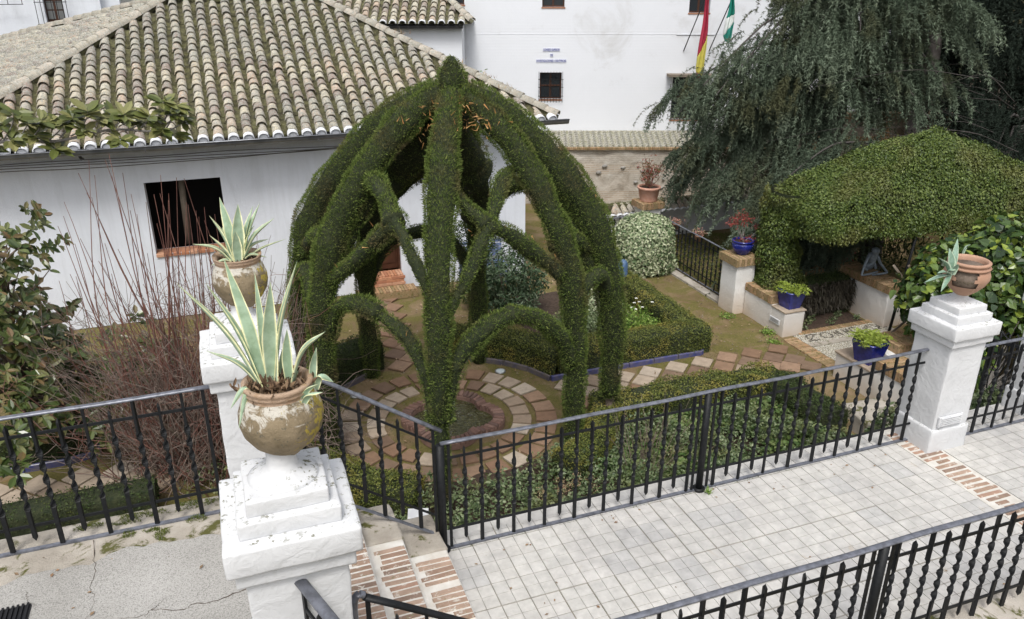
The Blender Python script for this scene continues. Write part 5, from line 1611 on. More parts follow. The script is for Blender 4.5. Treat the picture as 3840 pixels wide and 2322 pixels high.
branch('A', [(.85, 10.0, .9), (.92, 9.6, 1.2), (.98, 9.3, 1.35), (1.05, 9.1, 1.2)], .10)
branch('F', [(3.40, 10.8, .9), (3.75, 10.2, 1.5), (3.95, 9.6, 1.6), (4.1, 8.9, 1.2)], .12, dens=5200)
branch('T3', [(4.35, 8.35, .5), (4.45, 8.9, .95), (4.40, 9.4, .9), (4.2, 9.8, .4)], .11, dens=5200)
for key, pts, r_ in (('F', [(3.42, 10.7, 1.0), (3.2, 10.3, 1.7), (2.9, 9.85, 2.2), (2.7, 9.5, 2.6)], .27), ('G', [(1.8, 10.8, 1.0), (2.0, 10.4, 1.7), (2.3, 9.9, 2.2), (2.55, 9.5, 2.6)], .30),
                    ('F', [(3.3, 10.2, 1.65), (2.8, 10.2, 1.95), (2.4, 10.2, 1.95), (1.95, 10.2, 1.7)], .30), ('A', [(1.25, 10.0, 1.45), (1.5, 10.1, 1.8), (1.9, 10.2, 2.0), (2.3, 10.0, 2.2)], .2)):
    branch(key, pts, r_, dens=2600)
# knob on top, grown from the front tree
o0 = (1.86, 7.30, G)
P = cat_rom([(2.65, 9.25, 2.68), (2.66, 9.28, 2.85), (2.66, 9.29, 3.05), (2.665, 9.3, 3.2), (2.67, 9.3, 3.33)], 14)
cypress_skin(P, np.array([.26, .23, .19, .175, .185, .195, .195, .185, .17, .15, .125, .10, .07, .03]), 'crown_knob', tree_obj['T1'], 10000, o0)
dead_sprays((2.60, 8.98, 2.80), (.17, .10, .06), 200, tree_obj['T1'], o0)
dead_sprays((2.45, 8.62, 2.68), (.28, .12, .07), 110, tree_obj['T1'], o0)
for c in ((2.2, 7.45, .35), (1.7, 7.7, .6), (1.1, 8.7, 1.1), (1.5, 8.2, 1.6), (3.3, 7.9, 1.3), (2.6, 7.75, 1.75), (4.1, 8.5, 1.9), (1.0, 8.9, .7)):
    dead_sprays(c, (.12, .12, .12), 8, tree_obj['T1'], o0)
#@@PART3
# ------------------------------------------------------------------ right hand garden: pillars, low walls, mosaic, pots
def wbox(name, x0, x1, y0, y1, z0, z1, parent, mat='pillar_foot', **k):
    return world_child(rough_block(name, x0, x1, y0, y1, z0, z1, M[mat], None, **k), parent)
BC = MB().box(-.024, .024, -.065, .065, -.07, .07, bev=.005).mesh('brick'); BC.materials.append(M['brick_moss'])
BCl = MB().box(-.024, .024, -.13, .13, -.07, .07, bev=.005).mesh('brick'); BCl.materials.append(M['brick_moss'])
def brick_coping(t, x0, x1, y0, y1, ztop, along='x'):
    """bricks on edge, two rows deep, capping a wall"""
    L = t.location
    rows = 2
    if along == 'x':
        n = int((x1 - x0) / .053); d = (y1 - y0) / rows
        for r_ in range(rows):
            for k in range(n):
                o = link('brick', BC, t, (x0 + (k + .5) * (x1 - x0) / n - L.x, y0 + d * (r_ + .5) - L.y, ztop - .07 - L.z + random.uniform(-.004, .004)), (0, 0, random.uniform(-.02, .02)))
                o.scale = (1, d / .13 * .985, 1)
    else:
        n = int((y1 - y0) / .053); d = (x1 - x0) / rows
        for r_ in range(rows):
            for k in range(n):
                o = link('brick', BC, t, (x0 + d * (r_ + .5) - L.x, y0 + (k + .5) * (y1 - y0) / n - L.y, ztop - .07 - L.z + random.uniform(-.004, .004)), (0, 0, R(90) + random.uniform(-.02, .02)))
                o.scale = (1, d / .13 * .985, 1)
p4 = empty('garden_pillar', (8.57, 11.37, G), 'white garden pillar with a brick cap under the round blue pot', 'pillar', 'brick capped garden pillars')
wbox('shaft', 8.37, 8.76, 11.14, 11.60, -1.55, -.585, p4, amp=.006)
brick_coping(p4, 8.31, 8.82, 11.09, 11.65, -.44)
p5 = empty('garden_pillar', (8.83, 15.2, G), 'white garden pillar with a brick cap under the big terracotta pot', 'pillar', 'brick capped garden pillars')
wbox('shaft', 8.62, 9.04, 15.0, 15.4, -1.55, -.58, p5, amp=.006)
brick_coping(p5, 8.55, 9.11, 14.94, 15.46, -.44)
lw = empty('low_wall', (8.8, 10.5, G), 'stepped white low wall with brick coping beside the tall garden pillar', 'wall', 'low white garden walls')
wbox('wall', 8.59, 9.0, 10.0, 10.36, -1.55, -1.075, lw, amp=.004)
wbox('top_tile', 8.575, 9.015, 9.985, 10.36, -1.074, -1.045, lw, 'paver_pale', amp=.001, bev=.005)
wbox('wall', 8.59, 9.0, 10.362, 11.13, -1.55, -1.04, lw, amp=.004)
brick_coping(lw, 8.57, 9.02, 10.36, 11.12, -.90, 'y')
wbox('wall', 9.0, 10.4, 11.2, 11.5, -1.55, -1.04, lw, amp=.004)
brick_coping(lw, 9.0, 10.4, 11.17, 11.53, -.90)
pq = empty('wall_plaque', (8.583, 10.23, -1.28), 'small grey blue plaque on the stepped white low wall', 'plaque')
MB().box(-.012, .004, -.13, .13, -.045, .045, bev=.004).obj('plate', M['grey_plate'], pq)
for k in range(3):
    MB().box(-.0145, -.0125, -.10, .10, .018 - k * .02, .024 - k * .02).obj('text_line', M['cable'], pq)
lw2 = empty('low_wall', (8.62, 7.9, G), 'white low wall on the near side of the pebble paving, under the second fern pot', 'wall', 'low white garden walls')
wbox('wall', 8.42, 8.86, 7.80, 8.56, -1.55, -1.11, lw2, amp=.004)
wbox('top_tile', 8.40, 8.88, 7.80, 8.58, -1.11, -1.075, lw2, 'paver_pale', amp=.001, bev=.005)
wbox('wall', 8.42, 8.86, 6.4, 7.8, -1.55, -1.0, lw2, amp=.004)
brick_coping(lw2, 8.40, 8.88, 7.2, 7.80, -.87, 'y')
wbox('wall', 8.86, 9.5, 8.0, 8.45, -1.55, -.98, lw2, amp=.004)
brick_coping(lw2, 9.0, 9.5, 7.98, 8.47, -.84)
for k, (a, b_, c, d, e) in enumerate(((7.75, 8.4, 7.2, 7.6, -1.36), (7.55, 8.4, 6.75, 7.2, -1.25), (7.35, 8.4, 6.3, 6.75, -1.38))):
    o = rough_block('stone_block', a, b_, c, d, -1.6, e, M['mortar'], None, .03, .02, .08, 6)
    prop(o, ('mossy pale stone block at the foot of the white low wall', 'taller mossy stone block between two others by the low wall', 'mossy stone block nearest the terrace, beside the round bush')[k], 'stone')
rw = empty('garden_wall', (10.66, 10.3, G), 'white wall with brick coping that carries the bluish crouching figure', 'wall')
wbox('wall', 10.49, 10.85, 9.72, 10.98, -1.55, -.865, rw, amp=.006)
brick_coping(rw, 10.46, 10.90, 9.70, 11.0, -.73, 'y')
wbox('wall', 10.86, 12.6, 9.72, 10.0, -1.55, -.87, rw)
# brick strip and pebble mosaic
bs = empty('brick_edging', (8.655, 9.2, G), 'strip of dull bricks on edge between the earth path and the pebble paving', 'brick edging')
bs['kind'] = 'structure'; del bs['category']
BE = MB().box(-.13, .13, -.021, .021, -.03, .016, bev=.004).mesh('brick'); BE.materials.append(M['brick_moss'])
for k in range(34):
    link('brick', BE, bs, (random.uniform(-.006, .006), -.95 + k * .049, random.uniform(-.003, .004)), (0, 0, random.uniform(-.02, .02)))
for k in range(30):
    o = link('brick', BE, bs, (.30 + k * .055, .80, random.uniform(-.003, .004)), (0, 0, R(90))); o.scale = (.5, 1, 1)
pb = empty('pebble_mosaic', (9.7, 9.3, G), 'black and white pebble mosaic with curling letters under the vine covered pergola', 'mosaic')
pb['kind'] = 'structure'; del pb['category']
MB().box(-.90, .95, -1.4, .68, -.05, .003).obj('bed', M['joint'], pb)
MB().box(-.90, .95, .18, .30, -.02, .014, bev=.004).obj('stone_band', M['mortar'], pb)
def inband(x, y):
    """dark pebble strokes: rough letter shapes in the upper band and a star in the lower panel"""
    w = .016
    def seg(ax, ay, bx, by):
        dx, dy = bx - ax, by - ay; t = np.clip(((x - ax) * dx + (y - ay) * dy) / (dx * dx + dy * dy), 0, 1)
        return np.hypot(x - ax - t * dx, y - ay - t * dy) < w
    def ring(cx, cy, rx, ry, a0=0, a1=360):
        d = np.hypot((x - cx) / rx, (y - cy) / ry); a = np.degrees(np.arctan2((y - cy) / ry, (x - cx) / rx)) % 360
        return (abs(d - 1) < w / min(rx, ry)) & (((a - a0) % 360) < (a1 - a0))
    m = ring(-.62, .50, .13, .11, 30, 300) | seg(-.80, .36, -.55, .58) | seg(-.80, .40, -.66, .36)
    m |= ring(-.36, .49, .10, .10)
    for c in (-.17, .03):
        m |= seg(c, .40, c, .58) | seg(c, .58, c + .045, .47) | seg(c + .045, .47, c + .09, .58) | seg(c + .09, .58, c + .09, .40)
    m |= ring(.28, .49, .10, .11, 40, 330) | seg(.30, .47, .38, .47)
    m |= ring(.47, .49, .035, .035)
    m |= ring(.62, .54, .07, .05, 0, 260) | ring(.66, .44, .07, .05, 180, 440) | ring(.84, .5, .07, .09, 40, 330)
    sx, sy = x - .05, y + .28
    an = np.arctan2(sy, sx); rr_ = np.hypot(sx, sy)
    m |= rr_ < .10 + .13 * np.abs(np.cos(2.5 * an)) ** 3
    return m
pts = []
gx, gy = np.meshgrid(np.arange(-.885, .93, .0255), np.arange(-1.35, .66, .0255))
gx = gx.ravel() + rng.normal(size=gx.size) * .006; gy = gy.ravel() + rng.normal(size=gy.size) * .006
ok = ~((gy > .165) & (gy < .315))
gx, gy = gx[ok], gy[ok]
dk = inband(gx, gy)
PB = ([(-.5, -.3, 0), (0, -.5, 0), (.5, -.3, 0), (.5, .3, 0), (0, .5, 0), (-.5, .3, 0), (-.25, -.15, .35), (.25, -.15, .35), (.25, .15, .35), (-.25, .15, .35)], [(0, 1, 7, 6), (1, 2, 7, 7), (2, 3, 8, 7), (3, 4, 9, 8), (4, 5, 9, 9), (5, 0, 6, 9), (6, 7, 8, 9)])
PBF = [(0, 1, 7, 6), (2, 3, 8, 7), (3, 4, 9, 8), (5, 0, 6, 9), (6, 7, 8, 9)]
for sel, mt in ((~dk, leafy('white_pebbles', [(.36, .33, .26), (.50, .47, .40), (.60, .58, .52), (.42, .38, .28)])), (dk, leafy('dark_pebbles', [(.045, .04, .035), (.09, .08, .065), (.13, .11, .08)]))):
    P = np.stack([gx[sel], gy[sel], np.full(sel.sum(), .002)], 1)
    N = np.tile((0, 0, 1.), (len(P), 1)) + rng.normal(size=P.shape) * .15
    scatter(PB[0], PBF, P, N, .025, 'pebbles', mt, pb)
# soil beds
for nm, x0, x1, y0, y1 in (('planting_soil', 9.0, 10.45, 10.02, 11.15), ('planting_soil', 1.3, 7.0, 5.2, 8.0), ('planting_soil', 4.6, 6.7, 10.35, 13.3)):
    def zf(X, Y, a=x0, b=x1, c=y0, d=y1):
        P = np.stack([X.ravel(), Y.ravel(), 0 * X.ravel()], 1)
        e = np.minimum(np.minimum(X - a, b - X), np.minimum(Y - c, d - Y))
        return G + np.clip(e * .25, 0, .03) - .01 + (.012 * vnoise(P, 6)).reshape(X.shape)
    grid_sheet(nm, x0, x1, y0, y1, 60, 50, zf, M['soil'])
# small bronze figure, built as one skinned body
def skin_body(name, verts, edges, radii, mat, parent, loc=(0, 0, 0), sub=2):
    me = bpy.data.meshes.new(name)
    me.from_pydata(verts, edges, [])
    o = link(name, me, parent, loc, mat=mat)
    md = o.modifiers.new('skin', 'SKIN')
    for i, r_ in enumerate(radii): me.skin_vertices[0].data[i].radius = (r_, r_)
    me.skin_vertices[0].data[0].use_root = True
    s_ = o.modifiers.new('sub', 'SUBSURF'); s_.levels = sub; s_.render_levels = sub
    return o
st = empty('statue', (10.64, 10.38, -.735), 'bluish grey bronze crouching figure propped on long straight arms, on the brick coping', 'statue')
bpy.ops.object.select_all(action='DESELECT')
def skin_layer(o):
    me = o.data
    bm = bmesh.new(); bm.from_mesh(me)
    bm.verts.layers.skin.verify(); bm.to_mesh(me); bm.free()
def figure():
    vs_ = [(0.03, .02, .20), (.04, .03, .11), (.06, .06, .04), (.02, 0, .27), (.0, -.03, .325), (-.01, -.05, .36), (-.05, .0, .29), (-.13, -.03, .16), (-.21, -.08, .025), (-.10, -.10, .035), (.06, -.09, .05),
           (.08, 0, .26), (.13, -.04, .14), (.20, -.12, .025), (.08, -.14, .03), (-.06, -.11, .02), (.0, .05, .16), (-.08, .04, .10), (-.03, .0, .04), (.11, .05, .12), (.10, -.01, .05), (.03, -.075, .335)]
    es_ = [(0, 1), (1, 2), (0, 3), (3, 4), (4, 5), (3, 6), (6, 7), (7, 8), (8, 9), (9, 10), (3, 11), (11, 12), (12, 13), (13, 14), (14, 15), (1, 17), (17, 18), (1, 19), (19, 20), (4, 21)]
    vs2 = [v for i, v in enumerate(vs_) if i != 16]
    remap = {i: (i if i < 16 else i - 1) for i in range(len(vs_)) if i != 16}
    es2 = [(remap[a], remap[b]) for a, b in es_]
    rad = [.045, .05, .035, .04, .042, .03, .024, .018, .016, .015, .012, .024, .018, .017, .016, .012, .026, .020, .026, .02, .02]
    me = bpy.data.meshes.new('body')
    me.from_pydata(vs2, es2, [])
    bm = bmesh.new(); bm.from_mesh(me)
    lay = bm.verts.layers.skin.verify()
    bm.verts.ensure_lookup_table()
    for v, r_ in zip(bm.verts, rad): v[lay].radius = (r_, r_)
    bm.verts[0][lay].use_root = True
    bm.to_mesh(me); bm.free()
    o = link('body', me, st, mat=M['statue'])
    o.modifiers.new('skin', 'SKIN')
    s_ = o.modifiers.new('sub', 'SUBSURF'); s_.levels = 2; s_.render_levels = 2
figure()
st.scale = (1.3, 1.3, 1.3)
# hair cap of the figure
MB().lathe([(.052, 0), (.055, .02), (.045, .045), (.02, .058), (0, .06)], 18).obj('hair', M['statue'], st, True, loc=(-.008, -.045, .33), rot=(R(25), 0, 0))

def pot_profile(label, loc, prof, mat, cat='plant pot', sq=False, group=None, soil=None, name='plant_pot'):
    t = empty(name, loc, label, cat, group)
    m = MB().lathe(prof, 4 if sq else 40)
    o = m.obj('bowl', M[mat], t, not sq, rot=(0, 0, R(45) if sq else 0))
    if soil: MB().lathe([(0, soil[1] + .01), (soil[0], soil[1])], 20).obj('soil', M['soil'], t)
    return t
bp = pot_profile('round cobalt blue glazed pot on the brick capped garden pillar', (8.60, 11.37, -.44),
            [(0, 0), (.10, 0), (.11, .01), (.15, .06), (.185, .13), (.19, .17), (.18, .205), (.165, .222), (.185, .232), (.195, .245), (.19, .262), (.17, .262), (.165, .22)], 'blue_glaze', soil=(.165, .225))
for k in range(28):
    a = 2 * math.pi * k / 28
    MB().lathe([(0, -.009), (.008, -.005), (.010, 0), (.008, .005), (0, .009)], 6).obj('glaze_bead', M['blue_glaze'], bp, True, loc=(.187 * math.cos(a), .187 * math.sin(a), .185))
def square_pot(label, loc, r, h, rot, group='square blue pots'):
    t = empty('plant_pot', loc, label, 'plant pot', group, rot)
    m = MB()
    for (a, z0, b, z1) in ((r * .68, 0, r * .97, h * .86),):
        m.add([(-a, -a, z0), (a, -a, z0), (a, a, z0), (-a, a, z0), (-b, -b, z1), (b, -b, z1), (b, b, z1), (-b, b, z1)], [(3, 2, 1, 0)] + [(i, (i + 1) % 4, 4 + (i + 1) % 4, 4 + i) for i in range(4)])
    m.obj('bowl', M['blue_glaze'], t)
    rim = MB(); e = r * 1.04; f_ = r * .86
    pts_ = []
    for k in range(24):
        a = 2 * math.pi * k / 24
        q = min(1.22, 1 / max(abs(math.cos(a)), abs(math.sin(a))))
        pts_.append((e * math.cos(a) * q, e * math.sin(a) * q, h * .86 + .02 + .012 * math.cos(4 * a)))
    rim.tube(pts_ + [pts_[0], pts_[1]], .016, 8); rim.obj('rim', M['blue_glaze'], t, True)
    MB().box(-f_, f_, -f_, f_, h * .80, h * .86).obj('soil', M['soil'], t)
    return t
square_pot('square cobalt blue pot with a fern on the end of the stepped low wall', (8.82, 10.19, -1.045), .175, .34, .05)
square_pot('square dark blue pot with a fern on the near low wall, seen through the railing', (8.60, 8.12, -1.075), .19, .37, .15)
def frond_plant(label, loc, n, L, mat='fern', cat='fern', group='ferns in blue pots', droop=.8, wid=.5):
    t = empty('fern', loc, label, cat, group)
    P = []; D = []; S = []
    for k in range(n):
        a = rng.random() * 6.28; l = L * (.5 + .6 * rng.random()); up = .3 + rng.random() * .7
        dirv = np.array((math.cos(a), math.sin(a), 0))
        for f in np.linspace(.12, 1, 16):
            p = dirv * l * f + np.array((0, 0, up * l * f * (1 - droop * f)))
            w = wid * l * .36 * math.sin(math.pi * min(1, f * .85 + .12))
            sd_ = np.cross(dirv, (0, 0, 1))
            for s_ in (-1, 1):
                P.append(p); D.append(sd_ * s_ + dirv * .45 + (0, 0, rng.normal() * .25)); S.append(w)
    P = np.array(P); D = np.array(D)
    scatter(*OVAL, P, np.tile((0, 0, 1.), (len(P), 1)) + rng.normal(size=P.shape) * .35, np.array(S), 'fronds', M[mat], t, updir=D)
    return t
frond_plant('yellow green fern spilling from the square blue pot on the stepped wall', (8.84, 10.18, -.77), 70, .34)
frond_plant('yellow green fern in the near square blue pot behind the terrace railing', (8.60, 8.12, -.76), 70, .34)
# red maple-like shrub in the round blue pot
def twiggy(parent, base, tips, r0, mat='branch', name='stem', n=10, wob=.03):
    m = MB()
    for tp in tips:
        b = np.array(base, float); tp = np.array(tp, float)
        mid = (b + tp) / 2 + rng.normal(size=3) * wob
        m.tube(cat_rom([b, mid, tp], n), np.linspace(r0, r0 * .35, n), 5, cap=False)
    return m.obj(name, M[mat], parent, True)
rp = empty('red_shrub', (8.60, 11.37, -.22), 'small red leaved shrub with spreading bare stems in the round blue pot', 'shrub')
tips = [(-.20, -.02, .45), (-.08, .03, .50), (.05, .0, .40), (.32, .02, .22), (.38, -.04, .18), (-.28, .0, .38)]
twiggy(rp, (0, 0, 0), tips, .009)
P = np.concatenate([np.array(tp) + rng.normal(size=(70, 3)) * (.055, .055, .035) for tp in tips] + [rng.normal(size=(120, 3)) * (.08, .08, .04) + (.03, -.05, .06)])
scatter(*LONG, P, rng.normal(size=P.shape) + (0, 0, .8), .05 * (.5 + .8 * rng.random(len(P))), 'leaves', M['red_leaf'], rp)
# big terracotta pot on the back pillar with a reddish shrub
pot_profile('large pale terracotta pot with moulded rim on the back garden pillar', (8.83, 15.2, -.44),
            [(0, 0), (.185, 0), (.19, .02), (.235, .26), (.25, .27), (.262, .30), (.255, .325), (.235, .33), (.23, .29)], 'terracotta_pink', soil=(.22, .28))
rs = empty('red_shrub', (8.83, 15.2, -.14), 'upright reddish nandina shrub in the large terracotta pot', 'shrub')
tips = [(rng.normal() * .10, rng.normal() * .10, .25 + .4 * rng.random()) for k in range(16)]
twiggy(rs, (0, 0, -.02), tips, .008, 'twig_red')
P = np.concatenate([np.array(tp) * rng.uniform(.5, 1.05, (46, 1)) + rng.normal(size=(46, 3)) * .05 for tp in tips])
scatter(*LONG, P, rng.normal(size=P.shape) + (0, 0, .5), .06 * (.5 + .7 * rng.random(len(P))), 'leaves', leafy('nandina_leaves', [(.05, .07, .02), (.12, .09, .03), (.26, .06, .05), (.34, .10, .08), (.10, .10, .03)]), rs)
# two little pots hooked on the garden railing
for k, (y, lab) in enumerate(((13.94, 'farther small terracotta pot of pink succulents hooked on the garden railing'), (13.07, 'nearer small terracotta pot of pink succulents hooked on the garden railing'))):
    t = pot_profile(lab, (8.80, y, -.74), [(0, 0), (.06, 0), (.085, .11), (.095, .115), (.095, .13), (.08, .13)], 'terracotta', soil=(.08, .11), group='small pots on the railing')
    P = rng.normal(size=(150, 3)) * (.07, .07, .035) + (0, 0, .18)
    o = scatter(*OVAL, P, rng.normal(size=P.shape) + (0, 0, .5), .035, 'succulent', M['pink_leaf'], None)
    o.location = (8.80, y, -.74); prop(o, ('pink succulent rosettes in the farther railing pot', 'pink succulent rosettes in the nearer railing pot')[k], 'succulent', 'succulents on the railing'); o['kind'] = 'thing'
# garden railings and coping wall
railing('black garden railing along the earth path, between the ivy bush and the blue pot pillar', (8.66, 11.62), (8.66, 14.15), G + .02, G + .02, group='garden railings', n=17, sc=.95)
railing('black garden railing behind the ivy bush, in front of the white coping wall', (6.9, 14.78), (8.55, 15.0), G + .05, G + .05, group='garden railings', n=11, sc=.8)
sl_ = MB().box(8.42, 8.60, 11.7, 14.2, G - .05, G + .03).obj('stone_edging', M['mortar']); sl_['kind'] = 'structure'
cw = empty('coping_wall', (10.6, 15.75, G), 'low white wall capped with clay tiles behind the garden railing', 'wall')
world_child(MB().box(8.1, 14, 15.72, 15.95, G - .05, -.86).box(8.1, 14, 15.66, 15.72, -.96, -.86).obj('wall', M['pillar']), cw)
for k in range(36):
    Rm = Matrix.Rotation(R(90) * 0, 4, 'Z')
    o = link('tile', TILE_ME[0] if k % 2 else TILE_ME[1], cw, (8.18 + k * .165 - 10.6, 15.60 - 15.75, -.83 - G), (R(28), 0, random.uniform(-.06, .06) - (.6 if k == 0 else 0)))
    o.scale = (.82, 1.1, .9)
    o = link('eave_tile', EM, cw, (8.18 + k * .165 - 10.6, 15.55 - 15.75, -.855 - G), (R(20), 0, 0)); o.scale = (.85, .7, .6)
world_child(MB().box(8.05, 14, 15.80, 15.98, -.86, -.66).obj('ridge', M['roof_bed']), cw)
P = np.stack([rng.uniform(8.05, 12, 2500), rng.uniform(15.78, 15.98, 2500), np.full(2500, -.66) + rng.random(2500) * .03], 1)
o = scatter(*BLADE, P - np.array((10.6, 15.75, G)), rng.normal(size=P.shape), .03, 'moss', M['moss'], cw, updir=np.tile((0, 0, 1.), (2500, 1)) + rng.normal(size=P.shape) * .6)

# blue ceramic post in the flower bed
bpst = empty('garden_post', (6.87, 12.6, G), 'grey blue domed post on a square block inside the right hand hedge', 'post')
MB().box(-.15, .15, -.15, .15, -.05, .32, bev=.02).obj('block', M['blue_post'], bpst)
MB().lathe([(.105, .31), (.10, .34), (.095, .36), (.095, .60), (.092, .66), (.075, .71), (.04, .745), (0, .755)], 32).obj('domed_shaft', M['blue_post'], bpst, True)
dots = MB()
for k in range(22):
    a = 2 * math.pi * k / 22 * 1.0; z = .44 + .05 * (k % 4)
    dots.lathe([(0, -.006), (.007, 0), (0, .006)], 6, (.096 * math.cos(a), .096 * math.sin(a), z))
dots.obj('pierced_holes', M['dark'], bpst)
# small blue slatted bench against the house
bn = empty('bench', (4.62, 14.2, G), 'blue slatted garden bench against the white house, glimpsed through the arbour', 'bench')
bl = simple('faded_blue_paint', (.10, .14, .26), (.16, .20, .32), 9, .5)
for k in range(5): MB().box(-.45, .45, -.20 + k * .08, -.14 + k * .08, .40, .42).obj('seat_slat', bl, bn)
for k in range(4): MB().box(-.45, .45, .20, .22, .50 + k * .09, .56 + k * .09).obj('back_slat', bl, bn)
for x in (-.42, .42):
    for y in (-.17, .19): MB().box(x - .02, x + .02, y - .02, y + .02, 0, .40).obj('leg', bl, bn)
# lamp housing outside the sloping railing
lb_ = empty('lamp_housing', (1.14, 5.36, -.12), 'grey white wedge shaped lamp housing just outside the sloping railing', 'lamp', None, -.3)
MB().add([(-.085, -.07, 0), (.085, -.07, 0), (.085, .08, 0), (-.085, .08, 0), (-.085, -.07, .13), (.085, -.07, .13), (.085, .08, .20), (-.085, .08, .20)], [(3, 2, 1, 0), (4, 5, 6, 7), (0, 1, 5, 4), (1, 2, 6, 5), (2, 3, 7, 6), (3, 0, 4, 7)]).obj('housing', M['grey_plate'], lb_)
MB().box(-.07, .07, -.078, -.071, .01, .045).obj('lens', simple('greenish_lens', (.35, .38, .22), rough=.2), lb_)

# ------------------------------------------------------------------ planting
def volume_plant(name, loc, label, cat, centers, n, leaf, mat, shape=OVAL, group=None, stems=0, shell=.75, stem_mat='bark', up=(0, 0, .4), jitter=.9, sr=.008):
    """leaves through one or several ellipsoids (cx, cy, cz, rx, ry, rz) measured from loc"""
    t = empty(name, loc, label, cat, group)
    vol = np.array([c[3] * c[4] * c[5] for c in centers]) ** .67
    k = rng.choice(len(centers), size=n, p=vol / vol.sum())
    C_ = np.array(centers)
    d = unit(rng.normal(size=(n, 3)))
    r_ = (shell + (1 - shell) * rng.random(n) ** .6)
    r_ *= 1 + .16 * vnoise(d * 2 + C_[k, :3], 2.2)
    P = C_[k, :3] + d * r_[:, None] * C_[k, 3:6]
    ok = P[:, 2] > .0
    P, d = P[ok], d[ok]
    N = d + rng.normal(size=P.shape) * jitter + np.array(up)
    scatter(*shape, P, N, leaf * (.5 + .8 * rng.random(len(P))), 'leaves', M[mat] if isinstance(mat, str) else mat, t, updir=rng.normal(size=P.shape) + (0, 0, -.5))
    if stems:
        tips = [C_[j, :3] + unit(rng.normal(size=3)) * C_[j, 3:6] * .7 for j in rng.integers(0, len(centers), stems)]
        twiggy(t, (0, 0, 0), [(a[0], a[1], max(a[2], .1)) for a in tips], sr, stem_mat, 'stem', wob=.08)
    return t
# variegated ivy bush
t = empty('ivy_bush', (8.02, 13.85, G), 'tall rounded bush of cream and green variegated ivy at the end of the path', 'ivy bush')
n = 15000
a = rng.random(n) * 6.283; hz = rng.random(n) ** .85
prf = np.interp(hz, [0, .1, .4, .7, .85, .95, 1], [.58, .64, .66, .58, .44, .24, .02])
P = np.stack([prf * np.cos(a), prf * np.sin(a) * .88, hz * 1.22], 1)
N = unit(np.stack([np.cos(a), np.sin(a), np.clip((hz - .45) * 2.2, -.1, 3)], 1))
P += N * (.05 * vnoise(P, 4) + rng.normal(size=n) * .02)[:, None]
scatter(*HEART, P, N + rng.normal(size=P.shape) * .5, .05 * (.5 + .8 * rng.random(n)), 'leaves', M['ivy_var'], t, updir=rng.normal(size=P.shape) + (0, 0, -1))
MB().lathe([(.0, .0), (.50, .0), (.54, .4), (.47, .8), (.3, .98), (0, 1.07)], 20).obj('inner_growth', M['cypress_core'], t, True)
# silvery shrub with bare limbs, seen through the right arch
volume_plant('silvery_shrub', (4.45, 12.3, G), 'silvery green shrub with dark forked limbs behind the curved hedge', 'shrub',
             [(0, 0, .95, .62, .5, .42), (-.35, .1, .6, .35, .35, .3), (.42, .1, .62, .38, .35, .3), (0, -.2, .45, .5, .4, .3)], 5200, .085, 'silver', LONG, stems=12, shell=.3, sr=.03)
volume_plant('clipped_shrub', (4.0, 12.9, G), 'dark round clipped shrub between the arbour and the house', 'shrub', [(0, 0, 1.35, .42, .42, .42), (0, 0, .6, .3, .3, .5)], 6000, .04, 'box_dark', stems=4)
# flower bed inside the hedge
volume_plant('bright_shrub', (6.15, 11.0, G), 'bright lime green leafy plant with white flowers in the hedged bed', 'plant', [(0, 0, .25, .45, .35, .28), (.2, -.3, .2, .3, .25, .22)], 3200, .055, 'bright', LONG, shell=.3, stems=6)
volume_plant('pale_shrub', (5.95, 11.75, G), 'pale grey green shrub behind the lime green plant in the hedged bed', 'plant', [(0, 0, .3, .5, .4, .32), (-.3, -.3, .2, .35, .3, .25)], 3600, .05, 'ivy_var', OVAL, shell=.3, stems=6)
volume_plant('green_shrub', (5.1, 10.9, G), 'mid green leafy plant in the hedged bed close to the outer cypress', 'plant', [(0, 0, .28, .5, .4, .30), (.3, .5, .25, .5, .4, .25)], 4200, .05, 'cover', OVAL, shell=.3, stems=6)
fl = MB()
for k in range(12):
    c = (5.9 + rng.random() * .8, 10.75 + rng.random() * .7, G + .42 + rng.random() * .12)
    for a in range(5):
        an = a * 1.257
        fl.add([(c[0], c[1], c[2]), (c[0] + .022 * math.cos(an - .4), c[1] + .022 * math.sin(an - .4), c[2] + .006), (c[0] + .034 * math.cos(an), c[1] + .034 * math.sin(an), c[2]), (c[0] + .022 * math.cos(an + .4), c[1] + .022 * math.sin(an + .4), c[2] + .006)], [(0, 1, 2, 3)])
prop(fl.obj('white_flowers', M['flower_white']), 'scattered small white flowers over the lime green plant', 'flowers', kind='stuff')
# planting bed between terrace and paving
def bed_leaves(name, n, xr, yr, hfun, leaf, mat, shape, label, dens=None, tilt=.5, thr=-2):
    P = np.stack([rng.uniform(*xr, n), rng.uniform(*yr, n), np.zeros(n)], 1)
    if dens: P = P[dens(P)]
    P = P[vnoise(P, 2.2, 5) > thr]
    P[:, 2] = G + hfun(P) * (1 - .5 * rng.random(len(P)) ** 1.3)
    N = np.tile((0, 0, 1.), (len(P), 1)) + rng.normal(size=P.shape) * tilt
    o = scatter(*shape, P, N, leaf * (.5 + .8 * rng.random(len(P))), name, M[mat], None)
    o['label'] = label
    return o
def h1(P): return .24 + .14 * (vnoise(P, 3.1) + .5) + .95 * np.clip((6.5 - P[:, 1]) / 1.25, 0, 1) + .12 * vnoise(P, 9, 3)
rr_c = lambda P: (np.hypot(P[:, 0] - FC[0], P[:, 1] - FC[1]) > 1.66)
bed_leaves('ground_cover', 52000, (1.28, 7.3), (5.22, 6.75), h1, .058, 'cover', OVAL, 'glossy mixed ground cover filling the bed under the terrace railing', rr_c, .7)
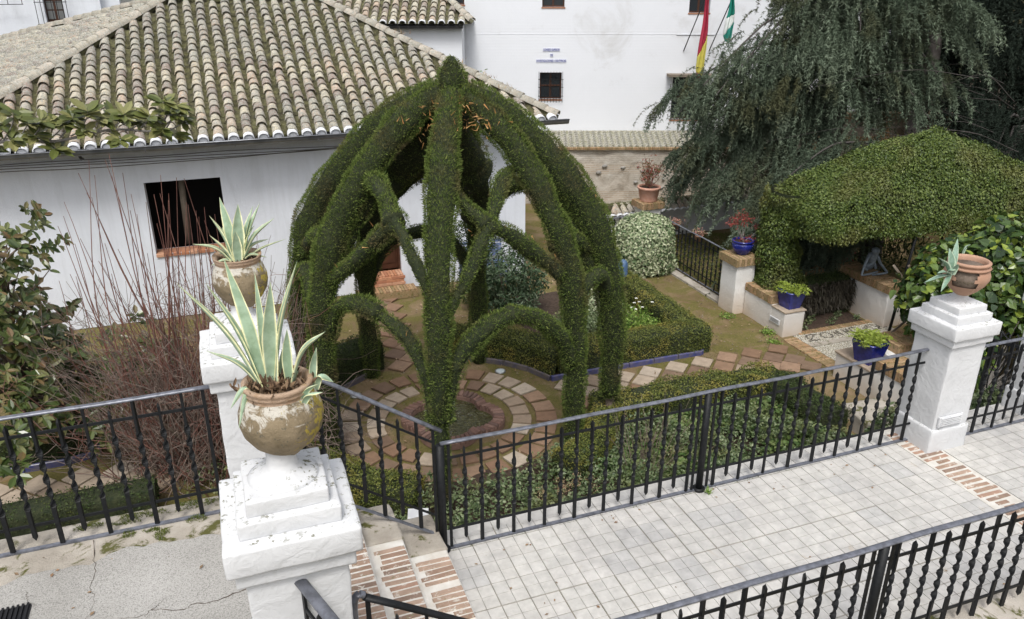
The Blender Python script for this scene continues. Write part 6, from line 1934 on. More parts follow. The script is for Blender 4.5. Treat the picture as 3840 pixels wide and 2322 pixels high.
bed_leaves('ground_cover', 9000, (4.0, 7.0), (6.6, 8.2), lambda P: .12 + .08 * (vnoise(P, 4) + 1), .055, 'clover', HEART, 'low bright green clover like leaves in the middle of the bed', lambda P: rr_c(P) & ~((P[:, 0] > 5.8) & (P[:, 1] < 6.9)), .5, -.6)
bed_leaves('ground_cover', 22000, (1.3, 7.3), (6.3, 8.0), h1, .05, 'cover', OVAL, 'ground cover creeping up to the paved circle', lambda P: (np.hypot(P[:, 0] - FC[0], P[:, 1] - FC[1]) > 1.75) & (np.hypot(P[:, 0] - 6.2, (P[:, 1] - 6.75) * 1.6) > .45), .6)
def dry_heads(c, n=14):
    P = np.concatenate([np.array(c) + (rng.normal() * .22, rng.normal() * .12, rng.random() * .10) + rng.normal(size=(40, 3)) * .028 for _ in range(n)])
    return P
P = np.concatenate([dry_heads(c) for c in ((1.75, 5.45, G + .62), (2.9, 5.9, G + .52), (3.1, 6.7, G + .42), (5.6, 5.7, G + .55), (6.3, 5.9, G + .5), (6.9, 6.3, G + .45), (4.6, 5.6, G + .55))])
prop(scatter(*OVAL, P, rng.normal(size=P.shape), .016, 'dry_flower_heads', M['dry'], None), 'dry tan flower heads among the ground cover by the terrace', kind='stuff')
def strap_clump(loc, n, L, label, group='strap leaved clumps', mat='strap'):
    t = empty('strap_leaved_plant', loc, label, 'plant', group)
    V = []; F = []; rr_ = []
    for k in range(n):
        a = rng.random() * 6.28; l = L * (.6 + .6 * rng.random()); dv = np.array((math.cos(a), math.sin(a), 0.)); lean = .25 + .65 * rng.random()
        P_ = np.array([dv * .03 + rng.normal(size=3) * (.03, .03, 0), dv * l * .45 * lean + (0, 0, l * .62), dv * l * lean + (0, 0, l * (.85 - .75 * lean))])
        P_ = cat_rom(P_, 8); T_ = unit(np.gradient(P_, axis=0)); S_ = unit(np.cross(T_, (0, 0, 1.)))
        w = .018 * np.interp(np.linspace(0, 1, 8), [0, .3, .8, 1], [.7, 1, .6, .05])
        b = len(V) * 1
        vv = np.concatenate([P_ - S_ * w[:, None], P_ + (0, 0, -.004), P_ + S_ * w[:, None]])
        o_ = sum(len(x) for x in V)
        V.append(vv)
        for i in range(7):
            F += [(o_ + i, o_ + 8 + i, o_ + 9 + i, o_ + i + 1), (o_ + 8 + i, o_ + 16 + i, o_ + 17 + i, o_ + 9 + i)]; rr_ += [rng.random()] * 0
        rr_ += [rng.random()] * 14
    link('leaves', np_mesh('leaves', np.vstack(V), np.array(F), np.array(rr_), True), t, mat=M[mat])
    return t
strap_clump((3.95, 7.35, G), 34, .36, 'clump of upright strap leaves at the foot of the right front cypress')
strap_clump((-1.25, 6.2, G + .25), 40, .65, 'broad strap leaved clump just beyond the left railing')
strap_clump((-1.9, 6.0, G + .3), 40, .6, 'strap leaved clump at the far left beyond the railing')
for k, (x, y) in enumerate(((-1.5, 9.1 + 1.6), (-1.9, 10.9), (-1.25, 11.2), (-2.3, 11.2), (-1.7, 11.6), (-2.6, 10.8))):
    strap_clump((x, y, G + .25), 46, .55, ('arching strap leaves just behind the dark hedge, nearest its right end', 'strap leaved clump behind the dark hedge, left of the nearest one', 'strap leaved clump deepest to the right, under the magnolia lobe', 'strap leaved clump under the thickest magnolia leaves', 'rearmost strap leaved clump against the house side', 'leftmost strap leaved clump behind the dark hedge')[k])
# bare twiggy plant behind the railing near the post
tt = empty('bare_shrub', (4.35, 7.2, G), 'thin leafless shrub of upright brown twigs behind the middle of the terrace railing', 'shrub')
m = MB()
for k in range(46):
    b = np.array((rng.normal() * .12, rng.normal() * .1, 0)); tp = b * 2.6 + (rng.normal() * .12, rng.normal() * .1, .55 + .45 * rng.random())
    m.tube(cat_rom([b, (b + tp) / 2 + rng.normal(size=3) * .04, tp], 7), np.linspace(.005, .002, 7), 4, cap=False)
m.obj('stems', M['twig_brown'], tt, True)
volume_plant('round_bush', (7.35, 6.1, G), 'round glossy leaved bush left of the far right white pillar', 'bush', [(0, 0, .55, .52, .40, .48), (-.2, -.1, .3, .55, .4, .35)], 6500, .07, 'cover', OVAL, stems=6, shell=.6, group='bushes by the far pillar')
volume_plant('round_bush', (8.35, 5.9, G), 'glossy leaved bush between the two white pillars at far right', 'bush', [(0, 0, .60, .50, .38, .50)], 5000, .07, 'cover', OVAL, stems=6, shell=.6, group='bushes by the far pillar')
# iron garden gate glimpsed beyond the short railing
gt = empty('iron_gate', (9.2, 6.75, G), 'ornamental black iron gate with spiky scrolls beyond the short railing', 'gate', None, R(-62))
MB().box(0, 1.0, -.02, .02, .45, .50).box(0, 1.0, -.02, .02, 1.25, 1.29).box(0, .04, -.02, .02, 0, 1.3).box(.96, 1.0, -.02, .02, 0, 1.3).obj('gate_frame', M['iron'], gt)
for k in range(9): MB().tube(cat_rom([(.1 + k * .1, 0, .5), (.08 + k * .1, 0, .75), (.12 + k * .1, 0, 1.0), (.1 + k * .1, 0, 1.4)], 12), .009, 6).obj('bar', M['iron'], gt, True)
for k in range(5):
    x = .14 + k * .18
    MB().box(x - .07, x + .07, -.006, .006, 1.10, 1.12, ).add([(x - .05, 0, 1.32), (x + .05, 0, 1.42), (x + .04, .01, 1.43), (x - .06, .01, 1.33), ], [(0, 1, 2, 3)]).add([(x + .05, 0, 1.32), (x - .05, 0, 1.42), (x - .04, .01, 1.43), (x + .06, .01, 1.33)], [(0, 1, 2, 3)]).obj('scroll', M['iron'], gt)

# ------------------------------------------------------------------ vine covered pergola
pg = empty('vine_pergola', (11.0, 9.8, G), 'tent shaped pergola wholly overgrown with small leaved green vine', 'pergola')
ap = np.array((11.05, 9.95, 1.80))
cn = [np.array(c, float) for c in ((8.98, 9.6, .50), (8.95, 11.15, .66), (13.3, 11.3, .72), (13.3, 8.9, .60))]
low = [c - (0, 0, d_) for c, d_ in zip(cn, (.20, .62, .5, .25))]
tri = []
for i in range(4): tri.append((cn[i], cn[(i + 1) % 4], ap))
quad = [(low[0], low[1], cn[1], cn[0]), (low[0], low[3], cn[3], cn[0]), (low[2], low[3], cn[3], cn[2]), (low[1], low[2], cn[2], cn[1])]
def samp_tri(a, b, c, n):
    u, v = rng.random((2, n, 1)); s_ = (u + v) > 1; u = np.where(s_, 1 - u, u); v = np.where(s_, 1 - v, v)
    return a + (b - a) * u + (c - a) * v, np.tile(unit(np.cross(b - a, c - a)), (n, 1))
PP = []; NN = []
for a, b, c in tri:
    p, n_ = samp_tri(a, b, c, 24000); 
    n_ *= np.sign(n_[:, 2:3])
    hf = np.clip((p[:, 2] - min(a[2], b[2])) / (ap[2] - min(a[2], b[2])), 0, 1)
    p[:, 2] += .22 * np.sin(math.pi * np.clip(hf * 1.1, 0, 1)) - .10 * np.clip(.16 - hf, 0, 1) / .16
    PP.append(p); NN.append(n_)
for i, (a, b, c, d) in enumerate(quad):
    for q in ((a, b, c), (a, c, d)):
        p, n_ = samp_tri(*q, 6500 if i != 1 else 10000)
        # ragged lower hem
        zf_ = (p[:, 2] + .1) / .7
        keep = rng.random(len(p)) < np.clip(.25 + zf_ + .5 * vnoise(p, 2.2), .06, 1)
        PP.append(p[keep] + rng.normal(size=(keep.sum(), 3)) * .04); NN.append(n_[keep] * np.sign((n_[keep] * (p[keep] - np.array((11, 10, 0)))).sum(1))[:, None])
P = np.vstack(PP); N = np.vstack(NN)
P = P + N * (.10 * vnoise(P, 1.5) + .05 * vnoise(P, 4.3, 2) + rng.normal(size=len(P)) * .02)[:, None]
P[:, 2] += .09 * np.exp(-((P[:, 0] - ap[0]) ** 2 + (P[:, 1] - ap[1]) ** 2) * .8) 
o0 = np.array((11.0, 9.8, G))
scatter(*OVAL, P - o0, N + rng.normal(size=P.shape) * .65, .042 * (.5 + .8 * rng.random(len(P))), 'vine_cover', M['vine'], pg, updir=rng.normal(size=P.shape) + (0, 0, -.9))
# dark matted stems under the leaves
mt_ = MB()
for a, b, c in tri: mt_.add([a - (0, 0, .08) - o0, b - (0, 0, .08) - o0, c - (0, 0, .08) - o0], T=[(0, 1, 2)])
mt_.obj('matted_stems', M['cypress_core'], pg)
for c in cn[1:]:
    MB().tube([(c[0], c[1], G), (c[0], c[1], c[2] - .05)], .022, 8).obj('post', M['iron'], pg, True, loc=tuple(-o0))
for a, b in ((cn[0], cn[3]), (cn[0], cn[1]), (cn[1], cn[2]), (cn[2], cn[3])):
    MB().tube([a - (0, 0, .06) - o0, b - (0, 0, .06) - o0], .02, 6).obj('beam', M['iron'], pg, True)
MB().tube([(10.42, 9.5, G), (10.45, 9.35, .5)], .025, 8).obj('post', M['iron'], pg, True, loc=tuple(-o0))
# leafy column at the back left corner and small one in front
P_ = cat_rom([(9.12, 10.9, -1.0), (9.05, 10.95, -.3), (9.02, 10.95, .3), (9.05, 10.9, .8)], 16)
rad = np.interp(np.linspace(0, 1, 16), [0, .25, .6, 1], [.44, .33, .30, .36])
pos, nn, t_ = tube_surface(P_, rad, 14000, .08)
scatter(*OVAL, pos - o0, nn + rng.normal(size=nn.shape) * .8, .046 * (.5 + .8 * rng.random(len(pos))), 'vine_column', M['vine'], pg, updir=rng.normal(size=nn.shape) + (0, 0, -1.2))
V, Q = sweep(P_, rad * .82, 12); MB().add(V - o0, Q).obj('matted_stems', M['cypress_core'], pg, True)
volume_plant('dark_shrub', (10.6, 12.1, G), 'dark leafy shrub filling the gloom behind the vine pergola', 'shrub', [(0, 0, .8, 1.5, .5, .9), (1.6, -.2, .9, 1.3, .6, 1.0), (-.9, .1, .5, .7, .4, .6)], 9000, .09, 'box_dark', LONG, stems=14, shell=.4)
volume_plant('red_flowered_plant', (10.9, 11.35, G), 'small plant with a few red blooms behind the crouching figure', 'plant', [(0, 0, .8, .3, .2, .3)], 160, .07, 'red_leaf', OVAL, stems=8, shell=.2)
# weeping dark hedge behind the planting bed
hedge('box_hedge', [(9.35, 10.75), (10.42, 10.72)], .42, .68, 9000, 'very dark shaded hedge under the pergola beside the figure', 'box_dark', lump=.05)
n = 2600
P = np.stack([rng.uniform(9.2, 10.45, n), np.full(n, 10.5) + rng.normal(size=n) * .03, rng.uniform(-1.35, -.85, n)], 1)
prop(scatter(*BLADE, P, rng.normal(size=P.shape), .14, 'dry_hanging_twigs', leafy('dry_twigs', [(.04, .035, .025), (.09, .08, .06), (.03, .025, .018)]), None, updir=np.tile((0, 0, -1.), (n, 1)) + rng.normal(size=P.shape) * .15), 'fringe of dry hanging twigs on the shaded hedge', kind='stuff')
for k in range(7):
    volume_plant('seedling', (9.15 + k * .19, 10.15 + .12 * (k % 3), G), 'small dark seedling in the bare soil under the pergola', 'plant', [(0, 0, .06, .08, .07, .06)], 60, .04, 'cover', OVAL, shell=.2, group='seedlings under the pergola')

# ------------------------------------------------------------------ large leaved climber in front of the pergola, on a timber lattice
lt_ = empty('timber_lattice', (10.6, 7.9, G), 'grey timber lattice fence behind the large leaved climber', 'lattice', None, R(-22))
for k in range(16):
    for s_ in (-1, 1):
        MB().box(-.85, .85, -.008, .008, -.017, .017).obj('lath', M['woodgrey'], lt_, loc=(-1.0 + k * .22, .01 * s_, 1.1), rot=(0, s_ * R(48), 0))
volume_plant('large_leaved_climber', (10.1, 7.35, G), 'large leaved glossy green climber massed right of the fern pots', 'climber',
             [(-.45, .55, 1.45, .75, .6, .75), (.5, .4, 1.6, 1.2, .7, .95), (1.9, -.1, 1.1, 1.3, .8, 1.0), (.9, -.7, .7, .9, .7, .75), (2.6, -1.0, .7, 1.0, .8, .8), (-.45, .15, .6, .45, .4, .7), (1.3, .6, 1.75, 1.0, .5, .55), (.2, .9, 1.9, .5, .3, .25)],
             17000, .12, 'bigleaf', HEART, stems=46, shell=.55, stem_mat='branch', jitter=.75, sr=.013)

# ------------------------------------------------------------------ magnolia and red twigs at the left
def rosettes(t, tips, n, leaf, mat, o0, shape=MAGL, spread=.02):
    P = []; D = []; N = []
    for tp, dr in tips:
        dr = unit(np.array(dr, float))
        a = rng.random(n) * 6.28
        u = unit(np.cross(dr, (0.3, .2, 1))); v = np.cross(dr, u)
        for q in a:
            out = u * math.cos(q) + v * math.sin(q)
            d = out * (.55 + .5 * rng.random()) + dr * (.25 + .8 * rng.random())
            P.append(np.array(tp) - dr * rng.random() * .05); D.append(d); N.append(dr * 1.0 - out * .3 + rng.normal(size=3) * .25 + (0, 0, .4))
    P = np.array(P) - o0
    scatter(*shape, P, np.array(N), leaf * (.6 + .6 * rng.random(len(P))), 'leaves', M[mat], t, updir=np.array(D))
mg = empty('magnolia', (-2.7, 10.4, G), 'glossy dark green magnolia filling the left edge of the picture', 'magnolia')
o0 = np.array((-2.7, 10.4, G))
tips = []
segs = MB()
for k in range(430):
    f = rng.random()
    z = -1.2 + 2.6 * f
    xr = np.interp(z, [-1.3, -.9, -.3, .3, .8, 1.5], [-1.75, -1.65, -1.9, -2.25, -2.3, -2.2])
    x = xr - rng.random() ** 1.3 * 1.2; y = 10.2 + rng.normal() * .6
    tp = np.array((x, y, z)); dr = np.array((.5 + .6 * (x - xr + .6), -.5 + rng.normal() * .4, .5 + rng.normal() * .4))
    tips.append((tp, dr))
    if k % 3 == 0: segs.tube(cat_rom([(-2.7 + rng.normal() * .1, 10.4, z - .5), (tp + (-2.7, 10.4, z - .3)) / 2, tp], 6) - o0, np.linspace(.018, .006, 6), 5, cap=False)
rosettes(mg, tips, 8, .155, 'magnolia', o0)
segs.tube([(0, 0, 0), (0, 0, 1.2), (-.2, 0, 2.6)], [.10, .08, .05], 8)
segs.obj('limbs', M['bark'], mg, True)
# the low right lobe of the magnolia and the branch across the eaves
tips = [((-1.75 + rng.random() * .9, 10.5 + rng.normal() * .3, -.55 + rng.normal() * .22), (.3, -.5, .8)) for k in range(70)]
rosettes(mg, tips, 8, .14, 'magnolia', o0)
tips = [((-2.15 + .30 * rng.random(), 10.3 + rng.normal() * .2, 1.0 + rng.random() * .75), (.8, -.4, .2)) for k in range(10)]
rosettes(mg, tips, 8, .13, 'magnolia', o0)
mb_ = empty('magnolia_branch', (-2.4, 9.0, 2.6), 'magnolia branch with olive green leaf rosettes reaching across the eaves from the left', 'branch')
o0 = np.array((-2.4, 9.0, 2.6))
main_b = [(-2.6, 9.0, 2.50), (-2.0, 9.0, 2.70), (-1.5, 9.0, 2.68), (-1.0, 9.0, 2.76), (-.60, 9.0, 2.72), (-.50, 9.0, 2.80), (-.42, 9.0, 2.95)]
brm = MB().tube(cat_rom(main_b, 40) - o0, np.linspace(.018, .007, 40), 7)
tips = []
for c, dz in ((-2.0, .16), (-1.85, .27), (-1.75, .20), (-1.62, .22), (-1.9, .05), (-1.45, .16), (-1.35, .20), (-1.25, .08), (-1.1, .15), (-1.0, .12), (-.88, .17), (-.75, .08), (-.65, .16), (-.42, .18), (-.50, .30), (-.38, .25), (-.33, .10), (-1.55, -.06), (-.95, -.06), (-.45, -.04), (-1.7, .08), (-2.1, .22), (-.55, .05), (-2.15, .02), (-1.2, .24)):
    z = np.interp(c, [p[0] for p in main_b[:5]], [p[2] for p in main_b[:5]]) + dz
    tp = (c + .04, 8.98 + rng.normal() * .07, z)
    tips.append((tp, (.4, -.45, .7)))
    brm.tube(cat_rom([(c - .12, 9.0, z - dz), (c, 9.0, z - dz * .4), tp], 6) - o0, np.linspace(.008, .004, 6), 5, cap=False)
brm.obj('limb', M['branch'], mb_, True)
rosettes(mb_, tips, 16, .17, 'magnolia_olive', o0)
# red stemmed shrub
rt_ = empty('red_stemmed_shrub', (-.6, 9.35, G), 'large leafless shrub, a thicket of thin red brown stems between the magnolia and the arbour', 'shrub')
o0 = np.array((-.6, 9.35, G))
ms = MB(); ms2 = MB()
long_tips = [(-1.72, 1.75), (-1.45, 2.15), (-1.28, 2.2), (-1.15, 2.1), (-1.0, 2.15), (-.85, 2.05), (-.65, 2.1), (-.5, 1.9), (-.40, 2.0), (-1.6, 1.3), (-.2, 1.9), (-.05, 1.75), (.15, 1.5), (-.3, 1.6), (-1.35, 1.5), (-.95, 1.4), (-.75, 1.7), (.3, 1.2), (-1.9, .9), (-.1, 1.2)]
for x, z in long_tips:
    for q in range(3):
        tp = np.array((x + rng.normal() * .10, 10.0 + rng.normal() * .3, z + .15 - rng.random() * .6))
        b = np.array((-.6 + rng.normal() * .35, 9.3 + rng.normal() * .25, G))
        md = b * .45 + tp * .55 + np.array(((tp[0] + .6) * .22, rng.normal() * .1, -.1))
        P_ = cat_rom([b, md, tp], 14)
        ms.tube(P_ - o0, np.linspace(.011, .0028, 14), 4, cap=False)
for k in range(640):
    b = np.array((-.55 + rng.normal() * .45, 9.4 + rng.normal() * .35, G + max(0, rng.normal() * .12)))
    a = rng.normal() * .60; L = 1.1 + 1.6 * rng.random()
    tp = b + np.array((math.sin(a) * L * .85, rng.normal() * .3, abs(math.cos(a)) * L))
    tp[0] = min(tp[0], .75 - .1 * rng.random()) if tp[0] > .7 else tp[0]
    md = (b + tp) / 2 + rng.normal(size=3) * .14
    P_ = cat_rom([b, md, tp], 9)
    (ms if k % 3 == 0 else ms2).tube(P_ - o0, np.linspace(.0075, .0024, 9), 3, cap=False)
    for q in range(5):
        i = rng.integers(3, 9); s0 = P_[i - 1]
        e = s0 + np.array((rng.normal() * .20, rng.normal() * .16, .06 + rng.normal() * .16))
        (ms2 if (q + k) % 3 else ms).tube(cat_rom([s0, (s0 + e) / 2 + rng.normal(size=3) * .03, e], 4) - o0, np.linspace(.0036, .0017, 4), 3, cap=False)
prop(ms.obj('red_stems', M['twig_red'], rt_, True), kind='stuff'); prop(ms2.obj('brown_stems', M['twig_brown'], rt_, True), kind='stuff')
# thick grey limbs low down and tangled growth around the second pillar
mq = MB()
for k in range(9):
    b = np.array((-.62 + rng.normal() * .12, 9.2 + rng.normal() * .1, G)); tp = b + (rng.normal() * .35, rng.normal() * .3, .8 + .5 * rng.random())
    mq.tube(cat_rom([b, (b + tp) / 2 + rng.normal(size=3) * .06, tp], 10) - o0, np.linspace(.03, .014, 10), 6)
mq.obj('trunk', M['bark'], rt_, True)
tg = empty('brown_bramble', (.75, 8.7, G), 'tangle of thin dry brown twigs between the second pillar and the arbour', 'shrub')
o0 = np.array((.75, 8.7, G)); mm = MB()
for k in range(330):
    b = np.array((.55 + rng.normal() * .25, 8.6 + rng.normal() * .4, G + .1 + rng.random() * 1.1))
    e = b + np.array((rng.normal() * .30, rng.normal() * .25, rng.normal() * .22))
    mm.tube(cat_rom([b, (b + e) / 2 + rng.normal(size=3) * .06, e], 6) - o0, np.linspace(.005, .002, 6), 3, cap=False)
prop(mm.obj('tangled_growth', M['twig_brown'], tg, True), kind='stuff')
volume_plant('green_undergrowth', (-.3, 8.7, G), 'small green weeds at the foot of the red stemmed shrub', 'plant', [(0, 0, .2, .7, .5, .2), (.9, .3, .2, .4, .4, .2)], 900, .05, 'cover', OVAL, shell=.2)

# ------------------------------------------------------------------ weeping cedar and the dark conifers at the right
def loc2w(u, v): return np.array((u * math.cos(HR) - v * math.sin(HR), u * math.sin(HR) + v * math.cos(HR)))
def weeping(name, label, base_uv, poly, n_spray, L, mat, vr, seed, top=6.0, density_thr=-.55, limbs=40, cluster=22, nl=.055, cat='conifer', gap_s=1.3, nw=.05):
    from math import pi
    bx, by = loc2w(*base_uv)
    t = empty(name, (bx, by, G), label, cat, 'dark conifers beyond the garden' if 'dark' in mat else None)
    o0 = np.array((bx, by, G))
    poly = np.array(poly)
    def inside(u, z):
        c = np.zeros(len(u), bool); j = len(poly) - 1
        for i in range(len(poly)):
            xi, yi = poly[i]; xj, yj = poly[j]
            with np.errstate(divide='ignore', invalid='ignore'):
                c ^= ((yi > z) != (yj > z)) & (u < (xj - xi) * (z - yi) / (yj - yi + 1e-12) + xi)
            j = i
        return c
    m = MB()
    nb = n_spray // 48
    tips = []
    while len(tips) < nb:
        u, z, v = rng.uniform(poly[:, 0].min(), poly[:, 0].max()), rng.uniform(poly[:, 1].min(), poly[:, 1].max()), rng.uniform(*vr)
        if inside(np.array([u]), np.array([z]))[0] and (abs(u - base_uv[0]) > .5 or rng.random() < .3): tips.append((u, z, v))
    SS = []; BD = []
    for u, z, v in tips:
        e = np.array((*loc2w(u, v), z)); h = e[:2] - o0[:2]; dh = np.linalg.norm(h)
        up_ = .45 + .30 * dh * rng.uniform(.7, 1.3)
        P_ = cat_rom([(bx, by, z + up_ * .9), (bx + h[0] * .45, by + h[1] * .45, z + up_), (bx + h[0] * .8, by + h[1] * .8, z + up_ * .42), e], 20) + vnoise(rng.random((20, 3)) * 9, 1)[:, None] * .02
        f0 = max(.25, 1 - 1.9 / max(dh, .3))
        fs = rng.uniform(f0, 1.0, 48) ** .9
        k_ = np.clip((fs * 19).astype(int), 0, 18)
        side = unit(np.array((h[1], -h[0], 0.)))
        off = rng.normal(size=(48, 1)) * side * (.12 + .42 * (1 - fs[:, None])) + rng.normal(size=(48, 3)) * .05
        SS.append(P_[k_] + off); BD.append(np.tile(unit(np.array((h[0], h[1], 0.))), (48, 1)) + off * 1.2)
        if rng.random() < limbs / max(nb, 1):
            m.tube(P_ - o0, np.linspace(.030, .007, 20), 5, cap=False)
    S = np.vstack(SS); BDv = np.vstack(BD); n = len(S); XY = S[:, :2]
    outw = np.column_stack([XY - o0[:2], np.zeros(n)]); outw = unit(outw)
    Ls = L * (.5 + .9 * rng.random(n))
    lean = .35 + .35 * rng.random(n)
    f = np.linspace(0, 1, cluster)[None, :, None]
    dirh = unit(BDv) + rng.normal(size=(n, 3)) * .3; dirh[:, 2] = 0
    Pt = S[:, None] + dirh[:, None] * (Ls * lean)[:, None, None] * (f * (1.4 - .4 * f)) + np.array((0, 0, -1.)) * Ls[:, None, None] * (f ** 1.6) * 1.0 + np.array((0, 0, .05))
    stems_rnd = np.clip(np.repeat(rng.random(n // 48), 48) * .6 + rng.random(n) * .5, 0, 1)
    # needles all round each drooping twig
    k = 8
    Pn = np.repeat(Pt.reshape(-1, 3), k, 0) + rng.normal(size=(n * cluster * k, 3)) * .008
    td = np.gradient(Pt, axis=1); td = unit(td).reshape(-1, 3).repeat(k, 0)
    D = td * .8 + rng.normal(size=Pn.shape) * .62
    rn = np.clip(np.repeat(stems_rnd, cluster * k) * .55 + .2 * rng.random(len(Pn)) + .3 * np.tile(np.repeat(np.linspace(0, 1, cluster) ** 2, k), n), 0, 1)
    scatter([(0, -nw, 0), (0, nw, 0), (1, 0, 0)], [(0, 1, 2)], Pn - o0, rng.normal(size=Pn.shape), nl * (.6 + .7 * rng.random(len(Pn))), 'needles', M[mat], t, rnd=rn, updir=D)
    # limbs arching out of the trunk to some of the spray heads
    tz = np.linspace(G, top, 12)
    m.tube(np.column_stack([np.zeros(12) + .1 * np.sin(tz), .08 * np.cos(tz), tz - G]), np.linspace(.24, .10, 12), 10)
    m.obj('trunk', M['cedar_bark'], t, True)
    return t
CP = [(5.35, 4.6), (5.3, 3.35), (5.15, 2.75), (4.6, 2.25), (3.3, 1.9), (2.95, 1.45), (3.2, 1.0), (3.6, .5), (3.4, -.2), (4.4, -.8), (5.5, -.7), (5.9, .2), (6.6, .9), (7.6, 1.3), (8.9, 1.6), (9.25, 2.7), (8.9, 4.6)]
weeping('weeping_cedar', 'huge weeping blue green cedar hanging in front of the white building', (6.9, 17.4), CP, 5600, .46, 'cedar', (15.6, 18.2), 3, top=6.5, density_thr=-.16, limbs=60, cluster=12, nl=.075, nw=.11)
weeping('weeping_cedar', 'lower cedar sprays sweeping over the garden railing beside the blue pot', (7.4, 15.4), [(3.9, -.1), (3.6, -.75), (4.3, -1.1), (5.8, -1.0), (6.5, -.3), (6.6, .5), (5.2, .5)], 1800, .42, 'cedar', (13.9, 15.4), 8, top=1.0, density_thr=-.6, limbs=5, cluster=13, nl=.065, nw=.11)
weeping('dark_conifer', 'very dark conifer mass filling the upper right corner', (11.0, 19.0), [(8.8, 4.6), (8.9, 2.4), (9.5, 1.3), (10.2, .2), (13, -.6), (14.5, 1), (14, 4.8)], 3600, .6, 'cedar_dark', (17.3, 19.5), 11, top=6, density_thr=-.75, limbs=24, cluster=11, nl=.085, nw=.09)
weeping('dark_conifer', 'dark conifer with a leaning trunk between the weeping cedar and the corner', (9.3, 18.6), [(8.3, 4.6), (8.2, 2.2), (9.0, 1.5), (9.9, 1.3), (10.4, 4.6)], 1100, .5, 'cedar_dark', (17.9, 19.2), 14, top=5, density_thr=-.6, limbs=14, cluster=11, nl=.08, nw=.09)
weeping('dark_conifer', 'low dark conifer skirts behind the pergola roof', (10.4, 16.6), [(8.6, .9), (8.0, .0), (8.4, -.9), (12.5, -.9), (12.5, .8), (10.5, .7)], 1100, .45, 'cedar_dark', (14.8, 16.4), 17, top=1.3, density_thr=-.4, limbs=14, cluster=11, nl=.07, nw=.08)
# pale arching bare branches in front of the dark trees
ab = empty('bare_arching_shrub', (13.4, 13.0, G), 'pale bare branches arching against the dark conifers at the right edge', 'shrub')
o0 = np.array((13.4, 13.0, G)); mm = MB()
for k in range(26):
    x0 = 14.5 + rng.normal() * .5; y0 = 12.0 + rng.normal() * .6; z0 = .4 + rng.random() * 2.4
    L = 1.6 + rng.random() * 1.6
    P_ = cat_rom([(x0, y0, z0), (x0 - L * .45, y0 + L * .1, z0 + .35 + rng.normal() * .12), (x0 - L, y0 + L * .25, z0 + .05 + rng.normal() * .25)], 14)
    mm.tube(P_ - o0, np.linspace(.006, .002, 14), 4, cap=False)
mm.obj('branches', M['cedar_bark'], ab, True)
# evergreen bush showing over the hip roof
volume_plant('evergreen_bush', (*loc2w(-.75, 19.6), .9), 'green leafy bush showing above the right hip of the tiled roof', 'bush', [(0, 0, .75, .40, .3, .42), (.35, 0, .5, .35, .3, .35)], 1500, .09, 'bright', LONG, stems=8, shell=.4)
# lawn strip beyond the garden railing
P = np.stack([rng.uniform(8.75, 11.8, 16000), rng.uniform(11.7, 15.4, 16000), np.full(16000, G)], 1)
prop(scatter(*BLADE, P, rng.normal(size=P.shape), .06, 'grass', M['grass'], None, updir=np.tile((0, 0, 1.), (16000, 1)) + rng.normal(size=P.shape) * .5), 'short grass beyond the garden railing', kind='stuff')
# moss between the pavers, fallen leaves
def near_paving(P):
    r_ = np.hypot(P[:, 0] - FC[0], P[:, 1] - FC[1])
    ring = (r_ > .72) & (r_ < 1.84)
    path = (P[:, 1] > 8.75) & (P[:, 1] < 9.88) & (P[:, 0] > 4.0) & (P[:, 0] < 8.5)
    return ring | path
P = np.stack([rng.uniform(-.2, 8.6, 150000), rng.uniform(7.3, 13.5, 150000), np.full(150000, G + .002)], 1)
P = P[near_paving(P) & (vnoise(P, 1.5, 1) + .6 * vnoise(P, 5, 2) > -.25)]
prop(scatter(*BLADE, P, rng.normal(size=P.shape), .018, 'moss', M['moss'], None, updir=np.tile((0, 0, 1.), (len(P), 1)) + rng.normal(size=P.shape) * .9), 'green moss growing in the joints of the paved circle', kind='stuff')
P = np.stack([rng.uniform(-3, 9, 260), rng.uniform(6, 14, 260), np.full(260, G + .03)], 1)
prop(scatter(*OVAL, P, np.tile((0, 0, 1.), (260, 1)) + rng.normal(size=P.shape) * .3, .05, 'fallen_leaves', leafy('fallen_leaf', [(.30, .20, .10), (.40, .30, .20), (.22, .12, .06)]), None), 'dry fallen leaves scattered over the earth paths', kind='stuff')
# low weeds along the foot of walls
for k, (x, y, lab) in enumerate(((8.2, 11.05, 'weeds at the foot of the blue pot pillar'), (8.45, 10.2, 'weeds at the foot of the stepped low wall'), (8.3, 9.85, 'grassy weeds on the brick edging by the low wall'), (6.0, 5.0 - .2, 'tiny weed in the brick strip by the far right pillar'))):
    zz = G if y > 5 else 0
    volume_plant('weed', (x, y, zz), lab, 'weed', [(0, 0, .03, .16 if zz else .05, .14 if zz else .04, .06)], 220 if zz else 60, .035, 'bright', OVAL, shell=.1)
tuft('weed', (3.62, 4.86, .02), (.02, .012, .012), 50, .04, 'bright', 'small bright weed growing at the foot of the middle railing post', 'weed')

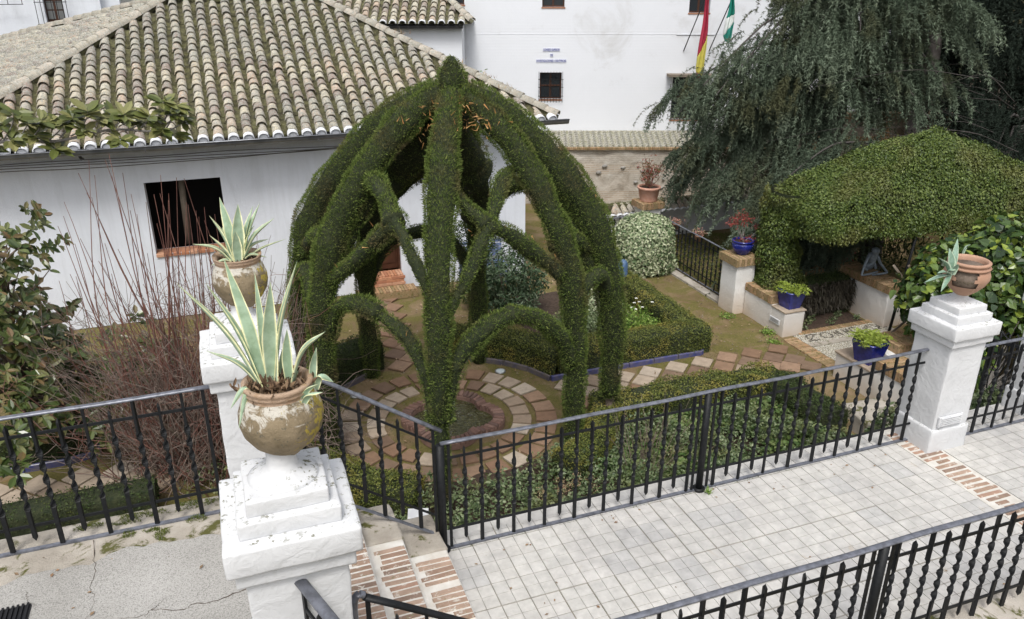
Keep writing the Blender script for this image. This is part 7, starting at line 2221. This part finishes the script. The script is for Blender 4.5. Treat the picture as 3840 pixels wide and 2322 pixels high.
# litter and tufts on the terrace and landing
P = np.concatenate([np.stack([rng.uniform(1.4, 5.8, 34), 4.9 - np.abs(rng.normal(size=34)) * .12, np.full(34, .006)], 1), np.stack([rng.uniform(1.3, 5.8, 26), rng.uniform(3.0, 4.9, 26), np.full(26, .006)], 1), np.stack([rng.uniform(-1.6, .1, 16), rng.uniform(4.1, 4.9, 16), np.full(16, LZ + .02)], 1)])
prop(scatter(*OVAL, P, np.tile((0, 0, 1.), (len(P), 1)) + rng.normal(size=P.shape) * .25, .028 * (.4 + rng.random(len(P))), 'leaf_litter', leafy('dry_litter', [(.20, .12, .07), (.32, .22, .13), (.12, .08, .05)]), None), 'small dry leaves and bits lying on the terrace', kind='stuff')
P = np.stack([rng.uniform(1.3, 5.8, 900), 4.925 + rng.normal(size=900) * .012, np.full(900, -.004)], 1)
P = P[vnoise(P, 7, 2) > .15]
prop(scatter(*BLADE, P, rng.normal(size=P.shape), .016, 'joint_moss', M['moss'], None, updir=np.tile((0, 0, 1.), (len(P), 1)) + rng.normal(size=P.shape) * .7), 'moss along the foot of the long railing', kind='stuff')

# grit, clods and crumbs on the earth
n = 9000
P = np.stack([rng.uniform(-3.5, 8.6, n), rng.uniform(7.2, 14.3, n), np.full(n, G + .002)], 1)
P = P[vnoise(P, 1.3, 9) > -.35]
prop(scatter(PB[0], PBF, P, np.tile((0, 0, 1.), (len(P), 1)) + rng.normal(size=P.shape) * .3, .018 * (.3 + rng.random(len(P)) ** 2 * 1.4), 'grit', leafy('earth_grit', [(.12, .085, .05), (.22, .17, .11), (.34, .29, .22), (.09, .065, .04)]), None), 'small stones and crumbs of earth on the garden paths', kind='stuff')
# far wood closing the view behind the conifers
for k, (u, v) in enumerate(((11.5, 24.5), (16.5, 24.0), (8.6, 25.5))):
    x, y = loc2w(u, v)
    c_ = [(0, 0, 3.6, 3.4, 1.6, 3.8), (1.5, .4, 2.2, 2.6, 1.6, 2.6), (-1.3, .2, 2.4, 2.2, 1.4, 2.8)]
    t = volume_plant('dark_tree', (x, y, G), ('dark evergreen tree closing the view behind the weeping cedar', 'dark evergreen tree deep in the upper right corner', 'dark evergreen crown behind the right end of the white building')[k], 'tree', c_, 16000, .26, 'cedar_dark', LONG, stems=10, shell=.35, sr=.08, group='dark trees behind the conifers')
